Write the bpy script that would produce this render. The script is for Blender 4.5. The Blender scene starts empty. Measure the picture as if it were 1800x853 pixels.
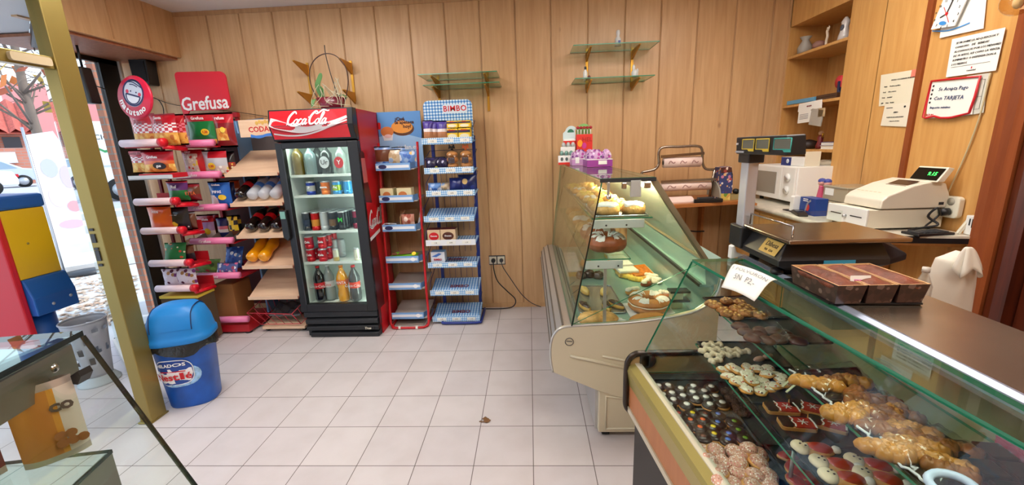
import bpy, math, random
from mathutils import Vector, Matrix, Euler
from math import sin, cos, radians as rad
V = Vector
MT_ = Matrix.Translation
RND = random.Random(11)
SC = bpy.context.scene
COL = SC.collection
PI = math.pi
T = 0.31
FPX, PITCH, YAW, ROLL = 722.7, .2283, .0487, -.0369
CH, YW, ZC = 5.1788 * T, 12.8319 * T, 9.3651 * T
_r = V((cos(YAW), sin(YAW), 0)); _f = V((-sin(YAW), cos(YAW), 0)); _u = V((0, 0, 1))
F2 = _f * cos(PITCH) - _u * sin(PITCH); U2 = _u * cos(PITCH) + _f * sin(PITCH)
R2 = _r * cos(ROLL) + U2 * sin(ROLL); U3 = U2 * cos(ROLL) - _r * sin(ROLL)
CAM = V((0, 0, CH))
def ray(px, py): return R2 * ((px - 900) / FPX) - U3 * ((py - 426.5) / FPX) + F2
def RP(px, py, P, n): d = ray(px, py); n = Vector(n); return CAM + d * ((Vector(P) - CAM).dot(n) / d.dot(n))
def AY(px, py, Y=YW): d = ray(px, py); return CAM + d * (Y / d.y)
def AX(px, py, X): d = ray(px, py); return CAM + d * (X / d.x)
def AZ(px, py, Z=0.0): d = ray(px, py); return CAM + d * ((Z - CH) / d.z)
cam = bpy.data.cameras.new('camera'); cam.sensor_width = 36; cam.lens = FPX / 1800 * 36; cam.clip_start = .02; cam.clip_end = 300
co = bpy.data.objects.new('camera', cam); COL.objects.link(co)
m = Matrix.Identity(4)
for i in range(3): m[i][0] = R2[i]; m[i][1] = U3[i]; m[i][2] = -F2[i]; m[i][3] = CAM[i]
co.matrix_world = m
SC.camera = co
def srgb(r, g, b):
 def c(x): x /= 255; return x / 12.92 if x <= .04045 else ((x + .055) / 1.055) ** 2.4
 return (c(r), c(g), c(b), 1)
MATS = {}
def mat(name, rgb, rough=.5, metal=0, emit=0, spec=.5, coat=0, alpha=1, bump=0, bscale=60, vary=0, vscale=20, trans=0):
 if name in MATS: return MATS[name]
 M = bpy.data.materials.new(name); M.use_nodes = True; nt = M.node_tree; b = nt.nodes['Principled BSDF']
 c = srgb(*rgb); b.inputs['Base Color'].default_value = c; b.inputs['Roughness'].default_value = rough; b.inputs['Metallic'].default_value = metal
 b.inputs['Specular IOR Level'].default_value = spec; b.inputs['Coat Weight'].default_value = coat; b.inputs['Alpha'].default_value = alpha
 b.inputs['Transmission Weight'].default_value = trans
 if emit: b.inputs['Emission Color'].default_value = c; b.inputs['Emission Strength'].default_value = emit
 if bump or vary:
  tc = nt.nodes.new('ShaderNodeTexCoord'); n = nt.nodes.new('ShaderNodeTexNoise'); n.inputs['Scale'].default_value = bscale if bump else vscale; n.inputs['Detail'].default_value = 4
  nt.links.new(tc.outputs['Object'], n.inputs['Vector'])
  if bump:
   bp = nt.nodes.new('ShaderNodeBump'); bp.inputs['Strength'].default_value = bump; bp.inputs['Distance'].default_value = .01
   nt.links.new(n.outputs['Fac'], bp.inputs['Height']); nt.links.new(bp.outputs['Normal'], b.inputs['Normal'])
  if vary:
   n2 = nt.nodes.new('ShaderNodeTexNoise'); n2.inputs['Scale'].default_value = vscale; n2.inputs['Detail'].default_value = 5; nt.links.new(tc.outputs['Object'], n2.inputs['Vector'])
   r = nt.nodes.new('ShaderNodeValToRGB'); e = r.color_ramp.elements
   e[0].position = .32; e[1].position = .68
   e[0].color = tuple(max(0, x * (1 - vary)) for x in c[:3]) + (1,); e[1].color = tuple(min(1, x * (1 + vary)) for x in c[:3]) + (1,)
   nt.links.new(n2.outputs['Fac'], r.inputs['Fac']); nt.links.new(r.outputs['Color'], b.inputs['Base Color'])
 MATS[name] = M; return M
def ramp2(nt, fac, c0, c1, p0=.3, p1=.7):
 r = nt.nodes.new('ShaderNodeValToRGB'); e = r.color_ramp.elements; e[0].position = p0; e[1].position = p1; e[0].color = c0; e[1].color = c1
 nt.links.new(fac, r.inputs['Fac']); return r.outputs['Color']
def wood(name, a, b, rough=.42, sc=(14, 14, 1.1), knots=True, coat=0):
 if name in MATS: return MATS[name]
 M = bpy.data.materials.new(name); M.use_nodes = True; nt = M.node_tree; bs = nt.nodes['Principled BSDF']; bs.inputs['Roughness'].default_value = rough; bs.inputs['Coat Weight'].default_value = coat
 tc = nt.nodes.new('ShaderNodeTexCoord'); mp = nt.nodes.new('ShaderNodeMapping'); mp.inputs['Scale'].default_value = sc
 nt.links.new(tc.outputs['Object'], mp.inputs['Vector'])
 n = nt.nodes.new('ShaderNodeTexNoise'); n.inputs['Scale'].default_value = 2.2; n.inputs['Detail'].default_value = 6; n.inputs['Distortion'].default_value = .6; nt.links.new(mp.outputs[0], n.inputs['Vector'])
 col = ramp2(nt, n.outputs['Fac'], srgb(*a), srgb(*b), .3, .72)
 if knots:
  mp2 = nt.nodes.new('ShaderNodeMapping'); mp2.inputs['Scale'].default_value = (3.2, 3.2, 1.7); nt.links.new(tc.outputs['Object'], mp2.inputs['Vector'])
  v = nt.nodes.new('ShaderNodeTexVoronoi'); v.inputs['Scale'].default_value = 1.0; nt.links.new(mp2.outputs[0], v.inputs['Vector'])
  r = nt.nodes.new('ShaderNodeValToRGB'); e = r.color_ramp.elements; e[0].position = .02; e[0].color = (.55, .55, .55, 1); e[1].position = .06; e[1].color = (0, 0, 0, 1); nt.links.new(v.outputs['Distance'], r.inputs['Fac'])
  mx = nt.nodes.new('ShaderNodeMix'); mx.data_type = 'RGBA'; nt.links.new(r.outputs['Color'], mx.inputs['Factor']); nt.links.new(col, mx.inputs['A']); mx.inputs['B'].default_value = srgb(120, 74, 38); col = mx.outputs['Result']
 nt.links.new(col, bs.inputs['Base Color']); MATS[name] = M; return M
def glass(name, tint=(250, 254, 252), ior=1.45, rough=.01):
 if name in MATS: return MATS[name]
 M = bpy.data.materials.new(name); M.use_nodes = True; nt = M.node_tree; nt.nodes.remove(nt.nodes['Principled BSDF']); out = nt.nodes['Material Output']
 t = nt.nodes.new('ShaderNodeBsdfTransparent'); t.inputs['Color'].default_value = srgb(*tint)
 g = nt.nodes.new('ShaderNodeBsdfGlossy'); g.inputs['Roughness'].default_value = rough; g.inputs['Color'].default_value = (.8, .85, .83, 1)
 lw = nt.nodes.new('ShaderNodeLayerWeight'); pw = nt.nodes.new('ShaderNodeMath'); pw.operation = 'POWER'; nt.links.new(lw.outputs['Facing'], pw.inputs[0]); pw.inputs[1].default_value = 5
 r0 = ((ior - 1) / (ior + 1)) ** 2; fr = nt.nodes.new('ShaderNodeMath'); fr.operation = 'MULTIPLY_ADD'; nt.links.new(pw.outputs[0], fr.inputs[0]); fr.inputs[1].default_value = 1 - r0; fr.inputs[2].default_value = r0
 mx = nt.nodes.new('ShaderNodeMixShader'); nt.links.new(fr.outputs[0], mx.inputs[0]); nt.links.new(t.outputs[0], mx.inputs[1]); nt.links.new(g.outputs[0], mx.inputs[2]); nt.links.new(mx.outputs[0], out.inputs['Surface'])
 MATS[name] = M; return M
def checks(name, a, b, c, size):
 """gingham: two crossed stripe sets on the object's own x and z / y axes"""
 if name in MATS: return MATS[name]
 M = bpy.data.materials.new(name); M.use_nodes = True; nt = M.node_tree; bs = nt.nodes['Principled BSDF']; bs.inputs['Roughness'].default_value = .45
 tc = nt.nodes.new('ShaderNodeTexCoord'); sp = nt.nodes.new('ShaderNodeSeparateXYZ'); nt.links.new(tc.outputs['Object'], sp.inputs[0])
 def mth(op, a_, b_=None):
  n = nt.nodes.new('ShaderNodeMath'); n.operation = op
  for k, q in enumerate((a_, b_)):
   if q is None: continue
   if isinstance(q, (int, float)): n.inputs[k].default_value = q
   else: nt.links.new(q, n.inputs[k])
  return n.outputs[0]
 yz = mth('ADD', sp.outputs[1], sp.outputs[2])
 s1 = mth('GREATER_THAN', mth('FRACT', mth('DIVIDE', mth('ADD', sp.outputs[0], 50), size)), .5)
 s2 = mth('GREATER_THAN', mth('FRACT', mth('DIVIDE', mth('ADD', yz, 50), size)), .5)
 r = nt.nodes.new('ShaderNodeValToRGB'); r.color_ramp.interpolation = 'CONSTANT'; e = r.color_ramp.elements; e[0].color = srgb(*a); e[0].position = 0; e[1].color = srgb(*b); e[1].position = .25
 q = e.new(.75); q.color = srgb(*c)
 nt.links.new(mth('MULTIPLY', mth('ADD', s1, s2), .5), r.inputs['Fac']); nt.links.new(r.outputs['Color'], bs.inputs['Base Color']); MATS[name] = M; return M
def spots(name, base, cols, scale, thr=.35, rough=.5):
 """irregular coloured printing: voronoi cells picked from a palette"""
 if name in MATS: return MATS[name]
 M = bpy.data.materials.new(name); M.use_nodes = True; nt = M.node_tree; bs = nt.nodes['Principled BSDF']; bs.inputs['Roughness'].default_value = rough
 tc = nt.nodes.new('ShaderNodeTexCoord'); v = nt.nodes.new('ShaderNodeTexVoronoi'); v.inputs['Scale'].default_value = scale; nt.links.new(tc.outputs['Object'], v.inputs['Vector'])
 sp = nt.nodes.new('ShaderNodeSeparateXYZ'); nt.links.new(v.outputs['Color'], sp.inputs[0])
 r = nt.nodes.new('ShaderNodeValToRGB'); r.color_ramp.interpolation = 'CONSTANT'; e = r.color_ramp.elements; n = len(cols)
 e[0].color = srgb(*cols[0]); e[0].position = 0; e[1].color = srgb(*cols[1]); e[1].position = 1 / n
 for k in range(2, n): q = e.new(k / n); q.color = srgb(*cols[k])
 nt.links.new(sp.outputs[0], r.inputs['Fac'])
 mx = nt.nodes.new('ShaderNodeMix'); mx.data_type = 'RGBA'; g = nt.nodes.new('ShaderNodeMath'); g.operation = 'GREATER_THAN'; nt.links.new(v.outputs['Distance'], g.inputs[0]); g.inputs[1].default_value = thr
 nt.links.new(g.outputs[0], mx.inputs['Factor']); nt.links.new(r.outputs['Color'], mx.inputs['A']); mx.inputs['B'].default_value = srgb(*base); nt.links.new(mx.outputs['Result'], bs.inputs['Base Color'])
 MATS[name] = M; return M
class MB:
 def __init__(s): s.v = []; s.f = []; s.m = []; s.s = []
 def add(s, vs, fs, mi=0, smooth=False):
  b = len(s.v); s.v += [Vector(v) for v in vs]
  for k, f in enumerate(fs):
   s.f.append([i + b for i in f]); s.m.append(mi[k] if isinstance(mi, (list, tuple)) else mi); s.s.append(smooth)
  return s
 def box(s, x0, y0, z0, x1, y1, z1, mi=0, M=None):
  vs = [Vector(p) for p in ((x0, y0, z0), (x1, y0, z0), (x1, y1, z0), (x0, y1, z0), (x0, y0, z1), (x1, y0, z1), (x1, y1, z1), (x0, y1, z1))]
  if M: vs = [M @ v for v in vs]
  return s.add(vs, [(0, 3, 2, 1), (4, 5, 6, 7), (0, 1, 5, 4), (1, 2, 6, 5), (2, 3, 7, 6), (3, 0, 4, 7)], mi)
 def cbox(s, c, size, mi=0, rot=(0, 0, 0)):
  M = MT_(c) @ Euler(rot).to_matrix().to_4x4(); a, b, d = (q / 2 for q in size)
  return s.box(-a, -b, -d, a, b, d, mi, M)
 def bar(s, p, q, w, h=None, mi=0, up=(0, 0, 1)):
  """rectangular bar from p to q, w across, h along up"""
  p = Vector(p); q = Vector(q); h = h or w; d = (q - p).normalized(); x = d.cross(Vector(up))
  if x.length < 1e-4: x = d.cross(V((0, 1, 0)))
  x.normalize(); z = x.cross(d); x *= w / 2; z *= h / 2
  vs = [p - x - z, p + x - z, p + x + z, p - x + z, q - x - z, q + x - z, q + x + z, q - x + z]
  return s.add(vs, [(0, 1, 2, 3), (7, 6, 5, 4), (0, 4, 5, 1), (1, 5, 6, 2), (2, 6, 7, 3), (3, 7, 4, 0)], mi)
 def prism(s, poly, ax, a, b, mi=0, cap=None, smooth=False):
  """polygon (2-D) extruded along axis ax ('x','y','z') from a to b"""
  def P(u, v, t): return (t, u, v) if ax == 'x' else (u, t, v) if ax == 'y' else (u, v, t)
  n = len(poly); vs = [P(u, v, a) for u, v in poly] + [P(u, v, b) for u, v in poly]
  fs = [tuple(range(n - 1, -1, -1)), tuple(range(n, 2 * n))] + [(i, (i + 1) % n, n + (i + 1) % n, n + i) for i in range(n)]
  c = mi if cap is None else cap
  return s.add(vs, fs, [c, c] + [mi] * n, smooth)
 def poly3(s, pts, n, t, mi=0, edge=None):
  """planar 3-D polygon given a thickness t along n"""
  n = Vector(n).normalized(); k = len(pts); vs = [Vector(p) for p in pts] + [Vector(p) + n * t for p in pts]
  fs = [tuple(range(k - 1, -1, -1)), tuple(range(k, 2 * k))] + [(i, (i + 1) % k, k + (i + 1) % k, k + i) for i in range(k)]
  e = mi if edge is None else edge
  return s.add(vs, fs, [mi, mi] + [e] * k)
 def lathe(s, prof, n=20, c=(0, 0, 0), mi=0, smooth=True, M=None, sx=1, sy=1, caps=True):
  c = Vector(c); vs = []; fs = []
  for r, z in prof:
   for i in range(n):
    a = 2 * PI * i / n; v = V((r * cos(a) * sx, r * sin(a) * sy, z)); vs.append((M @ v if M else v) + c)
  mis = []
  for j in range(len(prof) - 1):
   for i in range(n):
    fs.append((j * n + i, j * n + (i + 1) % n, (j + 1) * n + (i + 1) % n, (j + 1) * n + i)); mis.append(mi[j] if isinstance(mi, (list, tuple)) else mi)
  if caps:
   fs.append(tuple(range(n - 1, -1, -1))); mis.append(mi[0] if isinstance(mi, (list, tuple)) else mi)
   k = (len(prof) - 1) * n; fs.append(tuple(range(k, k + n))); mis.append(mi[-1] if isinstance(mi, (list, tuple)) else mi)
  return s.add(vs, fs, mis, smooth)
 def tube(s, pts, r, n=8, mi=0, closed=False, smooth=True):
  pts = [Vector(p) for p in pts]; k = len(pts); vs = []; fs = []; prev = None
  for i in range(k):
   a = pts[i - 1] if (i or closed) else pts[i]; b = pts[(i + 1) % k] if (i < k - 1 or closed) else pts[i]
   d = (b - a).normalized()
   if prev is None:
    x = d.cross(V((0, 0, 1)))
    if x.length < .05: x = d.cross(V((0, 1, 0)))
   else: x = prev - d * prev.dot(d)
   x.normalize(); prev = x; y = d.cross(x); rr = r[i] if isinstance(r, (list, tuple)) else r
   for j in range(n):
    t = 2 * PI * j / n; vs.append(pts[i] + (x * cos(t) + y * sin(t)) * rr)
  for i in range(k if closed else k - 1):
   for j in range(n):
    i2 = (i + 1) % k; fs.append((i * n + j, i2 * n + j, i2 * n + (j + 1) % n, i * n + (j + 1) % n))
  if not closed: fs += [tuple(range(n)), tuple(range((k - 1) * n + n - 1, (k - 1) * n - 1, -1))]
  return s.add(vs, fs, mi, smooth)
 def cyl(s, p, q, r, n=14, mi=0, smooth=True): return s.tube([p, q], r, n, mi, False, smooth)
 def grid(s, fn, nu, nv, mi=0, smooth=True, closed_u=False):
  vs = [fn(i / nu, j / nv) for j in range(nv + 1) for i in range(nu + 1)]; fs = []; ms = []
  for j in range(nv):
   for i in range(nu):
    fs.append((j * (nu + 1) + i, j * (nu + 1) + i + 1, (j + 1) * (nu + 1) + i + 1, (j + 1) * (nu + 1) + i)); ms.append(mi((i + .5) / nu, (j + .5) / nv) if callable(mi) else mi)
  return s.add(vs, fs, ms, smooth)
 def ball(s, c, r, n=12, mi=0, M=None):
  if not isinstance(r, (tuple, list)): r = (r, r, r)
  k = max(4, n // 2); prof = [(max(1e-4, sin(PI * j / k)), -cos(PI * j / k)) for j in range(k + 1)]
  S = Matrix.Diagonal((r[0], r[1], r[2], 1)); return s.lathe(prof, n, c, mi, True, (M @ S) if M else S, caps=False)
 def build(s, name, mats, parent=None, world=False, bevel=0, seg=2, subsurf=0, solid=0, auto=True):
  me = bpy.data.meshes.new(name)
  vs = s.v
  if world and parent is not None:
   inv = chain(parent).inverted(); vs = [inv @ v for v in vs]
  me.from_pydata([tuple(v) for v in vs], [], s.f)
  for mm in (mats if isinstance(mats, (list, tuple)) else [mats]): me.materials.append(mm)
  me.polygons.foreach_set('material_index', s.m); me.polygons.foreach_set('use_smooth', s.s); me.update()
  o = bpy.data.objects.new(name, me); COL.objects.link(o)
  if parent is not None: o.parent = parent
  if bevel:
   b = o.modifiers.new('bevel', 'BEVEL'); b.width = bevel; b.segments = seg; b.limit_method = 'ANGLE'; b.angle_limit = .6
  if solid:
   b = o.modifiers.new('solid', 'SOLIDIFY'); b.thickness = solid
  if subsurf:
   b = o.modifiers.new('sub', 'SUBSURF'); b.levels = b.render_levels = subsurf
  return o
def chain(o):
 M = o.matrix_basis.copy(); p = o.parent
 while p is not None: M = p.matrix_basis @ M; p = p.parent
 return M
def thing(name, label, cat, loc=(0, 0, 0), rotz=0, group=None, rot=None):
 o = bpy.data.objects.new(name, None); COL.objects.link(o); o.empty_display_size = .05
 o.location = loc; o.rotation_euler = rot or (0, 0, rotz); o['label'] = label; o['category'] = cat
 if group: o['group'] = group
 return o
def tag(o, label, cat, group=None):
 o['label'] = label; o['category'] = cat
 if group: o['group'] = group
 return o
def struct(o): o['kind'] = 'structure'; return o
def dup(root, loc, rotz=None, label=None, group=None, rot=None, scale=None):
 r = root.copy(); COL.objects.link(r); r.location = loc
 if rotz is not None: r.rotation_euler = (0, 0, rotz)
 if rot is not None: r.rotation_euler = rot
 if scale is not None: r.scale = scale if isinstance(scale, (tuple, list)) else (scale,) * 3
 if label: r['label'] = label
 if group: r['group'] = group
 for ch in KIDS(root):
  c = ch.copy(); COL.objects.link(c); c.parent = r
  for g in KIDS(ch):
   d = g.copy(); COL.objects.link(d); d.parent = c
 return r
def KIDS(o): return [q for q in o.children]
def add_text(mb, body, size, M, mi=0, align='CENTER', ext=.0006, off=0, shear=0, sp=1.0, scale=(1, 1), res=2):
 """lettering added to a mesh in the frame M (x along the line, y up, z out of the surface)"""
 c = bpy.data.curves.new('t', 'FONT'); c.body = body; c.size = size; c.align_x = align; c.align_y = 'CENTER'; c.extrude = ext; c.offset = off; c.shear = shear; c.space_character = sp; c.resolution_u = res
 o = bpy.data.objects.new('t', c); me = o.to_mesh(); k = Matrix.Diagonal((scale[0], scale[1], 1, 1))
 mb.add([M @ (k @ v.co) for v in me.vertices], [list(p.vertices) for p in me.polygons], mi)
 o.to_mesh_clear(); bpy.data.objects.remove(o); bpy.data.curves.remove(c); return mb
def text(body, size, mt, parent, M, name='lettering', **kw):
 mb = MB(); add_text(mb, body, size, M, 0, **kw); return mb.build(name, mt, parent)
def arc_text(mb, body, size, M, r, a0, da, mi=0, inside=True, **kw):
 """letters set along a circle of radius r in frame M, reading along the lower edge (inside) or the upper edge"""
 for k, chx in enumerate(body):
  a = a0 + da * k; p = MT_((r * cos(a), r * sin(a), 0)) @ Matrix.Rotation(a + (PI / 2 if inside else -PI / 2), 4, 'Z'); add_text(mb, chx, size, M @ p, mi, **kw)
def ribbon(mb, pts, wd, M, mi=0, t=.0008):
 """flat pen stroke along 2-D pts in frame M; wd is one width or one per point"""
 n = len(pts); P = [V((p[0], p[1])) for p in pts]; L = []; Rr = []
 for i in range(n):
  d = (P[min(n - 1, i + 1)] - P[max(0, i - 1)]); d = d.normalized() if d.length > 1e-9 else V((1, 0)); q = V((-d.y, d.x)) * ((wd[i] if isinstance(wd, (list, tuple)) else wd) / 2)
  L.append(P[i] + q); Rr.append(P[i] - q)
 vs = [M @ V((p.x, p.y, t)) for p in L + Rr]; fs = [(i, n + i, n + i + 1, i + 1) for i in range(n - 1)]
 return mb.add(vs, fs, mi)
def bez2(pts, n=6): return [(p.x, p.y) for p in bez([(a, b, 0) for a, b in pts], n)]
def ell(cx, cy, rx, ry, n=20, a0=0, a1=2 * PI): return [(cx + rx * cos(a0 + (a1 - a0) * k / n), cy + ry * sin(a0 + (a1 - a0) * k / n)) for k in range(n + 1)]
def decal(mb, pts, M, mi=0, t=.0012):
 """flat printed shape (2-D outline) lying on frame M"""
 return mb.poly3([M @ V((x, y, 0)) for x, y in pts], M.to_3x3() @ V((0, 0, 1)), t, mi)
def frame(o, x, y):
 """4x4 from origin, x direction, y(up) direction"""
 x = Vector(x).normalized(); y = Vector(y); y = (y - x * y.dot(x)).normalized(); z = x.cross(y); M = Matrix.Identity(4)
 for i in range(3): M[i][0] = x[i]; M[i][1] = y[i]; M[i][2] = z[i]; M[i][3] = o[i]
 return M
def WF(parent, o, x, y):
 """world-space frame expressed in the parent's space"""
 M = frame(o, x, y); return chain(parent).inverted() @ M if parent is not None else M
def arc(cx, cy, r, a0, a1, n): return [(cx + r * cos(a0 + (a1 - a0) * i / n), cy + r * sin(a0 + (a1 - a0) * i / n)) for i in range(n + 1)]
def rrect(x0, y0, x1, y1, r, n=5):
 return arc(x1 - r, y0 + r, r, -PI / 2, 0, n) + arc(x1 - r, y1 - r, r, 0, PI / 2, n) + arc(x0 + r, y1 - r, r, PI / 2, PI, n) + arc(x0 + r, y0 + r, r, PI, 1.5 * PI, n)
def bez(pts, n=8):
 """Catmull-Rom through pts"""
 pts = [Vector(p) for p in pts]; out = []
 for i in range(len(pts) - 1):
  p0 = pts[max(0, i - 1)]; p1 = pts[i]; p2 = pts[i + 1]; p3 = pts[min(len(pts) - 1, i + 2)]
  for k in range(n):
   t = k / n; out.append(.5 * ((2 * p1) + (p2 - p0) * t + (2 * p0 - 5 * p1 + 4 * p2 - p3) * t * t + (3 * p1 - p0 - 3 * p2 + p3) * t ** 3))
 out.append(pts[-1]); return out
def ordn(k): return ['first', 'second', 'third', 'fourth', 'fifth', 'sixth', 'seventh', 'eighth', 'ninth', 'tenth', 'eleventh', 'twelfth'][k]
WALLW = wood('wall_wood', (197, 154, 108), (214, 174, 128), .38)
WALLD = wood('wall_wood_bead', (174, 130, 86), (194, 152, 106), .45, knots=False)
RIGHTW = wood('honey_wood', (200, 146, 80), (216, 166, 100), .36)
RIGHTD = wood('chestnut_wood', (128, 62, 28), (150, 78, 38), .4, knots=False)
DARKW = wood('dark_door_wood', (66, 26, 14), (96, 40, 20), .3, knots=False)
GLASS = glass('clear_glass'); GEDGE = mat('green_glass_edge', (44, 132, 100), .15, spec=.6)
GLASSG = glass('greenish_glass', (238, 249, 243), 1.45)
GLASSW = glass('shop_window_glass', (250, 252, 253), 1.35)
BLACK = mat('black_plastic', (22, 22, 25), .38); DGREY = mat('dark_grey_plastic', (52, 54, 58), .45)
WHITE = mat('white_plastic', (236, 236, 232), .4); CREAM = mat('cream_plastic', (226, 220, 200), .4)
RED = mat('red_paint', (196, 24, 36), .38); PINK = mat('pink_strip', (240, 120, 170), .35)
CHROME = mat('chrome', (205, 205, 205), .18, 1); STEEL = mat('brushed_steel', (150, 146, 140), .3, 1); ALU = mat('aluminium', (190, 192, 196), .35, .8)
GOLD = mat('gold_anodised', (150, 131, 72), .3, .6); BRASS = mat('brass', (190, 140, 50), .35, .8)
PAPER = mat('white_paper', (238, 236, 228), .8); INK = mat('black_ink', (30, 30, 34), .7)
BLUE = mat('blue_paint', (26, 60, 150), .4); RUBBER = mat('black_rubber', (18, 18, 18), .7)
TXTW = mat('white_print', (245, 245, 245), .6); TXTR = mat('red_print', (200, 20, 30), .6); TXTB = mat('blue_print', (40, 60, 150), .6); TXTK = INK
def tiles():
 M = bpy.data.materials.new('floor_tiles'); M.use_nodes = True; nt = M.node_tree; b = nt.nodes['Principled BSDF']
 tc = nt.nodes.new('ShaderNodeTexCoord'); mp = nt.nodes.new('ShaderNodeMapping'); mp.inputs['Location'].default_value = (.0200 + 31 * T, -(5.822 * T) + 31 * T, 0)
 nt.links.new(tc.outputs['Object'], mp.inputs['Vector']); br = nt.nodes.new('ShaderNodeTexBrick'); br.offset = 0; br.squash = 1
 for k, v in {'Scale': 1, 'Mortar Size': .0022, 'Mortar Smooth': .2, 'Bias': 0, 'Brick Width': T, 'Row Height': T}.items(): br.inputs[k].default_value = v
 br.inputs['Color1'].default_value = srgb(212, 205, 204); br.inputs['Color2'].default_value = srgb(206, 199, 200); br.inputs['Mortar'].default_value = srgb(96, 86, 82)
 nt.links.new(mp.outputs[0], br.inputs['Vector'])
 n = nt.nodes.new('ShaderNodeTexNoise'); n.inputs['Scale'].default_value = 5; n.inputs['Detail'].default_value = 5; nt.links.new(tc.outputs['Object'], n.inputs['Vector'])
 mx = nt.nodes.new('ShaderNodeMix'); mx.data_type = 'RGBA'; mx.blend_type = 'MULTIPLY'; mx.inputs['Factor'].default_value = 1
 nt.links.new(br.outputs['Color'], mx.inputs['A']); nt.links.new(ramp2(nt, n.outputs['Fac'], (.93, .92, .91, 1), (1, 1, 1, 1), .3, .6), mx.inputs['B']); nt.links.new(mx.outputs['Result'], b.inputs['Base Color'])
 b.inputs['Roughness'].default_value = .32; b.inputs['Specular IOR Level'].default_value = .45
 bp = nt.nodes.new('ShaderNodeBump'); bp.inputs['Strength'].default_value = .25; bp.inputs['Distance'].default_value = .004; bp.invert = True; nt.links.new(br.outputs['Fac'], bp.inputs['Height']); nt.links.new(bp.outputs['Normal'], b.inputs['Normal'])
 return M
XL, XR = -3.9, 2.27
struct(MB().box(XL, -2.2, -.08, 3.9, YW + .1, 0).build('floor', tiles()))
CEILM = mat('ceiling_paint', (232, 232, 234), .8)
struct(MB().box(-2.43, -2.2, ZC, 3.9, YW + .1, ZC + .1).box(-3.22, 2.2, ZC, -2.43, YW + .1, ZC + .1).build('ceiling', CEILM))
bx = [AY(x, y).x for x, y in ((362, 31), (419, 27), (477, 22), (537, 18), (597, 14.5), (656, 11), (717, 8), (779, 5), (841, 2), (904, 0), (967.3, 0), (1033.4, 0), (1099.6, 0), (1163.6, 0), (1228.7, 0), (1296.6, 0), (1362.4, 0))]
w = MB(); w.box(-3.8, YW + .005, 0, XR + .6, YW + .12, ZC, 0)
edges = [-3.79, -3.45] + [b for b in bx] + [XR + .02]
for i in range(len(edges) - 1):
 a, b = edges[i], edges[i + 1]
 w.box(a + .0075, YW, .045, b - .0075, YW + .006, ZC - .035, 0)
 w.prism(arc(b, YW + .004, .0052, PI, 2 * PI, 4), 'z', .045, ZC - .035, 1)
struct(w.build('wall_back', [WALLW, WALLD]))
struct(MB().box(-3.79, YW - .006, ZC - .038, XR, YW + .008, ZC - .001).build('trim_1', WALLD))
struct(MB().box(-3.79, YW - .012, 0, 1.9, YW + .008, .045).build('baseboard_back', WALLW))
SOFW = wood('soffit_wood', (150, 96, 70), (176, 118, 88), .5, knots=False)
f = MB(); f.box(-3.24, 2.72, 2.52, -3.2, YW, ZC, 0)
for y in (3.0, 3.34, 3.66): f.box(-3.2, y, 2.535, -3.197, y + .012, ZC - .01, 1)
struct(f.build('wall_left', [WALLW, WALLD]))
struct(MB().box(-3.95, 3.05, 2.5, -3.24, YW, 2.52).build('trim_2', SOFW))
struct(MB().box(-2.43, -2.3, 0, 3.9, -2.2, ZC).build('wall_front', WALLW))
struct(MB().box(-2.5, -2.2, 0, -2.4, -.3, ZC).build('wall_entrance', WALLW))
NB = 2.62
r = MB()
r.box(XR, 2.63, 0, NB + .05, AX(1500, 0, XR).y - .0, ZC, 0)
r.box(XR + .004, 2.07, 0, NB + .05, 2.63, ZC, 0)
r.box(XR, AX(1561, 0, XR).y - .004, 0, XR + .002, AX(1561, 0, XR).y, ZC, 1)
r.box(NB, 3.2, 0, NB + .05, YW + .1, ZC, 0)
r.box(XR, 3.25, 2.52, NB, YW, ZC, 0)
r.box(XR, YW - .03, 0, NB, YW + .01, ZC, 0)
struct(r.build('wall_right', [RIGHTW, RIGHTD]))
struct(MB().box(XR - .012, 2.612, .9, XR + .01, 2.648, ZC).build('trim_3', RIGHTD))
struct(MB().box(XR - .012, YW - .022, 1.0, XR + .02, YW + .0, ZC).build('trim_4', WALLW))
for k, (z, nm) in enumerate(((2.28, 'top'), (1.875, 'middle'), (1.50, 'lowest'))):
 o = MB().box(XR, 3.252, z - .022, NB, YW - .03, z).build('wall_shelf', RIGHTW, bevel=.003)
 tag(o, {'top': 'top honey wood shelf of the wall niche with the figurines', 'middle': 'middle niche shelf with a sagging honey wood board and blue folder', 'lowest': 'lowest niche shelf above the microwave, carrying books'}[nm], 'shelf', 'niche shelves')
d2 = thing('door_2', 'dark', 'door', (XR, 2.0, 0)); del d2['label']; del d2['category']; struct(d2)
MB().prism([(XR - .015, 2.145), (XR - .05, 2.13), (XR - .05, 2.09), (XR - .03, 2.07), (XR - .03, 2.03), (XR + .05, 2.02), (XR + .05, 2.145)], 'z', 0, 2.2).build('door_frame', RIGHTD, d2, True)
MB().prism([(XR - .02, 2.02), (XR - .035, 1.98), (XR - .02, 1.94), (XR + .12, 1.93), (XR + .12, 2.02)], 'z', 0, 2.2).build('door_frame', DARKW, d2, True)
dl = MB().box(XR + .03, 1.0, 0, XR + .08, 1.93, 2.15)
dl.prism([(XR - .0, 1.84), (XR + .03, 1.86), (XR + .03, 1.80), (XR, 1.82)], 'z', 0, 2.1)
dl.build('door_panel', DARKW, d2, True)
MB().box(XR - .03, .6, 2.12, XR + .12, 2.145, 2.2).box(XR, -2.2, 2.2, XR + .12, 2.07, ZC).build('door_lintel', RIGHTD, d2, True)
MB().tube([(XR - .0, 1.72, 1.02), (XR - .05, 1.72, 1.02), (XR - .05, 1.83, 1.02)], .011).build('door_handle', STEEL, d2, True)
struct(MB().box(XR + .02, -2.2, 0, XR + .12, 1.0, 2.2).build('wall_side', RIGHTW))
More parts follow.
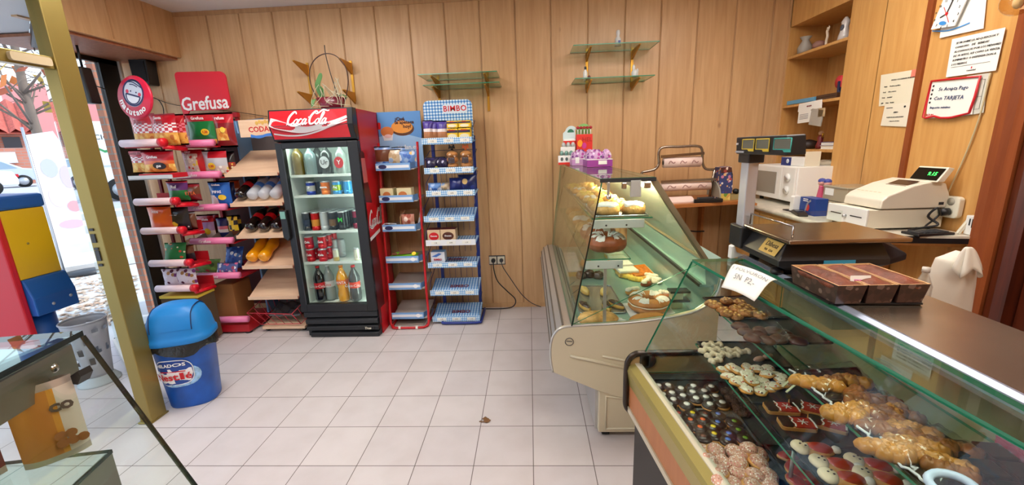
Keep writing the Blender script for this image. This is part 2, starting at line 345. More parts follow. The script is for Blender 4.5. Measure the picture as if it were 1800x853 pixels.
d1 = thing('door_1', 'x', 'x', (-2.43, 2.2, 0)); del d1['label']; del d1['category']; struct(d1)
MB().box(-2.475, 2.155, 0, -2.40, 2.265, ZC).box(-2.485, 2.145, 0, -2.395, 2.275, .012).build('door_post', GOLD, d1, True, bevel=.004)
MB().box(-2.46, -.2, 2.075, -2.41, 2.155, 2.135).build('door_transom_bar', GOLD, d1, True, bevel=.003)
MB().box(-2.44, -.2, 2.14, -2.432, 2.16, ZC - .03).build('door_transom_pane', GLASSW, d1, True)
MB().box(-2.452, -.2, ZC - .03, -2.418, 2.155, ZC).build('door_head_rail', GOLD, d1, True)
MB().box(-2.455, -.3, 0, -2.415, -.2, ZC).build('door_post', GOLD, d1, True)
MB().prism(rrect(1.96, 2.085, 2.135, 2.125, .012), 'x', -2.41, -2.392).build('closer_plate', mat('worn_closer', (190, 172, 140), .5), d1, True)
lk = MB()
for z, h in ((1.24, .014), (1.19, .05), (1.13, .014), (1.09, .06), (1.035, .014)): lk.box(-2.462, 2.149, z - h / 2, -2.438, 2.156, z + h / 2)
lk.build('strike_plate', DGREY, d1, True)
A = V((-2.48, 2.25, 0)); B = V((-3.75, 3.25, 0)); dAB = (B - A).normalized(); nAB = V((-dAB.y, dAB.x, 0))
w1 = thing('window_1', 'x', 'x', A); del w1['label']; del w1['category']; struct(w1)
MB().bar(A + V((0, 0, .03)), B + V((0, 0, .03)), .04, .06).build('window_sill', mat('pale_alu_sill', (214, 208, 196), .4, .4), w1, True)
MB().bar(A + V((0, 0, 2.5)), B + V((0, 0, 2.5)), .04, .05).build('window_head', mat('dark_bronze', (48, 40, 36), .4, .5), w1, True)
MB().bar(A + V((0, 0, 1.28)), B + V((0, 0, 1.28)), .008, 2.44).build('window_pane', GLASSW, w1, True)
w2 = thing('window_2', 'x', 'x', (-3.78, 3.5, 0)); del w2['label']; del w2['category']; struct(w2)
DBR = mat('dark_window_frame', (34, 32, 32), .35, .2)
MB().box(-3.80, 3.73, 0, -3.76, 3.90, 2.5).box(-3.80, 3.28, 2.46, -3.76, 3.9, 2.5).box(-3.80, 3.28, 0, -3.76, 3.9, .05).build('window_frame', DBR, w2, True)
MB().box(-3.784, 3.28, .05, -3.778, 3.73, 2.46).build('window_pane', GLASSW, w2, True)
MB().box(-3.77, 3.905, 0, -3.74, 3.925, 2.5).build('window_trim', mat('white_metal_strip', (235, 232, 226), .4), w2, True)
def bricks(name, c1, c2, mo, sc=1):
 M = bpy.data.materials.new(name); M.use_nodes = True; nt = M.node_tree; b = nt.nodes['Principled BSDF']; b.inputs['Roughness'].default_value = .85
 tc = nt.nodes.new('ShaderNodeTexCoord'); sp = nt.nodes.new('ShaderNodeSeparateXYZ'); nt.links.new(tc.outputs['Object'], sp.inputs[0]); ad = nt.nodes.new('ShaderNodeMath'); nt.links.new(sp.outputs[0], ad.inputs[0]); nt.links.new(sp.outputs[1], ad.inputs[1])
 cb = nt.nodes.new('ShaderNodeCombineXYZ'); nt.links.new(ad.outputs[0], cb.inputs[0]); nt.links.new(sp.outputs[2], cb.inputs[1])
 br = nt.nodes.new('ShaderNodeTexBrick')
 for k, v in {'Scale': 1, 'Mortar Size': .006 * sc, 'Brick Width': .24 * sc, 'Row Height': .07 * sc}.items(): br.inputs[k].default_value = v
 br.inputs['Color1'].default_value = srgb(*c1); br.inputs['Color2'].default_value = srgb(*c2); br.inputs['Mortar'].default_value = srgb(*mo)
 nt.links.new(cb.outputs[0], br.inputs['Vector']); nt.links.new(br.outputs['Color'], b.inputs['Base Color']); return M
BRK = bricks('red_bricks', (176, 112, 88), (196, 132, 104), (150, 140, 130))
struct(MB().box(-4.165, 4.0, -.1, -4.1, 4.6, 3.2).build('column', BRK))
PAVE = mat('pavement_stone', (214, 212, 208), .85, vary=.12, vscale=1.4, bump=.2, bscale=20)
struct(MB().box(-60, -30, -.2, -3.9, 60, -.01).build('ground', PAVE))
struct(MB().box(-3.95, -2.2, 2.5, -2.43, 2.25, 2.6).prism([(-3.95, 2.2), (-2.5, 2.24), (-3.72, 3.2), (-3.95, 3.2)], 'z', 2.53, 2.6).build('ceiling_entrance', CEILM))
struct(MB().bar((-2.6, 2.0, 2.47), (-3.6, 1.1, 2.47), .10, .05).build('beam_1', mat('grey_beam', (150, 148, 144), .6)))
struct(MB().box(-4.1, -2.2, 2.36, -3.95, 3.1, 2.6).build('beam_2', mat('brown_beam', (92, 66, 52), .6)))
OUT = lambda px, py, Z=0: AZ(px, py, Z)
ST = mat('pale_stone', (222, 220, 216), .8, vary=.1, vscale=3)
GZ = .45
p0 = AZ(150, 478, 0); pE = AZ(150, 372, GZ); d0 = V((p0.x, p0.y, 0)).normalized(); n0 = V((-d0.y, d0.x, 0)); r0_ = V((p0.x, p0.y, 0)).length; r1_ = V((pE.x, pE.y, 0)).length
def slab(c, L, R_, D, h, nm, m_):
 q = [c + n0 * L, c - n0 * R_, c - n0 * R_ + d0 * D, c + n0 * L + d0 * D]; return struct(MB().add(q + [v + V((0, 0, h)) for v in q], [(0, 3, 2, 1), (4, 5, 6, 7), (0, 1, 5, 4), (1, 2, 6, 5), (2, 3, 7, 6), (3, 0, 4, 7)]).build(nm, m_))
for k in range(4): slab(d0 * (r0_ + (r1_ - r0_) * k / 3.4), 8, 8, 1.2, GZ / 4 * (k + 1) - .002 * (k == 3), 'path_step', ST)
slab(d0 * r1_, 40, 60, 90, GZ, 'street', mat('asphalt', (186, 186, 190), .9, vary=.1, vscale=2))
hp = AZ(30, 330, 0); hd = V((hp.x, hp.y, 0)).normalized(); hn = V((-hd.y, hd.x, 0))
def outf(dist, lat, z): return hd * dist + hn * lat + V((0, 0, z))
def obox(mb, d0_, d1_, l0, l1, z0, z1, mi=0):
 return mb.add([outf(d0_, l0, z0), outf(d0_, l1, z0), outf(d1_, l1, z0), outf(d1_, l0, z0), outf(d0_, l0, z1), outf(d0_, l1, z1), outf(d1_, l1, z1), outf(d1_, l0, z1)], [(0, 3, 2, 1), (4, 5, 6, 7), (0, 1, 5, 4), (1, 2, 6, 5), (2, 3, 7, 6), (3, 0, 4, 7)], mi)
hs = thing('street_house', 'brick house with red tiled roof across the street, behind the parked cars', 'house', outf(45, 0, GZ))
HB = bricks('house_bricks', (196, 120, 96), (206, 136, 112), (170, 150, 140), 2.5)
obox(MB(), 45, 54, -1.1, 16, GZ, 3.9).build('wall', HB, hs, True)
RT = mat('roof_tiles', (190, 92, 76), .8, vary=.25, vscale=6)
rf = MB()
for k in range(26):
 a = -1.7 + k * .68
 rf.add([outf(44.2, a, 3.75), outf(44.2, a + .6, 3.75), outf(49.5, a + .6, 6.2), outf(49.5, a, 6.2), outf(44.2, a + .3, 4.0), outf(49.5, a + .3, 6.45)], [(0, 4, 5, 3), (4, 1, 2, 5)])
rf.add([outf(44.2, -1.7, 3.7), outf(44.2, 16.6, 3.7), outf(49.5, 16.6, 6.15), outf(49.5, -1.7, 6.15), outf(55, -1.7, 3.7), outf(55, 16.6, 3.7)], [(0, 1, 2, 3), (3, 2, 5, 4), (0, 3, 4), (1, 5, 2)])
rf.build('roof', RT, hs, True)
WNM = mat('house_window', (60, 56, 60), .3)
for a in (-.8, .2, 1.2, 2.2): obox(MB(), 44.9, 45.02, a, a + .8, 2.75, 3.5).build('window', WNM, hs, True)
struct(obox(MB(), 40, 40.3, -1.3, 14, GZ, 2.65).build('wall_garden', HB))
tag(obox(MB(), 39.8, 39.98, -.35, .55, 1.75, 2.4).build('meter_box', mat('pale_box', (222, 216, 214), .6)), 'pale meter box on the brick garden wall across the street', 'box')
tag(obox(MB(), 62, 68, -24, -.8, GZ, 9.2).build('street_building', mat('pink_render', (232, 150, 146), .8)), 'pink rendered building behind the bare tree across the street', 'building')
def car(loc, rz, col, label, group):
 c = thing('parked_car', label, 'car', loc, rz, group); P = mat('car_' + col[0], col[1], .25, coat=.5)
 prof = [(-2.1, .35), (-2.12, .62), (-2.0, .86), (-1.25, .95), (-.7, 1.38), (.75, 1.42), (1.4, 1.0), (2.0, .92), (2.1, .6), (2.08, .35)]
 MB().prism(prof, 'y', -.82, .82, 0).build('body', P, c, bevel=.06)
 WG = mat('car_window', (150, 170, 185), .15)
 for sgn in (-1, 1): MB().prism([(-1.1, .96), (-.66, 1.32), (.05, 1.35), (.05, .97)], 'y', sgn * .822, sgn * .83).prism([(.12, .97), (.12, 1.35), (.72, 1.36), (1.22, 1.0)], 'y', sgn * .822, sgn * .83).build('window', WG, c)
 for x in (-1.3, 1.3):
  for sgn in (-1, 1):
   wh = MB().cyl((x, sgn * .68, .32), (x, sgn * .84, .32), .32, 20).build('wheel', RUBBER, c)
   MB().cyl((x, sgn * .83, .32), (x, sgn * .86, .32), .2, 14).build('hubcap', ALU, wh)
 for sgn in (-1, 1): MB().box(2.05, sgn * .6 - .18, .68, 2.13, sgn * .6 + .18, .8).build('lamp', RED, c)
 return c
va = math.atan2(hn.y, hn.x)
car(outf(35, 1.0, GZ), va + PI, ('silver', (196, 204, 216)), 'silver blue car parked by the brick garden wall across the street', 'parked cars')
car(outf(27, 2.1, GZ), va + PI + .2, ('white', (230, 232, 236)), 'white car in front of the silver blue parked car', 'parked cars')
dv = ray(214, 335); dv = V((dv.x, dv.y, 0)).normalized(); vn = V((-dv.y, dv.x, 0)); p = dv * 17
vt = thing('delivery_van', 'white delivery van with green and black lettering parked outside the recessed window', 'van', (p.x, p.y, GZ), math.atan2(-vn.y, -vn.x))
MB().prism([(-1.0, .3), (3.6, .3), (3.6, .85), (3.45, 1.3), (2.9, 1.6), (2.5, 2.3), (-1.0, 2.3)], 'y', 0, 1.8).build('body', mat('van_white', (236, 240, 240), .3, coat=.4), vt, bevel=.05)
for x in (0.0, 2.6):
 wv = MB().cyl((x, -.02, .34), (x, .2, .34), .34, 22).build('wheel', RUBBER, vt); MB().cyl((x, -.035, .34), (x, -.015, .34), .2, 14).build('hubcap', ALU, wv)
MB().prism([(2.9, 1.2), (2.85, 1.55), (2.5, 2.1), (2.05, 2.1), (2.05, 1.2)], 'y', -.01, 0).build('side_window', mat('van_window', (120, 140, 150), .15), vt)
MB().box(-.95, -.012, 1.02, 3.1, 0, 1.06).build('stripe', mat('van_grey', (190, 196, 196), .4), vt)
text('PARACION', .2, INK, vt, frame((-.3, -.004, 1.85), (1, 0, 0), (0, 0, 1)))
zz = MB(); ribbon(zz, [(-.5, 0), (-.3, .12), (-.2, .05), (0, .1), (.15, .22), (.25, .15), (.4, .3)], .07, frame((.05, -.004, 1.4), (1, 0, 0), (0, 0, 1))); zz.build('logo', mat('van_green', (60, 150, 90), .5), vt)
tq = ray(66, 250); tq = V((tq.x, tq.y, 0)).normalized() * 20
tr = thing('street_tree', 'bare street tree with a few orange autumn leaves beyond the entrance', 'tree', (tq.x, tq.y, GZ)); tr.scale = (1.7, 1.7, 1.7)
BARK = mat('bark', (128, 112, 100), .9, bump=.5, bscale=20)
tk = MB(); tk.tube([(0, 0, 0), (.05, 0, 1.0), (-.03, .05, 2.0), (.05, .05, 3.0), (0, 0, 4.4)], [.09, .075, .065, .05, .02], 9); tk.build('trunk', BARK, tr)
bz = MB(); lv = MB(); rr = random.Random(5)
for k in range(40):
 z = 1.2 + rr.random() * 2.6; a = rr.random() * 2 * PI; L = .8 + rr.random() * 1.7
 q0 = V((0, 0, z)); dr = V((cos(a), sin(a), .3 + .5 * rr.random())); pm = q0 + dr * L * .5 + V((rr.uniform(-.1, .1), rr.uniform(-.1, .1), .05)); q1 = q0 + dr * L
 bz.tube([q0, pm, q1], [.022, .013, .004], 5)
 for j in range(4):
  q = q0 + dr * L * rr.uniform(.4, .95); e = q + V((rr.uniform(-.5, .5), rr.uniform(-.5, .5), rr.uniform(-.2, .4))); bz.tube([q, e], [.01, .003], 4)
  if rr.random() < .6:
   s_ = rr.uniform(.08, .15); u = V((rr.uniform(-1, 1), rr.uniform(-1, 1), rr.uniform(-1, 1))).normalized() * s_; v_ = V((rr.uniform(-1, 1), rr.uniform(-1, 1), rr.uniform(-1, 1))).normalized() * s_
   lv.add([e - u, e - v_, e + u, e + v_ * 1.2], [(0, 1, 2, 3)], rr.randint(0, 2))
bz.build('branches', BARK, tr)
lv.build('foliage', [mat('leaf_orange', (206, 120, 60), .7), mat('leaf_yellow', (214, 180, 90), .7), mat('leaf_rust', (170, 86, 56), .7)], tr)
lf = MB(); rr = random.Random(8)
for k in range(420):
 p = AZ(rr.uniform(100, 240), rr.uniform(485, 570), 0); s_ = rr.uniform(.02, .06); a = rr.random() * PI
 lf.add([(p.x + s_ * cos(a), p.y + s_ * sin(a), -.004), (p.x - s_ * .5 * sin(a), p.y + s_ * .5 * cos(a), .006), (p.x - s_ * cos(a), p.y - s_ * sin(a), -.004), (p.x + s_ * .5 * sin(a), p.y - s_ * .5 * cos(a), .004)], [(0, 1, 2, 3)], rr.randint(0, 1))
o = lf.build('fallen_leaves', [mat('dry_leaf', (190, 160, 136), .9), mat('dry_leaf_pale', (206, 184, 160), .9)]); o['kind'] = 'stuff'; o['label'] = 'dry autumn leaves scattered over the pavement outside'; o['category'] = 'leaves'
PV = V((nAB.x, nAB.y, 0)); o_ = A + PV * -.007; q_ = [RP(x, y, o_, PV) for x, y in ((150, 372), (168, 366), (186, 452), (172, 460))]
yp = thing('window_poster', 'yellow ice lolly poster stuck to the glass beside the golden door post', 'poster', sum(q_, Vector()) / 4); MB().poly3(q_, PV, .002).build('sheet', mat('poster_yellow', (230, 196, 40), .5), yp, True)
q_ = [RP(x, y, o_ - PV * .002, PV) for x, y in ((147, 335), (156, 330), (166, 366), (155, 371))]; MB().poly3(q_, PV, .002).build('print', mat('poster_orange', (220, 130, 80), .5), yp, True)
q_ = [RP(x, y, o_ - PV * .002, PV) for x, y in ((174, 460), (186, 453), (190, 480), (180, 486))]; MB().poly3(q_, PV, .002).build('print', mat('poster_blue', (60, 120, 190), .5), yp, True)
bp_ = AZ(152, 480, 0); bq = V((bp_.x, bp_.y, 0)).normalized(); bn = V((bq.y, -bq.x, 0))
bt = thing('banner_reflection', 'pale pink and blue ice cream banner reflection, built as standing cloth outside', 'flag', bp_)  # glass reflection of an ice cream banner, modelled as coloured cloth on a pole
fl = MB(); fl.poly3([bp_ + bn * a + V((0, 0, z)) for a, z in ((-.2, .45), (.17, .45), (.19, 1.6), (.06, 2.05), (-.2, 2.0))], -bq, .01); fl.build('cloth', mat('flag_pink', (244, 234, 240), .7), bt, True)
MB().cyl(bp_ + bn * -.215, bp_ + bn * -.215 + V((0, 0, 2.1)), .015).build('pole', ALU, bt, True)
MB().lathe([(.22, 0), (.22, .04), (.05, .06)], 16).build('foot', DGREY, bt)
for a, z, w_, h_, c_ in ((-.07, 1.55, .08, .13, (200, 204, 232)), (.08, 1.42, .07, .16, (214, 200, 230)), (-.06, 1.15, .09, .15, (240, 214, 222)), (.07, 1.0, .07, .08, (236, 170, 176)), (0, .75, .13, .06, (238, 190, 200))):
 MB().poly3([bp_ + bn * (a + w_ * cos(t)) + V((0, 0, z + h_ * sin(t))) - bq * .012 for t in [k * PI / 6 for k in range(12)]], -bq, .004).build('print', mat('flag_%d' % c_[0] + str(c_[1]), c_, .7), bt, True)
LAMP = 14
def ceiling_light(x, y, L, W, label, power, rz=0):
 t = thing('ceiling_light', label, 'ceiling light', (x, y, ZC), rz, 'ceiling light panels')
 MB().box(-L / 2 - .02, -W / 2 - .02, -.05, L / 2 + .02, W / 2 + .02, 0).build('housing', WHITE, t)
 MB().box(-L / 2, -W / 2, -.062, L / 2, W / 2, -.05).build('diffuser', mat('lit_diffuser', (255, 247, 238), .5, emit=power), t)
 return t
ceiling_light(-1.7, 2.5, 1.2, .6, 'lit ceiling panel nearest the shop window', LAMP)
ceiling_light(1.2, 2.3, 1.2, .6, 'lit ceiling panel over the pastry case', LAMP)
ceiling_light(-1.5, .2, 1.2, .6, 'lit ceiling panel over the entrance side of the customer floor', LAMP)
ceiling_light(1.2, .3, 1.2, .6, 'lit ceiling panel over the serving counter', LAMP)
wd = bpy.data.worlds.new('sky'); SC.world = wd; wd.use_nodes = True; nt = wd.node_tree; bg = nt.nodes['Background']
tc = nt.nodes.new('ShaderNodeTexCoord'); sp = nt.nodes.new('ShaderNodeSeparateXYZ'); nt.links.new(tc.outputs['Generated'], sp.inputs[0])
nt.links.new(ramp2(nt, sp.outputs[2], srgb(226, 236, 246), srgb(188, 214, 244), 0, .7), bg.inputs['Color']); bg.inputs['Strength'].default_value = 2.0
sn = bpy.data.lights.new('sun', 'SUN'); sn.energy = 2.3; sn.angle = .05; sn.color = (1, .96, .9); so = bpy.data.objects.new('sun', sn); COL.objects.link(so); so.rotation_euler = (rad(48), 0, rad(118))
SC.view_settings.view_transform = 'Standard'; SC.view_settings.look = 'None'; SC.view_settings.gamma = 1; SC.view_settings.use_curve_mapping = False; SC.view_settings.exposure = .22
SC.cycles.max_bounces = 10; SC.cycles.transparent_max_bounces = 24; SC.cycles.glossy_bounces = 4; SC.cycles.sample_clamp_indirect = 6
SC.cycles.caustics_reflective = False; SC.cycles.caustics_refractive = False
def bagmesh(w, h, d, reg, k=0, nu=18, nv=20):
 mb = MB(); rr = random.Random(k)
 ph = [rr.uniform(0, 6) for _ in range(4)]
 def surf(sg):
  def f(u, v):
   t = (1 - abs(2 * u - 1) ** 2.6) * max(0, sin(PI * min(1, max(0, (v - .05) / .9)))) ** .55
   wr = .05 * sin(9 * v + 7 * u + ph[0]) + .04 * sin(17 * u - 6 * v + ph[1])
   x = (u - .5) * w * (1 - .07 * sin(PI * v) * (1 if v < .9 else .6)); return V((x, sg * d / 2 * t * (1 + wr), v * h))
  return f
 mb.grid(surf(-1), nu, nv, reg); n = len(mb.f); mb.grid(surf(1), nu, nv, reg)
 for i in range(n, len(mb.f)): mb.f[i].reverse()
 return mb
def stamp(mb, pts, w, h, d, uv0, mi=0):
 """printed outline wrapped on a bag front: pts in (u,v)"""
 vs = []
 for u, v in pts:
  t = (1 - abs(2 * u - 1) ** 2.6) * max(0, sin(PI * min(1, max(0, (v - .05) / .9)))) ** .55
  vs.append(V(((u - .5) * w * (1 - .07 * sin(PI * v)), -d / 2 * t * 1.1 - .0035, v * h)))
 c = sum(vs, Vector()) / len(vs); n = len(vs)
 return mb.add(vs + [c + V((0, -.002, 0))], [(i, (i + 1) % n, n) for i in range(n)], mi)
def bag(label, px, Y, z, mats, reg, texts=(), stamps=(), d=.07, rz=0, tilt=0, group=None, name='snack_bag', seed=0, cat='snack bag'):
 x0, y0, x1, y1 = px; a = AY(x0, y1, Y); b = AY(x1, y0, Y); w = abs(b.x - a.x); h = max(.04, b.z - max(z, a.z - .02)) if z is not None else b.z - a.z
 zz = z if z is not None else a.z
 t = thing(name, label, cat, ((a.x + b.x) / 2, Y, zz), group=group, rot=(tilt, 0, rz))
 h = b.z - zz if b.z - zz > .05 else h
 bagmesh(w, h, d, reg, seed).build('bag', mats, t)
 for pts, mm in stamps:
  s_ = MB(); stamp(s_, pts, w, h, d, None); s_.build('print', mm, t)
 if texts:
  mb = MB(); ms = []
  for body, u, v, size, mm, *kw in texts:
   if mm not in ms: ms.append(mm)
   add_text(mb, body, size * h, frame(((u - .5) * w, -d / 2 * 1.08 - .006, v * h), (1, 0, kw[0] if kw else 0), (0, 0, 1)), ms.index(mm), off=.0006)
  mb.build('lettering', ms, t)
 return t
def bands(*lim):
 """region by height: lim = (v, index), ..."""
 def f(u, v):
  for a, i in lim:
   if v < a: return i
  return lim[-1][1]
 return f
def gham(i0, i1, i2, lo, hi, nx=9, ny=5):
 def f(u, v):
  if v < lo: return 2
  if v > hi: return i0
  return i0 if (int(u * nx) + int(v * 3 * ny)) % 2 else i1
 return f
BG = {k: mat('bag_' + k, c, .28, coat=.3) for k, c in dict(red=(190, 26, 40), pink=(226, 120, 140), white=(236, 226, 226), orange=(226, 150, 50), crisp=(232, 178, 80), green=(20, 120, 60), dkred=(130, 22, 30), yellow=(240, 205, 50), blue=(30, 100, 190), dkblue=(28, 40, 100), black=(36, 38, 46), purple=(96, 40, 110), lilac=(190, 150, 200), silver=(190, 190, 196), brown=(104, 60, 40), ltgreen=(110, 180, 70), teal=(40, 110, 90), doro=(222, 100, 40)).items()}
CRISP = spots('crisp_print', (230, 166, 70), [(240, 190, 90), (214, 130, 40), (246, 210, 120), (200, 110, 40)], 26, .55)
MIXP = spots('mix_print', (150, 60, 40), [(240, 200, 90), (210, 60, 40), (120, 160, 60), (240, 230, 190)], 40, .4)
POPP = spots('pop_print', (206, 190, 180), [(236, 226, 206), (220, 190, 80), (190, 60, 50), (240, 236, 226)], 36, .5)
def halftube(mb, x0, x1, y, z, r, mi=0): return mb.prism([(y + r * .35 + 0, z - r)] + [(y + r * .5 * cos(a) * 1.2, z + r * sin(a)) for a in [-PI / 2 - k * PI / 8 for k in range(9)]] + [(y + r * .35, z + r)], 'x', x0, x1, mi)
YM = 3.2
ms = thing('snack_stand', 'tall red snack stand with a round smiling face sign and pale tube rails', 'display stand', (-3.0, YM + .15, 0))
mrail = [((217, 253), (290, 250)), ((232, 315), (300, 310)), ((245, 356), (318, 352)), ((257, 408), (325, 402)), ((266, 464), (330, 460)), ((275, 508), (335, 505))]
ZM = []
RAILM = mat('pale_rail', (240, 214, 220), .3); RAILC = mat('clear_rail', (206, 210, 214), .25)
for k, (l, r) in enumerate(mrail):
 a = AY(*l, YM); b = AY(*r, YM); z = (a.z + b.z) / 2; ZM.append(z); x0, x1 = -3.185, -2.845
 if k == 1:
  MB().box(x0, YM - .03, z - .012, x1 + .02, YM - .02, z + .02).box(x0, YM - .03, z - .014, x1, YM + .18, z - .008).build('shelf', RAILC, ms, True)
  MB().box(-3.12, YM + .0, z - .006, -2.86, YM + .17, z + .03).build('shelf_liner', RED, ms, True)
  continue
 t = MB().box(x0, YM, z - .035, x1, YM + .195, z - .025).box(x0, YM + .185, z - .03, x1, YM + .195, z + .05).build('shelf', mat('stand_red', (176, 22, 34), .4), ms, True)
 MB().cyl((x0, YM - .012, z), (x1 - .03, YM - .012, z), .029, 16).build('price_rail', RAILM, t, True)
 MB().cyl((x1 - .03, YM - .012, z), (x1 + .01, YM - .012, z), .032, 16).cyl((x1 - .01, YM - .01, z - .036), (x1 + .0, YM + .19, z - .056), .016, 12).build('rail_end', mat('bright_red', (222, 16, 40), .35), t, True)
MB().bar((-3.15, YM + .208, 0), (-3.15, YM + .208, 1.95), .02).bar((-3.06, YM + .208, 0), (-3.06, YM + .208, 1.95), .02).bar((-3.15, YM + .208, .012), (-3.15, YM, .012), .022).bar((-3.06, YM + .208, .012), (-3.06, YM, .012), .022).bar((-3.15, YM + .208, .012), (-3.06, YM + .208, .012), .022).build('frame', mat('stand_dkred', (120, 20, 28), .45), ms, True)
c = AY(238, 172, 3.08); sg = MB().lathe([(.155, -.012), (.165, 0), (.155, .012)], 40, (0, 0, 0), 0, True, Matrix.Rotation(PI / 2, 4, 'X'))
hdn = MB()
sx = AY(207, 150, 3.08);
SGM = MT_(c) @ Euler((rad(-4), rad(16), rad(-10))).to_matrix().to_4x4() @ Matrix.Scale(.95, 4)
sg.v = [SGM @ v for v in sg.v]; so_ = sg.build('sign', mat('sign_red', (206, 24, 62), .3), ms, True)
FR = SGM @ frame((0, -.0125, 0), (1, 0, 0), (0, 0, 1))
q = MB(); decal(q, ell(-.005, .028, .098, .098, 30), FR, 0); q.build('face_disc', mat('face_grey', (206, 210, 224), .5), so_, True)
NAVY = mat('navy_print', (30, 30, 84), .5)
q = MB(); F2_ = FR @ MT_((0, 0, .0016))
ribbon(q, ell(-.005, .034, .094, .094, 40), .014, F2_); ribbon(q, [(-.07, .016), (.062, .016)], .011, F2_); ribbon(q, ell(-.004, .016, .066, .062, 20, PI, 2 * PI), .012, F2_)
ribbon(q, bez2([(-.06, .105), (-.02, .112), (.03, .1), (.07, .086)], 5), [.004, .012, .012, .003] if 0 else .008, F2_); ribbon(q, bez2([(-.045, .09), (-.01, .094), (.03, .085)], 5), .007, F2_); ribbon(q, bez2([(-.05, .118), (.0, .128), (.035, .115)], 4), .009, F2_)
for x in (-.03, .022): decal(q, ell(x, .042, .006, .006, 8), F2_)
q.build('face_lines', NAVY, so_, True)
q = MB(); [decal(q, ell(x, .034, .014, .014, 12), F2_) for x in (-.062, .055)]; q.build('cheeks', mat('cheek_red', (214, 60, 90), .5), so_, True)
q = MB(); decal(q, [(-.06, .008)] + ell(-.004, .008, .058, .053, 14, PI, 2 * PI), F2_); q.build('mouth', mat('face_white', (232, 232, 240), .5), so_, True)
q = MB(); arc_text(q, 'matutano', .066, FR @ MT_((0, .004, .002)), .119, rad(-146), rad(16), off=.0015); q.build('lettering', TXTW, so_, True)
MB().tube([(-3.15, YM + .208, 1.95), (-3.15, YM + .208, 2.03), tuple(c + V((0, .02, .0)))], .009, 8).build('sign_arm', DGREY, ms, True)
YG = 3.45
gs = thing('snack_stand', 'red snack stand with a rectangular red header sign and pink shelf rails', 'display stand', (-2.83, YG + .15, 0))
grail = [((297, 255), (378, 250)), ((310, 311), (390, 304)), ((320, 368), (400, 361)), ((332, 426), (412, 420)), ((345, 487), (423, 481))]
ZG = []; PINKR = mat('pink_rail', (236, 128, 176), .28)
for k, (l, r) in enumerate(grail):
 z = (AY(*l, YG).z + AY(*r, YG).z) / 2; ZG.append(z); x0, x1 = -3.04, -2.635
 t = MB().box(x0, YG, z - .035, x1, YG + .36, z - .025).box(x0, YG + .35, z - .03, x1, YG + .36, z + .04).build('shelf', mat('stand_red', (176, 22, 34), .4), gs, True)
 rl = MB().cyl((x0 + .03, YG - .012, z), (x1, YG - .012, z), .029, 16).build('price_rail', PINKR, t, True)
 MB().cyl((x0, YG - .012, z), (x0 + .03, YG - .012, z), .029, 16).build('rail_end', mat('rail_white', (236, 230, 224), .4), t, True)
 text('Grefusa', .035, TXTW, t, WF(t, (-2.87, YG - .043, z), (1, 0, 0), (0, 0, 1)), shear=.2)
MB().cyl((-3.0, YG - .012, .14), (-2.635, YG - .012, .145), .03, 14).build('price_rail', PINKR, gs, True)
MB().box(-2.98, YG - .02, .02, -2.635, YG + .4, .09).bar((-2.98, YG + .37, 0), (-2.98, YG + .37, 2.0), .03).bar((-2.66, YG + .37, 0), (-2.66, YG + .37, 2.0), .03).build('frame', mat('stand_red', (176, 22, 34), .4), gs, True, bevel=.004)
MB().box(-2.97, YG + .375, .15, -2.67, YG + .385, 1.95).build('back_panel', mat('stand_brown', (92, 40, 36), .5), gs, True)
MB().lathe([(.03, 0), (.03, .02), (.01, .022)], 12, (-2.95, YG + .02, 0)).lathe([(.03, 0), (.03, .02), (.01, .022)], 12, (-2.67, YG + .02, 0)).build('feet', BLACK, gs, True)
MB().box(-3.02, YG + .33, 1.96, -2.63, YG + .37, 2.0).build('header_rail', mat('stand_red', (176, 22, 34), .4), gs, True)
xa, xb, za, zb = -3.08, -2.615, 2.02, 2.335
def hsurf(x, z): u = (x - xa) / (xb - xa); return V((x, 3.74 - .07 * sin(PI * min(1, max(0, u)) * .5), z))
out = [(xa + .01, za + .02), (xa + .02, za - .045), (xa + .05, za - .05), (xa + .075, za)] + arc(xb - .05, za + .05, .05, -PI / 2, 0, 4) + arc(xb - .05, zb - .05, .05, 0, PI / 2, 4) + arc(xa + .04, zb - .02, .03, PI / 2, PI, 3)
hm = MB(); n = len(out); fr_ = [hsurf(*p) for p in out]; c0 = V((sum(p[0] for p in out) / n, 3.675, 2.17))
hm.poly3([V((p.x, 3.70, p.z)) for p in fr_], (0, 1, 0), .012); hd_ = hm.build('header_sign', mat('header_red', (214, 28, 48), .35), gs, True)
text('Grefusa', .155, TXTW, hd_, WF(hd_, (-2.85, 3.698, 2.075), (1, 0, .02), (0, 0, 1)), off=.003, shear=.08, scale=(.88, 1))
Y1 = YM + .07
for lab, px, sd in (('crisps bag with pink gingham top, outermost on the upper shelf under the round sign', (234, 199, 273, 246), 1), ('crisps bag with pink gingham top and lettering, right beside the outermost one', (268, 199, 309, 246), 2)):
 bag(lab, px, Y1 + (.03 if sd == 1 else 0), ZM[0] - .022, [BG['red'], BG['white'], CRISP], gham(0, 1, 2, .38, .72), [('Santa', .5, .86, .13, TXTW), ('Ana', .5, .73, .2, BG['dkred'])], seed=sd, group='gingham crisps bags', rz=-.1)
bag('crisps bag with pink gingham top standing behind the other two', (300, 200, 322, 243), Y1 + .08, ZM[0] - .022, [BG['red'], BG['pink'], CRISP], gham(0, 1, 2, .38, .72), seed=3, group='gingham crisps bags')
bag('red gingham crisps bag lying on the clear shelf, second row down', (234, 262, 282, 303), Y1 + .06, ZM[1] + .033, [BG['red'], BG['white'], CRISP], gham(0, 1, 2, .45, .7), [('Santa Ana', .36, .85, .16, BG['dkred'])], seed=4, group='gingham crisps bags')
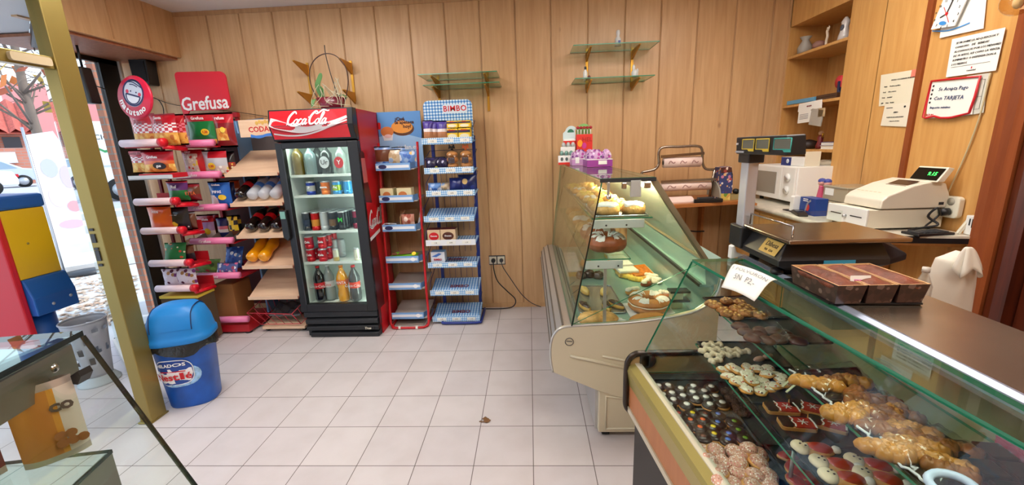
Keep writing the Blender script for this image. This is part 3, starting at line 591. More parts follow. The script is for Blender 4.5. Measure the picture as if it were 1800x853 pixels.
bag('orange snack bag with a black oval badge on the clear shelf', (255, 264, 304, 303), Y1, ZM[1] + .033, [BG['red'], BG['doro'], CRISP], bands((.4, 2), (.55, 1), (1.1, 0)), [('Grefusa', .45, .72, .16, TXTW), ('gus', .6, .32, .17, TXTW)], [(ell(.6, .32, .2, .16, 14), BG['black'])], seed=5)
bag('dark green crisps bag with purple top, third shelf of the round sign stand', (297, 317, 329, 347), 3.34, ZM[2] - .022, [BG['green'], BG['purple'], BG['red']], bands((.55, 0), (.9, 1), (1.1, 2)), [('Ruf', .5, .72, .2, TXTW)], seed=6)
bag('dark red snack bag behind the third pale rail', (331, 322, 350, 347), 3.36, ZM[2] - .022, [BG['dkred'], BG['brown']], bands((.4, 0), (.8, 1), (1.1, 0)), [('ETTA', .5, .45, .26, BG['doro'])], seed=7)
bag('orange tortilla chip bag on the fourth shelf of the round sign stand', (266, 361, 299, 402), Y1, ZM[3] - .022, [BG['doro'], CRISP], bands((.4, 0), (1.1, 0)), [('itos', .5, .8, .18, TXTW)], seed=8)
bag('black snack bag with a yellow picture beside the orange tortilla chips', (297, 364, 330, 402), Y1 + .03, ZM[3] - .022, [BG['black'], BG['orange']], bands((1.1, 0), (1.2, 1)), [('~ ~', .5, .7, .2, BG['silver'])], [([(.25, .32), (.45, .42), (.6, .3), (.5, .18), (.3, .2)], BG['yellow']), ([(.15, .06), (.95, .14), (.95, .2), (.15, .12)], BG['white'])], seed=9)
bag('brown transparent nut bag behind the black snack bag', (330, 372, 342, 402), 3.35, ZM[3] - .022, [BG['brown'], BG['silver']], bands((.9, 0), (1.1, 1)), seed=10)
bag('green snack bag printed with orange flowers on the fifth shelf', (288, 427, 320, 459), Y1, ZM[4] - .022, [BG['green'], spots('flower_print', (20, 120, 60), [(220, 120, 50), (240, 230, 200), (30, 140, 70), (200, 70, 40)], 30, .3)], bands((1.1, 1), (1.2, 0)), seed=11, tilt=-.25)
bag('dark snack bag in the shadow behind the green flowered one', (315, 430, 340, 458), 3.34, ZM[4] - .022, [BG['black'], BG['brown']], bands((.5, 0), (1.1, 1)), seed=12)
for lab, px, sd in (('purple and white snack bag at the outer end of the lowest pale rail', (290, 471, 316, 504), 13), ('purple and white snack bag next to the outermost one on the lowest shelf', (312, 470, 343, 504), 14)):
 bag(lab, px, Y1, ZM[5] - .022, [BG['white'], spots('violet_print', (220, 210, 220), [(110, 40, 110), (236, 226, 236), (90, 30, 60), (170, 120, 60)], 26, .42)], bands((1.1, 1), (1.2, 0)), seed=sd, group='purple and white bags')
Y2 = YG + .07
bag('pale grey snack bag at the outer end of the red stand’s top shelf'.replace('’', "'"), (316, 203, 343, 250), Y2 + .04, ZG[0] - .022, [BG['silver'], BG['red'], BG['white']], bands((.35, 2), (.72, 0), (1.1, 1)), [('Gref', .5, .82, .14, TXTW)], seed=20)
bag('green snack bag with red top and yellow price dot on the red stand', (334, 198, 379, 250), Y2, ZG[0] - .022, [BG['green'], BG['red'], CRISP], bands((.22, 2), (.74, 0), (1.1, 1)), [('Grefusa', .5, .84, .13, TXTW), ('1,20', .66, .42, .1, BG['red'])], [(ell(.66, .42, .13, .1, 14), BG['yellow'])], seed=21)
bag('second green snack bag with red top tucked behind the front one', (364, 200, 388, 248), Y2 + .08, ZG[0] - .022, [BG['green'], BG['red']], bands((.74, 0), (1.1, 1)), [], [(ell(.7, .42, .2, .1, 14), BG['yellow'])], seed=22)
bag('large dark red snack bag with a bread picture, beside the blue stand side', (382, 197, 408, 254), Y2 - .012, ZG[0] - .04, [BG['dkred'], BG['red'], CRISP], lambda u, v: 2 if .18 < v < .55 and .12 < u < .75 else (1 if v > .7 else 0), [('refusa', .5, .83, .12, TXTW)], [(ell(.55, .5, .13, .08, 14), BG['yellow'])], seed=23)
bag('red and yellow popcorn bag on the second shelf of the red stand', (328, 262, 358, 306), Y2, ZG[1] - .022, [BG['red'], POPP], lambda u, v: 1 if .1 < u < .75 and v < .85 else 0, [('GREF', .4, .9, .09, TXTW)], seed=24, rz=.1)
bag('red and green nut bag behind the popcorn bag', (350, 268, 366, 304), Y2 + .12, ZG[1] - .022, [BG['dkred'], MIXP], bands((.6, 1), (1.1, 0)), seed=25)
bag('silver and red mixed snack bag with yellow price dot, second shelf', (362, 263, 397, 306), Y2, ZG[1] - .022, [BG['silver'], BG['red'], POPP], lambda u, v: 2 if v < .42 else (1 if v > .72 and u > .3 else 0), [('1,20', .42, .4, .12, BG['red'])], [(ell(.42, .4, .17, .13, 14), BG['yellow'])], seed=26)
bag('dark green and orange snack bag at the inner end of the second shelf', (390, 266, 411, 304), Y2 + .08, ZG[1] - .022, [BG['black'], MIXP], bands((.55, 1), (1.1, 0)), seed=27)
bag('bright blue snack bag with white picture on the third shelf', (373, 318, 403, 363), Y2, ZG[2] - .022, [BG['blue'], BG['white'], BG['red']], lambda u, v: 2 if v > .93 else (1 if v < .5 and u < .45 and u + v < .8 else 0), [('Grefusa', .5, .88, .1, TXTW), ('PIPAS', .5, .62, .14, TXTW)], [(ell(.68, .42, .17, .1, 14), BG['yellow'])], seed=28)
bag('dark blue snack bag behind the bright blue one', (396, 320, 411, 360), Y2 + .1, ZG[2] - .022, [BG['dkblue']], bands((1.1, 0), (1.2, 0)), [], [(ell(.5, .4, .3, .12, 14), BG['yellow'])], seed=29)
bag('small orange and white snack bag beside the cola bottle', (408, 316, 420, 350), Y2 + .2, ZG[2] + .02, [BG['doro'], BG['white']], bands((.4, 0), (.6, 1), (1.1, 0)), seed=30)
def carton(label, x0, x1, y0, y1, z, h, col, group):
 t = thing('open_carton', label, 'box', ((x0 + x1) / 2, (y0 + y1) / 2, z + .003), group=group); w, d = (x1 - x0) / 2, (y1 - y0) / 2
 MB().box(-w, -d, 0, w, d, .004).box(-w, -d, 0, w, -d + .003, h * .35).box(-w, d - .003, 0, w, d, h).prism([(-d, 0), (d, 0), (d, h), (-d, h * .35)], 'x', -w, -w + .003).prism([(-d, 0), (d, 0), (d, h), (-d, h * .35)], 'x', w - .003, w).build('carton', mat('carton_' + str(col[0]), col, .7), t)
 MB().box(-w * .9, -d - .0015, h * .05, w * .9, -d, h * .3).build('print', spots('carton_print', (220, 210, 214), [(230, 120, 150), (240, 240, 240), (120, 150, 120), (236, 200, 200)], 30, .4), t); return t
xs = (-3.02, -2.885, -2.75, -2.64)
carton('open display carton holding lilac bags, fourth shelf of the red stand', -2.99, -2.855, YG + .02, YG + .28, ZG[3] - .0225, .12, (120, 100, 96), 'open cartons on the fourth shelf')
carton('open display carton with yellow oval print, fourth shelf of the red stand', -2.848, -2.735, YG + .02, YG + .28, ZG[3] - .0225, .12, (112, 92, 84), 'open cartons on the fourth shelf')
carton('open display carton holding dark and yellow bags, fourth shelf', -2.728, -2.65, YG + .02, YG + .28, ZG[3] - .0225, .12, (84, 76, 76), 'open cartons on the fourth shelf')
bag('lilac and red snack bag in the first open carton of the fourth shelf', (352, 377, 374, 413), YG + .15, ZG[3] - .012, [BG['lilac'], BG['red'], BG['white']], bands((.35, 2), (.68, 0), (1.1, 1)), [('Grefusa', .5, .82, .14, TXTW)], [(ell(.62, .32, .18, .13, 14), BG['yellow'])], seed=31, d=.05)
bag('red snack bag leaning behind the lilac one', (370, 376, 384, 408), YG + .23, ZG[3] - .012, [BG['red'], BG['brown']], bands((.7, 1), (1.1, 0)), seed=32, d=.05)
bag('dark blue and white snack bag in the third carton', (384, 382, 398, 412), YG + .14, ZG[3] - .012, [BG['dkblue'], BG['white'], BG['pink']], bands((.3, 0), (.45, 1), (.6, 2), (1.1, 0)), seed=33, d=.05)
bag('yellow and black snack bag in the third carton', (404, 379, 416, 413), YG + .14, ZG[3] - .012, [BG['yellow'], BG['black'], BG['brown']], lambda u, v: 2 if v < .35 else (1 if (int(u * 4) + int(v * 5)) % 3 == 0 else 0), seed=34, d=.05)
bag('black snack bag with yellow print behind the yellow one', (412, 378, 422, 410), YG + .24, ZG[3] - .012, [BG['black'], BG['yellow']], bands((.6, 0), (.8, 1), (1.1, 0)), seed=35, d=.05)
bag('green and red snack bag lying across the fifth shelf of the red stand', (332, 456, 382, 486), YG + .1, ZG[4] + .0, [spots('grn_print', (110, 150, 70), [(190, 40, 40), (120, 180, 80), (230, 220, 160), (60, 100, 50)], 22, .45)], bands((1.1, 0), (1.2, 0)), seed=36, d=.09, tilt=-.35)
bag('bright blue star printed bag on the fifth shelf', (393, 434, 418, 468), YG + .19, ZG[4] + .01, [spots('star_print', (40, 90, 180), [(60, 130, 210), (30, 60, 150), (60, 110, 200), (230, 240, 250)], 26, .45)], bands((1.1, 0), (1.2, 0)), seed=37, tilt=-.4, d=.06)
bag('small blue and pink sweets bag near the lowest pink rail', (380, 462, 414, 482), YG + .05, ZG[4] + .0, [spots('sweet_print', (80, 90, 150), [(230, 230, 240), (220, 110, 150), (70, 100, 170), (150, 50, 80)], 30, .45)], bands((1.1, 0), (1.2, 0)), seed=38, tilt=-.4, d=.05)
bag('dark blue bag at the back of the fifth shelf', (412, 440, 424, 462), YG + .3, ZG[4] + .01, [BG['dkblue'], BG['red']], bands((.7, 0), (1.1, 1)), seed=39, d=.05)
bx_ = thing('cardboard_box', 'brown cardboard box on the floor beneath the red snack stand', 'box', (-2.86, 3.62, .092))
bxm = MB().box(-.10, -.12, .0, .09, .12, .37).build('carton', mat('cardboard', (150, 100, 52), .8), bx_, bevel=.004)
yb = thing('cardboard_box', 'yellow topped box under the lowest shelf of the round sign stand', 'box', (-3.0, 3.31, .026))
MB().box(-.19, -.11, 0, .14, .075, .42).build('carton', mat('dark_carton', (84, 66, 44), .8), yb); MB().box(-.195, -.115, .42, .145, .08, .442).build('lid', mat('yellow_lid', (226, 196, 70), .6), yb)
sp_ = thing('wall_speaker', 'small black loudspeaker high on the wall above the round sign', 'speaker', (-3.53, 3.93, 2.28))
MB().prism([(-.075, .01), (.075, .0), (.085, .22), (-.085, .235)], 'y', -.07, .045).build('cabinet', BLACK, sp_, bevel=.012); MB().box(-.06, -.078, .03, .065, -.069, .2).build('grille', mat('speaker_mesh', (30, 30, 32), .9, bump=.5, bscale=400), sp_)
tag(MB().tube(bez([AY(165, 150, 3.6), AY(215, 165, 3.9), AY(270, 172, 3.95), AY(285, 185, 3.95), AY(288, 200, 3.95)], 6), .004, 6).tube(bez([AY(270, 172, 3.95), AY(310, 185, 3.95), AY(400, 195, 3.95), AY(470, 205, 3.95)], 6), .003, 6).build('speaker_cable', BLACK), 'thin black cable sagging along the wall below the loudspeaker', 'cable')
hb = thing('hanging_lantern_box', 'black box hanging outside by the recessed window', 'box', AX(162, 187, -3.5) )
MB().prism([(-.04, .02), (.05, .02), (.03, .29), (-.06, .29)], 'x', -.045, .045).build('housing', BLACK, hb, bevel=.01); MB().cyl((0, 0, .29), (0, 0, .5), .008).build('hanger', BLACK, hb)
WS = wood('beech_shelf', (220, 184, 150), (232, 200, 168), .5, knots=False, sc=(2, 14, 14))
ST_X0, ST_X1 = -2.59, -2.14
ws = thing('drinks_stand', 'pale wooden drinks stand with tilted shelves, blue sides and castors', 'display stand', (-2.37, 3.65, 0))
def tilt(y): return (y - 3.46) / .39
zs = [1.46, 1.203, .918, .636, .343]; rise = .20
for k, z in enumerate(zs):
 r_ = MB(); x0, x1 = ST_X0 - .02, ST_X1
 r_.add([(x0, 3.46, z - .018), (x1, 3.46, z - .018), (x1 - .0, 3.85, z + rise - .018), (x0 - .0, 3.85, z + rise - .018), (x0, 3.46, z), (x1, 3.46, z), (x1, 3.85, z + rise), (x0, 3.85, z + rise)], [(0, 3, 2, 1), (4, 5, 6, 7), (0, 1, 5, 4), (1, 2, 6, 5), (2, 3, 7, 6), (3, 0, 4, 7)])
 sh = r_.build('shelf', WS, ws, True, bevel=.003)
 MB().box(x0, 3.452, z - .02, x1, 3.462, z + .012).build('shelf_lip', WS, sh, True, bevel=.003)
BSIDE = mat('blue_grey_side', (104, 146, 190), .5)
MB().box(ST_X0 - .035, 3.70, .1, ST_X0 - .02, 3.9, 1.92).build('side_panel', BSIDE, ws, True)
MB().box(ST_X1 + .005, 3.70, .1, ST_X1 + .02, 3.9, 1.80).build('side_panel', BSIDE, ws, True)
MB().box(ST_X0 - .035, 3.885, .1, ST_X1 + .005, 3.9, 1.8).build('back_panel', mat('stand_back', (92, 84, 84), .6), ws, True)
a = AY(413, 212, 3.5); b = AY(475, 240, 3.5)
hb_ = MB().box(a.x + .03, 3.49, b.z, -2.1, 3.51, a.z + .0).build('header_board', WS, ws, True, bevel=.002)
MB().bar((a.x + .005, 3.5, 1.85), (a.x + .005, 3.88, 1.90), .015, .1).build('header_arm', BSIDE, ws, True)
tq_ = MB(); F_ = WF(hb_, ((a.x - 2.1) / 2 + .04, 3.489, (a.z + b.z) / 2 - .01), (1, 0, .02), (0, 0, 1)); add_text(tq_, 'CODAN', .06, F_, 0, off=.0012); tq_.build('lettering', TXTR, hb_)
q = MB(); decal(q, [(-.1, -.05), (.12, -.04), (.12, -.055), (-.1, -.065)], F_); ribbon(q, bez2([(-.1, -.045), (-.03, -.062), (.05, -.045), (.12, -.05)], 5), .02, F_); q.build('swoosh', mat('swoosh_blue', (60, 120, 200), .5), hb_)
q = MB()
for k in range(5): decal(q, ell(-.03 + k * .025, .052 + .008 * (k % 2), .013, .016, 10), F_)
q.build('cake_print', mat('cake_print', (214, 170, 80), .6), hb_)
MB().add([(ST_X0 + .06, 3.455, .03), (ST_X1 + .02, 3.455, .03), (ST_X1 + .02, 3.87, .03), (ST_X0 + .02, 3.87, .03), (ST_X0 + .06, 3.455, .055), (ST_X1 + .02, 3.455, .055), (ST_X1 + .02, 3.87, .10), (ST_X0 + .02, 3.87, .10)], [(0, 3, 2, 1), (4, 5, 6, 7), (0, 1, 5, 4), (1, 2, 6, 5), (2, 3, 7, 6), (3, 0, 4, 7)]).build('base_board', WS, ws, True, bevel=.004)
for x, y in ((ST_X0 + .09, 3.5), (ST_X1 - .01, 3.5), (ST_X0 + .09, 3.85), (ST_X1 - .01, 3.85)):
 MB().cyl((x - .012, y, .024), (x + .012, y, .024), .024, 14).build('castor', RUBBER, ws, True)
wb = MB(); PW = .004
P_ = [(ST_X0 - .03, 3.42, .21), (ST_X1 - .05, 3.40, .20), (ST_X1 + .02, 3.80, .33), (ST_X0 + .03, 3.80, .33)]; Q_ = [(ST_X0 + .05, 3.47, .075), (ST_X1 - .02, 3.47, .075), (ST_X1 + .01, 3.78, .13), (ST_X0 + .05, 3.78, .13)]
wb.tube(P_, PW, 6, closed=True).tube(Q_, PW, 6, closed=True)
for i in range(4):
 for t in (0, .2, .4, .6, .8):
  p = Vector(P_[i]).lerp(Vector(P_[(i + 1) % 4]), t); q = Vector(Q_[i]).lerp(Vector(Q_[(i + 1) % 4]), t); wb.tube([p, q], .0022 if t else PW, 5)
wb.build('wire_basket', mat('red_wire', (190, 50, 64), .4), ws, True)
pk = thing('plastic_sheet_pack', 'dark folded plastic film lying in the red wire basket of the wooden stand', 'plastic film', (-2.33, 3.6, .105))
def fsh(u, v): return V(((u - .5) * .31, (v - .5) * .19, .045 + .06 * v + .010 * sin(14 * u + 5 * v) * sin(9 * v + 2)))
q = MB().grid(fsh, 24, 14); q.build('film', mat('dark_film', (70, 66, 68), .22, coat=.5), pk, solid=.02)
def bottle(name, label, liq, lab, cap, H=.32, R=.044, group=None, logo=None, waist=False, clear=False):
 t = thing(name, label, 'bottle', group=group)
 pr = [(.6 * R, 0), (.95 * R, .012), (R, .03), (R, H * .34), (.93 * R, H * .38), (.93 * R, H * .56), (R, H * .6), (R * .98, H * .68), (R * .62, H * .82), (R * .34, H * .9), (R * .33, H * .955)]
 if waist: pr = [(.6 * R, 0), (.95 * R, .012), (R, .04), (R * .98, H * .22), (.82 * R, H * .36), (.98 * R, H * .5), (R, H * .62), (R * .9, H * .72), (R * .55, H * .84), (R * .34, H * .9), (R * .33, H * .955)]
 MB().lathe(pr, 20).build('body', liq, t)
 l = MB().lathe([(R * 1.01 if waist else .955 * R, H * (.5 if waist else .39)), (R * 1.02 if waist else .955 * R, H * (.63 if waist else .555))], 20, caps=False).build('label', lab, t)
 if logo:
  q = MB(); add_text(q, logo[0], H * .1, frame((0, -R * 1.0 - .001, H * (.56 if waist else .47)), (1, 0, 0), (0, 0, 1)), 0, shear=.2); q.build('print', logo[1], l)
 MB().lathe([(R * .36, H * .95), (R * .36, H)], 14).build('cap', cap, t); return t
COLA = mat('cola_liquid', (18, 10, 8), .08, coat=1); ORNG = mat('orange_liquid', (240, 160, 10), .12, coat=1)
WATER = mat('water_bottle_plastic', (226, 232, 240), .12, coat=.7, alpha=.6); CLEARL = mat('frosty_clear', (150, 160, 160), .12, coat=.6)
LRED = mat('label_red', (206, 20, 30), .4); LWHT = mat('label_white', (226, 226, 230), .4); LBLU = mat('label_blue', (70, 120, 200), .4)
def lay(root, x, k, label, first=False, yoff=.0, sc=1):
 z = zs[k]; y = 3.485 + yoff; ang = math.atan2(rise, .39); R_ = .044 * sc
 rot = (-(PI / 2 - ang), 0, 0)
 loc = (x, y + sin(ang) * -R_ + .01, z + rise * tilt(y) + cos(ang) * R_ + .012)
 if first: root.location = loc; root.rotation_euler = rot; root['label'] = label; return root
 return dup(root, loc, label=label, rot=rot)
cb = bottle('cola_bottle', 'x', COLA, LRED, LRED, .33, .046, 'cola bottles lying on the wooden stand')
lay(cb, -2.53, 1, 'cola bottle lying alone beside the water bottles on the wooden stand', True, sc=1.05)
for i, (x, w) in enumerate(((-2.49, 'first'), (-2.375, 'second'), (-2.255, 'third'))): lay(cb, x, 2, '%s of three cola bottles lying side by side, counted from the blue side panel' % w, sc=1.05)
wbt = bottle('water_bottle', 'x', WATER, LBLU, LBLU, .32, .045, 'water bottles lying on the wooden stand')
for i, (x, w) in enumerate(((-2.425, 'beside the cola bottle'), (-2.325, 'in the middle of the three'), (-2.22, 'next to the fridge'))): lay(wbt, x, 1, 'clear water bottle lying on the wooden stand, ' + w, i == 0)
ob = bottle('orangeade_bottle', 'x', ORNG, ORNG, mat('orange_cap', (240, 130, 20), .4), .34, .05, 'orangeade bottles lying on the wooden stand', waist=True)
lay(ob, -2.53, 3, 'orange soda bottle nearest the blue side of the wooden stand', True, sc=1.15)
lay(ob, -2.42, 3, 'orange soda bottle nearest the fridge on the wooden stand', sc=1.15)
FX0, FX1, FY0, FY1 = -2.05, -1.37, 3.33, 3.835
fr = thing('drinks_fridge', 'tall black glass door drinks fridge with red header and red sides', 'fridge', ((FX0 + FX1) / 2, 3.6, 0))
FRED = mat('fridge_red', (200, 26, 36), .35); FIN = mat('fridge_interior', (236, 242, 238), .4)
MB().box(FX1 - .02, FY0 + .06, .24, FX1, FY1, 1.95).build('side_wall', FRED, fr, True)
MB().box(FX0, FY0 + .06, .24, FX0 + .02, FY1, 1.95).build('side_wall', FRED, fr, True)
MB().box(FX0, FY1 - .02, .0, FX1, FY1, 1.94).box(FX0 + .021, FY0 + .05, 1.70, FX1 - .021, FY1 - .021, 1.935).build('cabinet', BLACK, fr, True, bevel=.004)
MB().box(FX0 + .02, FY1 - .03, .25, FX1 - .02, FY1 - .02, 1.7).box(FX0 + .02, FY0 + .065, .25, FX0 + .03, FY1 - .03, 1.7).box(FX1 - .03, FY0 + .065, .25, FX1 - .02, FY1 - .03, 1.7).box(FX0 + .02, FY0 + .065, .27, FX1 - .02, FY1 - .03, .285).box(FX0 + .02, FY0 + .065, 1.68, FX1 - .02, FY1 - .03, 1.7).build('liner', FIN, fr, True)
g = MB(); g.box(FX0 + .01, FY0 + .045, .0, FX1 - .005, FY1 - .02, .24)
for k in range(3):
 z = .005 + k * .062; g.prism([(FY0 + .045, z), (FY0 - .0, z), (FY0 - .0, z + .035), (FY0 + .045, z + .06)], 'x', FX0 + (.02 if k else .05), FX1 - .005)
g.prism([(FY0 + .045, .19), (FY0 + .01, .19), (FY0 + .01, .238), (FY0 + .045, .238)], 'x', FX0 + .01, FX1 - .005)
gr = g.build('base_grille', mat('grille_black', (26, 28, 32), .4), fr, True, bevel=.003)
MB().box(FX1 - .02, FY0 + .08, .0, FX1 + .003, FY1, .24).build('base_side', FRED, fr, True)
pl = MB().box(-1.56, FY0 - .006, .072, -1.41, FY0 + .0, .1).build('badge', BLACK, gr, True)
MB().tube([(-1.56, FY0 - .007, .072), (-1.41, FY0 - .007, .072), (-1.41, FY0 - .007, .1), (-1.56, FY0 - .007, .1)], .0012, 4, closed=True).build('badge_border', mat('pale_print', (214, 210, 190), .5), pl, True) if 0 else None
text('True', .03, mat('pale_print', (214, 210, 190), .5), gr, WF(gr, (-1.47, FY0 - .0075, .086), (1, 0, 0), (0, 0, 1)), shear=.3, off=.001)
DZ0, DZ1 = .245, 1.70
dm = MB(); gx0, gx1, gz0, gz1 = -1.995, -1.455, .315, 1.655
for a in ((FX0 + .0, DZ0, gx0, DZ1), (gx1, DZ0, FX1, DZ1), (gx0, DZ0, gx1, gz0), (gx0, gz1, gx1, DZ1)): dm.box(a[0], FY0, a[1], a[2], FY0 + .055, a[3])
dr = dm.build('door', BLACK, fr, True, bevel=.003)
MB().box(gx0, FY0 + .02, gz0, gx1, FY0 + .026, gz1).build('glass', glass('fridge_glass', (248, 252, 250), 1.3), dr, True)
MB().box(gx0 - .004, FY0 - .003, gz0, gx0 + .004, FY0, gz1).build('alu_edge', DGREY, dr, True)
MB().prism([(FX0 - .035, 1.16), (FX0 + .02, 1.16), (FX0 + .02, .93), (FX0 - .0, .90), (FX0 - .035, .93)], 'y', FY0 - .03, FY0 + .01).build('handle', BLACK, dr, True, bevel=.004)
MB().box(FX0 - .03, FY0 - .036, 1.09, FX0 + .012, FY0 - .03, 1.15).build('handle_sticker', mat('sticker_green', (120, 170, 160), .5), dr, True)
HM = MB().prism([(FY0 + .05, 1.705), (FY0 + .0, 1.715), (FY0 - .045, 1.83), (FY0 - .02, 1.955), (FY0 + .05, 1.955)], 'x', FX0 - .0, FX1 + .0).build('header', mat('header_black', (20, 20, 22), .3), fr, True, bevel=.004)
def hpnl(u, v, t=.003):
 z = 1.73 + v * .215; y = (FY0 - .0) + (-.045) * ((z - 1.715) / .115) if z < 1.83 else FY0 - .045 + .025 * ((z - 1.83) / .125)
 return V((FX0 + .014 + u * (FX1 - FX0 - .028 - .03), y - t, z))
q = MB().grid(lambda u, v: hpnl(u, v, .002), 2, 12, 0, False)
pn = q.build('header_panel', mat('header_panel_red', (205, 16, 30), .25, coat=.5), HM, True)
def hribbon(mt, pts, wd, nm, t=.004):
 mb = MB(); n = len(pts)
 L = []; Rr = []
 for i in range(n):
  a, b = Vector(pts[max(0, i - 1)]), Vector(pts[min(n - 1, i + 1)]); d = (b - a); d = V((d.x * 3, d.y)).normalized(); q = V((-d.y / 3, d.x)) * (wd[i] if isinstance(wd, list) else wd) / 2
  L.append(Vector(pts[i]) + q); Rr.append(Vector(pts[i]) - q)
 mb.add([hpnl(p.x, max(0, min(1, p.y)), t) for p in L + Rr], [(i, n + i, n + i + 1, i + 1) for i in range(n - 1)]); return mb.build(nm, mt, pn, True)
def b2(p, n=7): return bez2(p, n)
GREYW = mat('wave_silver', (206, 200, 202), .4); DKR = mat('wave_dark', (140, 10, 24), .4)
w1_ = b2([(0, .62), (.12, .5), (.3, .36), (.48, .3), (.68, .42), (.85, .56), (1, .72)]); hribbon(GREYW, w1_, [.34 - .3 * abs(i / len(w1_) - .12) if i < len(w1_) * .6 else max(.04, .2 - .3 * (i / len(w1_) - .6)) for i in range(len(w1_))], 'wave')
hribbon(DKR, b2([(.02, .36), (.2, .24), (.42, .18), (.66, .3), (1, .5)]), .035, 'wave', .0045)
hribbon(GREYW, b2([(.02, .2), (.2, .12), (.4, .13), (.6, .24), (.8, .42), (1, .6)]), .05, 'wave', .0046)
def script(mbfn, ox, oy, s):
 C_ = lambda x: [(x + .50, .80), (x + .42, .96), (x + .28, .93), (x + .10, .62), (x + .07, .25), (x + .18, .03), (x + .36, .06), (x + .50, .25)]
 o_ = lambda x: [(x + .16, .42), (x + .05, .30), (x + .03, .10), (x + .12, .0), (x + .23, .12), (x + .24, .32), (x + .16, .42), (x + .24, .36), (x + .36, .38)]
 c_ = lambda x: [(x + .24, .36), (x + .15, .43), (x + .05, .30), (x + .03, .1), (x + .12, .0), (x + .22, .08), (x + .30, .2)]
 a_ = lambda x: [(x + .24, .36), (x + .15, .43), (x + .05, .30), (x + .03, .1), (x + .1, .0), (x + .2, .14), (x + .26, .40), (x + .24, .1), (x + .29, .0), (x + .38, .14)]
 l_ = lambda x: [(x + .02, .12), (x + .14, .5), (x + .2, .82), (x + .14, .92), (x + .08, .7), (x + .06, .2), (x + .12, .0), (x + .22, .12)]
 strokes = [C_(0), o_(.46), c_(.74), a_(1.0), [(1.36, .52), (1.44, .54)], C_(1.42), o_(1.88), l_(2.14), a_(2.32)]
 sw = [[(.02, -.02), (.14, .08), (.32, -.06), (.6, -.1), (.86, -.02), (1.0, -.06)], [(1.72, .93), (1.9, .78), (2.06, .86), (2.3, 1.06), (2.62, .98), (2.7, 1.05)]]
 for k, st in enumerate(strokes):
  big = k in (0, 5); pts = bez2([(x + .28 * y, y) for x, y in st], 6); n = len(pts)
  mbfn([(ox + x * s[0], oy + y * s[1]) for x, y in pts], [(.11 if big else .085) * (.55 + .6 * sin(PI * min(1, (i + 1) / n))) for i in range(n)])
 for st in sw:
  pts = bez2([(x + .2 * y, y) for x, y in st], 6); n = len(pts); mbfn([(ox + x * s[0], oy + y * s[1]) for x, y in pts], [.03 + .06 * sin(PI * i / n) for i in range(n)])
LM = MB()
def hstroke(pts, wd):
 n = len(pts); W_ = FX1 - FX0 - .058; P = [V((p[0] * W_, p[1] * .215)) for p in pts]; L = []; Rr = []
 for i in range(n):
  d = (P[min(n - 1, i + 1)] - P[max(0, i - 1)]); d = d.normalized() if d.length > 1e-9 else V((1, 0)); q = V((-d.y, d.x)) * wd[i] * .062
  L.append(P[i] + q); Rr.append(P[i] - q)
 f3 = lambda p: hpnl(p.x / W_, p.y / .215, .0065)
 LM.add([f3(p) for p in L + Rr], [(i, n + i, n + i + 1, i + 1) for i in range(n - 1)])
script(hstroke, .215, .50, (.195, .46))
LM.build('lettering', TXTW, pn, True)
sd_ = [o for o in fr.children if o.name.startswith('side_wall')][0]
FS = WF(sd_, (FX1 + .0005, 3.62, 0), (0, 1, 0), (0, 0, 1))
q = MB(); decal(q, [(-.26, .1), (-.1, .1), (-.1, .62), (-.13, .85), (-.13, 1.2), (-.17, 1.38), (-.18, 1.6), (-.22, 1.62), (-.26, 1.6)], FS); q.build('bottle_print', mat('print_dark_red', (92, 22, 26), .4), sd_)
q = MB(); decal(q, [(-.26, 1.36), (-.17, 1.36), (-.18, 1.56), (-.26, 1.56)], FS @ MT_((0, 0, .001))); q.build('bottle_neck_print', mat('print_pale_red', (214, 110, 110), .4), sd_)
q = MB(); decal(q, [(-.26, .9), (-.03, .92), (-.02, 1.16), (-.26, 1.2)], FS @ MT_((0, 0, .0015))); q.build('label_print', mat('print_red', (206, 20, 32), .4), sd_)
q = MB(); ribbon(q, [(-.26, .88), (-.02, .92)], .03, FS @ MT_((0, 0, .002))); script(lambda p, w: ribbon(q, p, [x * .16 for x in w], FS @ MT_((0, 0, .0025))), -.25, .98, (.12, .14)); q.build('lettering', TXTW, sd_)
q = MB()
for k in range(3): ribbon(q, bez2([(.02 + .05 * k, .5 + .1 * k), (.06 + .03 * k, .8), (.03 + .06 * k, 1.1), (.1 + .04 * k, 1.4)], 6), .007, FS @ MT_((0, 0, .001)))
q.build('ribbon_print', mat('print_pink', (226, 130, 130), .4), sd_)
zsf = [1.44, 1.268, .958, .678]
for z in zsf: MB().box(FX0 + .035, FY0 + .1, z - .018, FX1 - .035, FY1 - .04, z - .006).box(FX0 + .035, FY0 + .095, z - .022, FX1 - .035, FY0 + .105, z).build('shelf', mat('fridge_shelf', (226, 232, 228), .4), fr, True)
ft = MB().box(FX0 + .06, FY0 + .075, 1.665, FX1 - .06, FY0 + .1, 1.68).build('lamp', mat('fridge_lamp', (235, 255, 245), .5, emit=16), fr, True)
MB().box(-1.43, FY0 + .065, .32, -1.41, FY0 + .08, 1.6).build('lamp', mat('fridge_lamp', (235, 255, 245), .5, emit=16), fr, True)
def can(label, c1, c2, H=.118, R=.037, band=(.3, .7), group=None, txt=None, name='drinks_can'):
 t = thing(name, label, 'can', group=group)
 MB().lathe([(R * .8, 0), (R, .008), (R, H * band[0])], 16, mi=0, caps=True).lathe([(R, H * band[0]), (R, H * band[1])], 16, mi=1, caps=False).lathe([(R, H * band[1]), (R, H - .012)], 16, mi=0, caps=False).lathe([(R, H - .012), (R * .85, H)], 16, mi=2, caps=True).build('body', [c1, c2, ALU], t)
 if txt:
  q = MB(); add_text(q, txt[0], txt[2] * R, frame((0, -R - .001, H * .55), (1, 0, 0), (0, 0, 1)), 0, off=.001); q.build('print', txt[1], t)
 return t
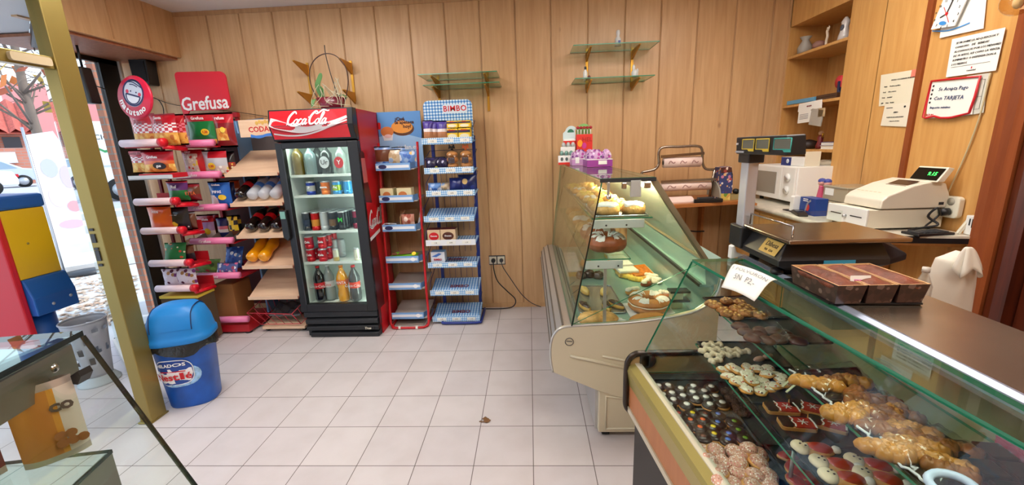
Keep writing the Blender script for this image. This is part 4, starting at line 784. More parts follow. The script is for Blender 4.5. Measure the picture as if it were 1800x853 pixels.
KC = {k: mat('can_' + k, c, .25, .3) for k, c in dict(red=(200, 20, 30), blue=(30, 60, 160), orange=(240, 120, 10), sky=(60, 150, 210), lime=(150, 190, 40), black=(24, 26, 28), silver=(190, 194, 198), navy=(20, 30, 60), amber=(230, 150, 60), green=(60, 200, 60), gold=(206, 176, 110), white=(226, 220, 200), wine=(120, 20, 50), brown=(120, 86, 50)).items()}
def place(o, p, label=None, first=False, rz=0):
 if first: o.location = p; return o
 return dup(o, p, rz, label)
fy = FY0 + .14
def fx(px, py, y=None): return AY(px, py, y or fy).x
Z2 = zsf[1] - .005
c = can('dark blue cola can, outermost on the second fridge shelf', KC['blue'], KC['silver'], group='cans on the second fridge shelf', txt=('P', TXTW, .9)); c.location = (fx(547, 335), fy, Z2)
c = can('orange soda can on the second fridge shelf', KC['orange'], KC['orange'], group='cans on the second fridge shelf', txt=('FANTA', TXTW, .5)); c.location = (fx(573, 335), fy, Z2)
c = can('light blue lime soda can beside the orange can in the fridge', KC['sky'], KC['lime'], group='cans on the second fridge shelf', txt=('Aq', TXTW, .8)); c.location = (fx(593, 335), fy, Z2)
c2 = can('light blue can at the hinge end of the second fridge shelf', KC['sky'], KC['sky'], group='cans on the second fridge shelf'); c2.location = (fx(610, 334), fy + .02, Z2)
dup(c2, (fx(596, 333, fy + .1), fy + .11, Z2), label='light blue can standing second in depth behind the lime soda can')
c3 = can('navy can standing behind the dark blue cola can', KC['navy'], KC['navy'], group='cans on the second fridge shelf'); c3.location = (fx(556, 333, fy + .09), fy + .09, Z2)
Z3 = zsf[2] - .005; EN = 'slim energy cans on the third fridge shelf'
spec = [('black', 'navy', None, 'black and blue slim energy can, outermost on the third fridge shelf'), ('red', 'amber', None, 'red slim energy can with an orange flame on the third fridge shelf'), ('silver', 'silver', None, 'silver slim energy can on the third fridge shelf'), ('black', 'brown', None, 'black slim energy can with brown print on the third fridge shelf'), ('black', 'black', ('M', KC['green'], 1.6), 'black slim energy can with a green claw mark on the third fridge shelf')]
for k, (a, b, tx, lab) in enumerate(spec):
 c = can(lab, KC[a], KC[b], .165, .034, (.25, .6), EN, tx); c.location = (fx(541 + k * 15.5, 402), fy, Z3)
 for j in range(1, 4): dup(c, (c.location.x + .004 * j, fy + .062 * j, Z3), label='%s slim can, %s in the column behind the %s' % (('dark' if a == 'black' else a), ('second', 'third', 'fourth')[j - 1], ('blue banded front can', 'flame printed can', 'silver front can', 'brown printed can', 'green claw can')[k]))
cd = can('dark red slim can at the hinge end of the third fridge shelf', KC['wine'], KC['black'], .165, .034, (.3, .6), EN); cd.location = (fx(623, 398), fy + .06, Z3)
dup(cd, (fx(612, 396, fy + .12), fy + .13, Z3), label='dark red slim can standing behind the hinge end of the third fridge shelf')
Z4 = zsf[3] - .005; CG = 'red cola cans stacked two high in the fridge'
c0 = can('red cola can, bottom of the outermost stack in the fridge', KC['red'], KC['red'], group=CG, txt=('Cola', TXTW, .7)); c0.location = (fx(546, 450), fy + .01, Z4)
dup(c0, (c0.location.x, c0.location.y, Z4 + .1155), label='red cola can, top of the outermost stack in the fridge')
x2 = fx(568, 450)
dup(c0, (x2, fy, Z4), label='red cola can with a code patch, bottom of the second stack in the fridge'); dup(c0, (x2 + .005, fy + .012, Z4 + .1155), label='red cola can, top of the second stack in the fridge')
for j in (1, 2):
 dup(c0, (x2 + .01 * j, fy + .075 * j, Z4), label='red cola can, bottom of the stack %s behind the second stack' % ('one place' if j == 1 else 'two places'))
 dup(c0, (x2 + .012 * j + .004, fy + .012 + .075 * j, Z4 + .1155), label='red cola can, top of the stack %s behind the second stack' % ('one place' if j == 1 else 'two places'))
 dup(c0, (c0.location.x + .006 * j, fy + .01 + .075 * j, Z4), label='red cola can, bottom of the stack %s behind the outermost stack' % ('one place' if j == 1 else 'two places'))
cs = can('silver can standing tall behind the pale gold can', KC['silver'], KC['silver'], .165, .034, (.3, .7), 'silver cans on the fourth fridge shelf'); cs.location = (fx(588, 440, fy + .12), fy + .13, Z4)
dup(cs, (fx(600, 440, fy + .14), fy + .15, Z4), label='silver can nearest the fridge hinge on the fourth shelf'); dup(cs, (fx(580, 440, fy + .14), fy + .2, Z4), label='silver can at the back of the fourth fridge shelf')
cg = can('slim pale gold can alone at the front of the fourth fridge shelf', KC['white'], KC['gold'], .115, .025, (.05, .35), txt=None); cg.location = (fx(592, 451), fy - .01, Z4)
cg2 = can('slim cream can at the hinge side of the fourth fridge shelf', KC['white'], KC['white'], .115, .025, (.2, .6)); cg2.location = (fx(627, 446), fy, Z4)
Z5 = .288; by = fy + .02
def up(px, py, z, o, y=None): o.location = (fx(px, py, y or by), y or by, z); return o
up(566, 526, Z5, bottle('cola_bottle', 'tall cola bottle with red label, outermost on the fridge floor', COLA, LRED, LRED, .335, .05, 'bottles on the fridge floor', ('Coca-Cola', TXTW)))
up(583, 524, Z5, bottle('soda_bottle', 'clear soda bottle with white label on the fridge floor', CLEARL, LWHT, LWHT, .335, .047, 'bottles on the fridge floor', ('Coca', LRED)), by + .04)
up(606, 524, Z5, bottle('orangeade_bottle', 'waisted orange soda bottle on the fridge floor', ORNG, mat('label_orange', (240, 110, 20), .4), mat('orange_cap', (240, 130, 20), .4), .335, .052, 'bottles on the fridge floor', ('FANTA', TXTW), True))
up(627, 524, Z5, bottle('cola_bottle', 'half empty looking cola bottle with orange red label by the fridge hinge', mat('thin_cola', (74, 74, 76), .15, coat=.6), mat('label_orange_red', (226, 70, 50), .4), LRED, .335, .05, 'bottles on the fridge floor', ('Coca-Cola', TXTW)))
Z1 = zsf[0] - .005
def tallb(label, liq, R, lab=None, logo=None, H=.24):
 t = thing('drinks_bottle', label, 'bottle', group='bottles on the top fridge shelf')
 MB().lathe([(R * .9, 0), (R, .01), (R, H * .72), (R * .5, H * .86), (R * .34, H * .92), (R * .34, H)], 18).build('body', liq, t)
 if lab:
  q = MB(); decal(q, ell(0, H * .42, R * .9, R * 1.05, 18), frame((0, -R - .001, 0), (1, 0, 0), (0, 0, 1))); l_ = q.build('label', lab, t)
  if logo: text(logo[0], R * 1.2, logo[1], l_, frame((0, -R - .003, H * .42), (1, 0, 0), (0, 0, 1)))
 return t
up(527, 305, Z1, tallb('brown beer bottle, outermost on the top fridge shelf', mat('beer_brown', (120, 96, 40), .2, coat=.5), .046))
up(549, 305, Z1, tallb('clear bottle with blue cap on the top fridge shelf', mat('pale_clear', (130, 146, 150), .15, coat=.5), .045, H=.235))
up(577, 304, Z1, tallb('dark bottle with a round white emblem on the top fridge shelf', mat('dark_bottle', (48, 50, 48), .15, coat=.5), .047, LWHT, ('Ur', INK)))
up(602, 303, Z1, tallb('clear bottle with a round red emblem on the top fridge shelf', mat('grey_clear', (140, 146, 142), .15, coat=.5), .045, LRED, ('Y', TXTW), .23))
up(562, 303, Z1, tallb('dark grey bottle standing behind the clear bottle, top fridge shelf', mat('dark_bottle2', (70, 72, 70), .2), .045), by + .1)
fp = thing('potted_orchid', 'dark red flower pot with an arched orchid on top of the fridge', 'plant', (-1.66, 3.60, 1.957))
WINE = mat('wine_pot', (116, 16, 42), .3, coat=.4)
MB().lathe([(.075, 0), (.085, .01), (.125, .105), (.118, .105), (.105, .085)], 28, sx=1.0, sy=.8).build('pot', WINE, fp)
MB().lathe([(.001, .088), (.106, .09)], 20, sy=.8, caps=False).build('soil', mat('soil', (60, 44, 34), .9), fp)
ar = MB(); ar.tube(bez([(-.11, 0, .09), (-.16, 0, .22), (-.15, 0, .34), (-.09, 0, .42), (0, 0, .455), (.09, 0, .43), (.155, 0, .34), (.16, 0, .22), (.12, 0, .09)], 6), .004, 6); ar.build('arched_stem', mat('stem_brown', (70, 46, 40), .6), fp)
MB().tube(bez([(0, 0, .52), (0, 0, .44), (.02, 0, .3), (.045, 0, .18), (.06, 0, .09)], 5), [.003] * 8 + [.005] * 20 if 0 else .004, 6).build('stem', mat('stem_dark', (50, 40, 40), .6), fp)
def leaf(pts, w, nm='leaf', m_=None):
 sp_ = bez(pts, 6); n = len(sp_); vs = [];
 for i, p in enumerate(sp_):
  t = i / (n - 1); ww = w * sin(PI * min(.98, .12 + t * .86)) ** .7; vs += [p + V((-ww, 0, 0)), p + V((0, .012 * sin(PI * t), -.004)), p + V((ww, 0, 0))]
 MB().add(vs, [f for i in range(n - 1) for f in ((3 * i, 3 * i + 1, 3 * i + 4, 3 * i + 3), (3 * i + 1, 3 * i + 2, 3 * i + 5, 3 * i + 4))], 0, True).build(nm, m_ or mat('orchid_leaf', (84, 130, 70), .4), fp, solid=.002)
leaf([(-.07, -.02, .1), (-.085, -.04, .2), (-.05, -.05, .27), (-.04, -.05, .3)], .022); leaf([(-.06, -.02, .09), (-.05, -.06, .17), (-.085, -.07, .22)], .02); leaf([(-.09, -.02, .1), (-.13, -.05, .09), (-.145, -.06, .03)], .018); leaf([(.06, 0, .1), (.1, -.02, .13), (.15, -.03, .1)], .012)
ro = MB(); rr = random.Random(3)
for k in range(9):
 a = rr.uniform(-.09, .09); ro.tube(bez([(a, -.02, .1), (a + rr.uniform(-.06, .06), -.09, rr.uniform(.12, .26)), (a + rr.uniform(-.1, .1), -.115, rr.uniform(.05, .14)), (a + rr.uniform(-.12, .14), -.115, rr.uniform(-.0, .06))], 5), .0022, 5)
ro.build('roots', mat('aerial_root', (190, 186, 160), .6), fp)
cs_ = thing('cake_stand', 'red tube stand with blue picture header and six cake trays', 'display stand', (-1.15, 3.65, 0))
TUBE = mat('stand_tube_red', (190, 26, 34), .35)
MB().tube(bez([(-1.30, 3.50, .015), (-1.28, 3.475, .015), (-1.05, 3.475, .015), (-1.0, 3.50, .015), (-.975, 3.53, .06), (-.98, 3.56, .4), (-.985, 3.62, 1.0), (-.99, 3.72, 1.68)], 6), .011, 10).tube(bez([(-1.30, 3.50, .015), (-1.335, 3.53, .06), (-1.33, 3.56, .4), (-1.335, 3.62, 1.0), (-1.34, 3.72, 1.68)], 6), .011, 10).tube([(-.99, 3.9, .015), (-.995, 3.52, .015)], .009).tube([(-1.33, 3.9, .015), (-1.32, 3.52, .015)], .009).build('frame', TUBE, cs_, True)
MB().box(-1.245, 3.462, .006, -1.225, 3.49, .03).box(-1.085, 3.462, .006, -1.065, 3.49, .03).build('feet', mat('foot_white', (232, 228, 220), .5), cs_, True)
MB().box(-1.3, 3.55, .004, -1.03, 3.9, .02).build('base_plate', mat('base_grey', (150, 138, 128), .5), cs_, True)
zc = [1.478, 1.202, .943, .652, .397, .108]; TRAYB = mat('tray_blue', (120, 164, 214), .45); TRAYW = mat('tray_white', (226, 230, 236), .45); TRAYG = mat('tray_grey', (176, 166, 160), .6)
for k, z in enumerate(zc):
 x0, x1 = -1.32, -.99; y0 = 3.54; yb = 3.86; sl_ = .012 if k < 4 else .052
 tr_ = MB().add([(x0, y0, z - .028), (x1, y0, z - .028), (x1, yb, z - .022 + sl_), (x0, yb, z - .022 + sl_), (x0, y0, z - .022), (x1, y0, z - .022), (x1, yb, z - .016 + sl_), (x0, yb, z - .016 + sl_)], [(0, 3, 2, 1), (4, 5, 6, 7), (0, 1, 5, 4), (1, 2, 6, 5), (2, 3, 7, 6), (3, 0, 4, 7)]).build('tray', TRAYG, cs_, True)
 MB().box(x0, y0 - .006, z - .032, x1 - .03, y0, z + .030).add([(x1 - .03, y0 - .006, z - .032), (x1 + .0, y0 + .05, z - .022), (x1 + .0, y0 + .05, z + .036), (x1 - .03, y0 - .006, z + .03)], [(0, 1, 2, 3), (3, 2, 1, 0)]).build('tray_front', TRAYB, tr_, True)
 MB().box(x0 + .005, y0 - .0075, z - .012, x1 - .04, y0 - .006, z + .012).build('print', TRAYW, tr_, True)
 q = MB(); decal(q, ell(-1.26 if k < 3 else -1.06, z, .034 if k < 3 else .022, .016, 14), Matrix.Identity(4)); q = MB(); decal(q, ell(0, 0, .036 if k < 3 else .022, .018, 16), frame((-1.26 if k < 3 else -1.07, y0 - .0076, z), (1, 0, 0), (0, 0, 1))); q.build('emblem', mat('navy_print', (30, 30, 84), .5) if k < 3 else TXTW, tr_, True)
a = AY(657, 198, 3.84); b = AY(742, 290, 3.84)
hdr = MB().box(a.x, 3.84, b.z, b.x + .02, 3.852, a.z).build('header_card', mat('sky_card', (92, 150, 214), .4), cs_, True)
FH = WF(hdr, ((a.x + b.x + .02) / 2, 3.8395, (a.z + b.z) / 2), (1, 0, 0), (0, 0, 1)); HW, HH = b.x + .02 - a.x, a.z - b.z
L1 = lambda k: FH @ MT_((0, 0, .0012 * k))
q = MB(); decal(q, [(-HW / 2, .02), (.0, .06), (HW / 2, .0), (HW / 2, -HH / 2), (-HW / 2, -HH / 2)], FH, 0, .0008); q.build('sky_print', mat('sky_card_light', (150, 190, 232), .4), hdr)
q = MB(); decal(q, ell(.04, .09, .105, .062, 24), L1(1)); q.build('bun_print', mat('bun_brown', (90, 50, 26), .5), hdr)
q = MB(); decal(q, ell(.035, .105, .098, .055, 24), L1(2)); q.build('bun_print', mat('bun_gold', (226, 150, 60), .5), hdr)
q = MB(); decal(q, [(-.16, .06), (-.05, .06), (-.063, -.01), (-.14, -.01)], L1(1)); q.build('cup_print', mat('cup_pale', (224, 226, 232), .5), hdr)
q = MB(); decal(q, ell(-.105, .068, .06, .045, 20), L1(2)); q.build('cake_print', mat('cake_orange', (206, 120, 60), .5), hdr)
q = MB(); decal(q, ell(-.1, .028, .035, .017, 16), L1(3)); q.build('cup_emblem', mat('pale_red_emblem', (226, 190, 190), .5), hdr)
q = MB(); BR_ = mat('brown_print', (70, 36, 30), .5)
for bd, x, y in (('¿Qué', .02, .175), ('te apetece', .06, .145), ('hoy?', .085, .108)): add_text(q, bd, .042, L1(4) @ MT_((x, y, 0)), 0, off=.0012)
q.build('lettering', BR_, hdr)
q = MB(); add_text(q, 'codan.es', .055, L1(2) @ MT_((.07, -.075, 0)), 0, off=.0006); q.build('lettering', TXTW, hdr)
q = MB(); decal(q, rrect(-.205, .09, -.16, .15, .01), L1(1)); add_text(q, '', .02, L1(2)); q.build('corner_print', LRED, hdr)
def pack(label, px, Y, z, mats, d=.05, rz=0, sd=0, group=None, texts=(), stamps=(), reg=None, name='cake_pack', tilt=0): return bag(label, px, Y, z, mats, reg or bands((1.1, 0), (1.2, 0)), texts, stamps, d, rz, tilt, group, name, sd, 'cake pack')
FOILB = spots('foil_blue', (110, 150, 210), [(210, 220, 236), (70, 110, 190), (150, 180, 220), (230, 190, 120)], 26, .5, .25); FOILG = spots('foil_beige', (200, 180, 150), [(226, 210, 190), (180, 150, 110), (150, 170, 200), (236, 226, 210)], 24, .5, .25)
T0 = 3.60
pack('blue and silver wrapped cake pack at the outer end of the top cake tray', (660, 257, 685, 285), T0, zc[0] - .012, [FOILB, BG['brown']], sd=51, reg=bands((.3, 0), (.85, 1), (1.1, 0)))
pack('beige wrapped muffin pack in the middle of the top cake tray', (678, 262, 704, 284), T0 + .01, zc[0] - .012, [FOILG], sd=52)
pack('bright blue wrapped cake pack at the inner end of the top cake tray', (702, 264, 731, 284), T0 + .02, zc[0] - .012, [FOILB], sd=53, rz=.2)
pack('dull blue wrapped cake pack tucked behind the beige one', (690, 258, 712, 280), T0 + .1, zc[0] - .008, [FOILB], sd=54)
def crt(label, px, Y, z, d, m_, top, group, cat='carton', name='cake_carton', rz=0, txt=None, prints=()):
 x0, y0, x1, y1 = px; a = AY(x0, y1, Y); b = AY(x1, y0, Y); w = b.x - a.x; h = b.z - z
 t = thing(name, label, cat, ((a.x + b.x) / 2, Y, z), rz, group)
 MB().box(-w / 2, 0, 0, w / 2, d, h, [0, 1, 0, 0, 0, 0]).build('carton', [m_, top], t, bevel=.002)
 F = frame((0, -.0006, h / 2), (1, 0, 0), (0, 0, 1))
 for k, (pts, mm) in enumerate(prints):
  q = MB(); decal(q, [(x * w, y * h) for x, y in pts], F @ MT_((0, 0, .0006 * k)), 0, .0006); q.build('print', mm, t)
 if txt: text(txt[0], txt[1] * h, txt[2], t, F @ MT_(((txt[3] if len(txt) > 3 else 0) * w, (txt[4] if len(txt) > 4 else 0) * h, .003)), off=.0005)
 return t
CRB = mat('carton_cream', (226, 214, 170), .5)
crt('cream cake carton at the outer end of the second cake tray', (669, 331, 690, 347), T0 - .02, zc[1] - .011, .1, CRB, mat('carton_brown', (150, 110, 70), .5), 'cream cake cartons', prints=[(ell(.0, -.1, .3, .3, 14), mat('cake_orange', (206, 120, 60), .5))])
crt('cream cake carton at the inner end of the second cake tray', (698, 330, 722, 346), T0 - .02, zc[1] - .011, .1, CRB, mat('carton_brown', (150, 110, 70), .5), 'cream cake cartons', prints=[(ell(-.1, -.1, .3, .3, 14), mat('cake_orange', (206, 120, 60), .5))])
pack('dark beige wrapped cake between the two cream cartons', (687, 331, 701, 346), T0 + .03, zc[1] - .009, [mat('pack_olive', (120, 110, 60), .4)], sd=55, d=.06)
MBX = thing('open_carton', 'tipped open brown carton on the third cake tray', 'box', (-1.10, 3.70, zc[2] - .004), rot=(0, .0, .25))
MB().box(-.1, -.06, 0, .06, .09, .004).prism([(-.1, 0), (-.1, .09), (-.06, .13), (-.05, .13), (-.09, .085), (-.09, 0)], 'y', -.06, .09).box(-.1, .086, 0, .06, .09, .13).build('carton', mat('cardboard_pale', (170, 130, 90), .7), MBX)
MB().prism([(.05, 0), (.065, 0), (.11, .15), (.09, .15)], 'y', -.06, .09).build('flap', spots('flap_print', (214, 220, 230), [(226, 160, 80), (200, 60, 50), (236, 236, 240), (140, 180, 220)], 20, .5), MBX)
pack('pink wrapped cake inside the tipped carton on the third cake tray', (706, 375, 728, 392), 3.62, zc[2] + .0, [spots('pink_pack', (200, 140, 120), [(226, 190, 170), (170, 80, 60), (236, 214, 200), (200, 110, 90)], 24, .5)], sd=56)
pt = thing('price_tag_strip', 'folded white and blue tray card on the third cake tray', 'card', (-1.26, 3.57, zc[2] - .02))
MB().tube(bez([(-.06, 0, .0), (-.055, 0, .05), (.0, 0, .055), (.06, 0, .05)], 5), .004, 6).build('card_edge', TRAYW, pt); MB().box(-.06, -.002, 0, .03, .02, .03).build('card', TRAYB, pt)
gpk = thing('biscuit_packet', 'bright green biscuit packet lying on the fourth cake tray', 'biscuit packet', (-1.17, 3.62, zc[3] - .008))
bagm = bagmesh(.26, .11, .06, bands((.25, 0), (.8, 1), (1.1, 0)), 60);
for v in bagm.v: v.y, v.z = v.z - .05, .03 - v.y * .9 + .02 * v.z
bagm.build('wrapper', [mat('pack_green', (120, 190, 30), .3), mat('pack_green', (120, 190, 30), .3)], gpk)
q = MB(); F = frame((0, -.035, .0575), (1, 0, 0), (0, .75, .66)); decal(q, [(-.05, -.02), (.07, -.01), (.09, .02), (-.02, .03)], F); decal(q, ell(-.08, -.012, .03, .012, 10), F); q.build('biscuit_print', BG['brown'], gpk); q = MB(); decal(q, ell(.1, -.01, .02, .02, 10), F); q.build('lemon_print', BG['yellow'], gpk)
bs = thing('bread_stand', 'blue wire stand with gingham trays and a rounded gingham header', 'display stand', (-.7, 3.7, 0))
NV = mat('stand_blue', (26, 48, 130), .4); GING = checks('gingham', (226, 238, 246), (120, 176, 222), (44, 110, 190), .026); GINGS = checks('gingham_small', (236, 242, 246), (150, 196, 230), (90, 150, 210), .018)
fm = MB()
for x in (-.885, -.525): fm.bar((x, 3.86, .03), (x + (.0 if x < -.7 else .02), 3.86, 1.72), .028, .028)
fm.tube(bez([(-.86, 3.9, .02), (-.86, 3.60, .02), (-.84, 3.555, .02), (-.78, 3.55, .02), (-.57, 3.55, .02), (-.51, 3.56, .02), (-.49, 3.60, .02), (-.49, 3.9, .02)], 6), .012, 10); fm.build('frame', NV, bs, True)
zb_ = [1.677, 1.428, 1.231, 1.005, .787, .579, .310, .038]
BT = [1.70, 1.43, 1.23, 1.01, .787, .579, .31, .06]
wr = MB(); side = MB()
WIRE = mat('wire_dark', (40, 56, 110), .4, .3)
txs = TXTR
for k, z in enumerate(zb_):
 if k == 7: z = .05
 x0 = -.912 if k < 3 else -.952; x1 = -.48 if k < 3 else -.502; y0 = 3.58; yb = 3.84; dz = .02 if k in (0, 1, 2, 4, 5) else .075
 tr_ = MB().add([(x0, y0, z - .02), (x1, y0, z - .02), (x1, yb, z + dz - .02), (x0, yb, z + dz - .02), (x0, y0, z - .014), (x1, y0, z - .014), (x1, yb, z + dz - .014), (x0, yb, z + dz - .014)], [(0, 3, 2, 1), (4, 5, 6, 7), (0, 1, 5, 4), (1, 2, 6, 5), (2, 3, 7, 6), (3, 0, 4, 7)]).build('tray', GING, bs, True)
 MB().box(x0, y0 - .006, z - .026, x1, y0, z + .027).build('tray_front', TRAYW if k == 4 else GINGS, tr_, True)
 for j in range(3): MB().box(x0 + .05 + j * .14, y0 - .0085, z - .014, x0 + .13 + j * .14, y0 - .006, z + .016).build('price_label', mat('label_card', (232, 232, 226), .6), tr_, True)
 q = MB()
 for j in range(3): add_text(q, ('1,35', '0,95', '1,10')[j], .016, WF(tr_, (x0 + .09 + j * .14, y0 - .009, z), (1, 0, 0), (0, 0, 1)), 0)
 q.build('price_print', INK, tr_)
 if k >= 5:
  text('BIMBO', .06, mat('bimbo_dull', (120, 40, 70), .5), tr_, WF(tr_, ((x0 + x1) / 2 + .03, 3.70, z + .021 + .0), (1, 0, 0), (0, yb - y0, dz)), off=.002, name='lettering')
 wb_ = MB()
 for sx_ in (x0 + .0, x1 + .0): wb_.tube([(sx_, y0, z + .03), (sx_ + .0, y0 + .03, z + .09), (sx_, yb, z + .17)], .003, 5)
 wb_.tube([(x0, yb, z + .17), (x1, yb, z + .17)], .0022, 5)
 if k >= 2:
  for j in range(8): wb_.tube([(x0 + .03 + j * (x1 - x0 - .06) / 7, 3.845, z + .06), (x0 + .03 + j * (x1 - x0 - .06) / 7, 3.845, z + .22)], .0018, 5)
  wb_.tube([(x0 + .02, 3.845, z + .2), (x1 - .02, 3.845, z + .2)], .0022, 5)
 wb_.build('wire_sides', WIRE, tr_, True)
a = AY(748, 245, 3.74); b = AY(829, 174, 3.74)
hc = MB().prism(rrect(a.x, a.z - .05, b.x, b.z, .05), 'y', 3.74, 3.75).build('header_sign', GING, bs, True)
FB = WF(hc, ((a.x + b.x) / 2, 3.7395, (a.z + b.z) / 2), (1, 0, .01), (0, 0, 1))
q = MB(); decal(q, rrect(-.045, .05, .175, .125, .02), FB); pl_ = q.build('name_plate', mat('pale_blue_plate', (206, 224, 240), .45), hc)
text('BIMBO', .066, TXTR, hc, FB @ MT_((.065, .087, .003)), off=.001, sp=1.08)
text('Desde 1945', .025, TXTW, hc, FB @ MT_((.1, .028, .002))) if 0 else None
q = 'bread and cake packs on the top gingham tray'
for lab, px, sd, yy in (('white and purple roll bag at the outer end of the top gingham tray', (745, 211, 760, 243), 61, 3.62), ('second white and purple roll bag on the top gingham tray', (756, 212, 771, 243), 62, 3.645), ('third white and purple roll bag, touching the yellow cartons', (769, 212, 785, 243), 63, 3.62)):
 bag(lab, px, yy, zb_[0] + .0, [BG['white'], mat('pack_violet', (76, 60, 150), .35), mat('roll_brown', (190, 130, 90), .5)], (lambda u, v: 2 if v < .45 and .15 < u < .85 else (0 if v < .6 or sd == 0 else 1)) if sd != 62 else bands((.2, 0), (1.1, 1)), (('Bimbo', .5, .72, .14, TXTR),) if sd != 62 else (), group=q, sd=0, seed=sd, d=.06, name='bread_roll_bag', cat='bread bag') if 0 else bag(lab, px, yy, zb_[0] + .0, [BG['white'], mat('pack_violet', (76, 60, 150), .35), mat('roll_brown', (190, 130, 90), .5)], bands((.45, 2), (.6, 0), (1.1, 1)), (), group=q, seed=sd, d=.06, name='bread_roll_bag', cat='bread bag')
YEL = mat('carton_yellow', (244, 206, 40), .45)
for i, (lab, px) in enumerate((('lower yellow toast carton of the stack by the roll bags', (785, 226, 804, 239)), ('upper yellow toast carton of the stack by the roll bags', (785, 212, 804, 225)), ('lower yellow toast carton of the stack at the tray end', (806, 225, 826, 238)), ('upper yellow toast carton of the stack at the tray end', (806, 211, 826, 224)))):
 z0 = zb_[0] + .012 + (.0 if i % 2 == 0 else .0)
 zz = AY(px[0], px[3], 3.62).z
 crt(lab, px, 3.62, zz if i % 2 else z0, .1, YEL, YEL, 'yellow toast cartons', 'carton', 'toast_carton', prints=[([(-.5, .1), (.5, .1), (.5, .35), (-.5, .35)], mat('carton_dark', (60, 50, 70), .5)), (ell(0, -.22, .4, .22, 14), mat('carton_picture', (236, 230, 200), .5))], txt=('Bimbo', .24, TXTR, 0, .36))
DKW = spots('dark_wrap', (40, 34, 66), [(200, 196, 80), (60, 50, 100), (190, 190, 210), (30, 26, 44)], 24, .35, .3)
for i, px in enumerate(((748, 276, 768, 294), (763, 275, 782, 294), (774, 277, 790, 293))): bag('dark wrapped chocolate cake, %s from the outer end of the second gingham tray' % ordn(i), px, 3.62 + .03 * (i == 1), zb_[1] + .005, [DKW], bands((1.1, 0), (1.2, 0)), seed=70 + i, d=.07, tilt=-.2, group='dark wrapped cakes', name='cake_pack', cat='cake pack')
BUN = mat('bun', (200, 140, 80), .5, vary=.2, vscale=12); FILM = glass('clear_film', (250, 248, 244), 1.4, .05)
for i, (px, lab, tie) in enumerate(((787, 'bag of stacked buns with a dark clip on the second gingham tray', BLACK), (811, 'bag of stacked buns with an orange clip on the second gingham tray', mat('orange_clip', (240, 120, 60), .5)))):
 p = AY(px + 9, 292, 3.64); t = thing('bun_bag', lab, 'bread bag', (p.x, 3.64, zb_[1] + .008), group='bun bags')
 for k in range(2): MB().ball((0, 0, .028 + .052 * k), (.052, .05, .03), 14).build('bun', BUN, t)
 MB().ball((0, 0, .125), (.05, .048, .028), 14).build('bun', BUN, t)
 MB().lathe([(.05, .0), (.06, .02), (.06, .13), (.03, .155), (.008, .168), (.03, .195), (.04, .2)], 14).build('film', FILM, t)
 q_ = MB(); q_.box(-.028, -.056, .05, .028, -.0525, .10); q_.build('label', mat('bun_label', (60, 50, 60), .5), t)
 MB().lathe([(.011, .16), (.011, .175)], 10).prism([(-.03, .172), (0, .178), (.03, .172), (.022, .21), (0, .19), (-.022, .21)], 'y', -.004, .004).build('clip', tie, t)
for i, (px, lab, mt_) in enumerate((((752, 321, 776, 333), 'blue and white long cake packet on the third gingham tray', FOILB), ((771, 320, 792, 332), 'beige ended cake packet lying on the third gingham tray', FOILG), ((790, 312, 813, 330), 'navy wrapped cake bag on the third gingham tray', mat('navy_wrap', (34, 44, 110), .3)), ((806, 306, 836, 330), 'large crumpled navy and gold bag at the end of the third gingham tray', spots('navy_gold', (34, 44, 100), [(50, 64, 140), (24, 30, 80), (214, 180, 110), (70, 90, 160)], 20, .5, .3)))): bag(lab, px, 3.64 + .02 * (i % 2), zb_[2] + .012, [mt_], bands((1.1, 0), (1.2, 0)), seed=75 + i, d=.07, tilt=-.15, name='cake_pack', cat='cake pack')
def dbox(lab, px, c1, c2, Y=3.62):
 x0, y0, x1, y1 = px; crt(lab, px, Y, zb_[4] + .012, .11, mat('donut_card', (214, 186, 150), .5), mat('donut_top', (120, 30, 36), .5), 'doughnut boxes', 'box', 'doughnut_box', prints=[(ell(0, -.1, .38, .36, 20), c1)], txt=('Donuts', .2, TXTW, 0, -.08))
dbox('doughnut box with a red oval at the outer end of the fifth gingham tray', (752, 404, 773, 423), LRED, 0); dbox('doughnut box with a brown oval beside the red oval one', (775, 403, 800, 422), mat('oval_brown', (84, 40, 24), .5), 0)
crt('white and blue bread bag box on the sixth gingham tray', (758, 443, 781, 461), 3.63, zb_[5] + .014, .1, mat('box_white', (226, 230, 236), .5), mat('box_paleblue', (150, 190, 226), .5), None, 'box', 'toast_carton', prints=[([(-.45, .05), (.1, .4), (.3, .3), (-.1, 0)], LBLU)], txt=('BIMBO', .26, TXTR, 0, -.25))
def bracket(mb, x, z, L, h=.075, w=.012):
 return mb.prism([(YW - .006, z), (YW - L, z), (YW - L, z - .008), (YW - .006, z - h)], 'x', x - w / 2, x + w / 2)
def standard(mb, x, z0, z1):
 mb.box(x - .011, YW - .01, z0, x + .011, YW - .001, z1)
 return mb
def wall_unit(label, shelves, posts, grp):
 t = thing('glass_wall_shelf', label, 'shelf', ((shelves[0][0] + shelves[0][1]) / 2, YW, shelves[0][2]), group=grp)
 for x, z0, z1 in posts:
  m_ = MB(); standard(m_, x, z0, z1); o = m_.build('bracket_post', BRASS, t, True)
  for s_ in shelves:
   b_ = MB(); bracket(b_, x, s_[2] - .008, s_[3] - .03); b_.build('bracket_arm', BRASS, o, True)
 for x0, x1, z, dp in shelves:
  MB().box(x0, YW - dp, z - .007, x1, YW - .012, z, [1, 1, 1, 1, 1, 1] if 0 else [0, 0, 1, 1, 1, 1]).build('glass_plate', [GLASSG, GEDGE], t, True)
 return t
wall_unit('two tier glass shelf on brass brackets above the gingham bread stand, empty', [(-.92, -.25, 2.228, .33), (-.89, -.235, 2.147, .30)], [(-.815, 1.98, 2.26), (-.362, 1.935, 2.275)], 'glass wall shelves')
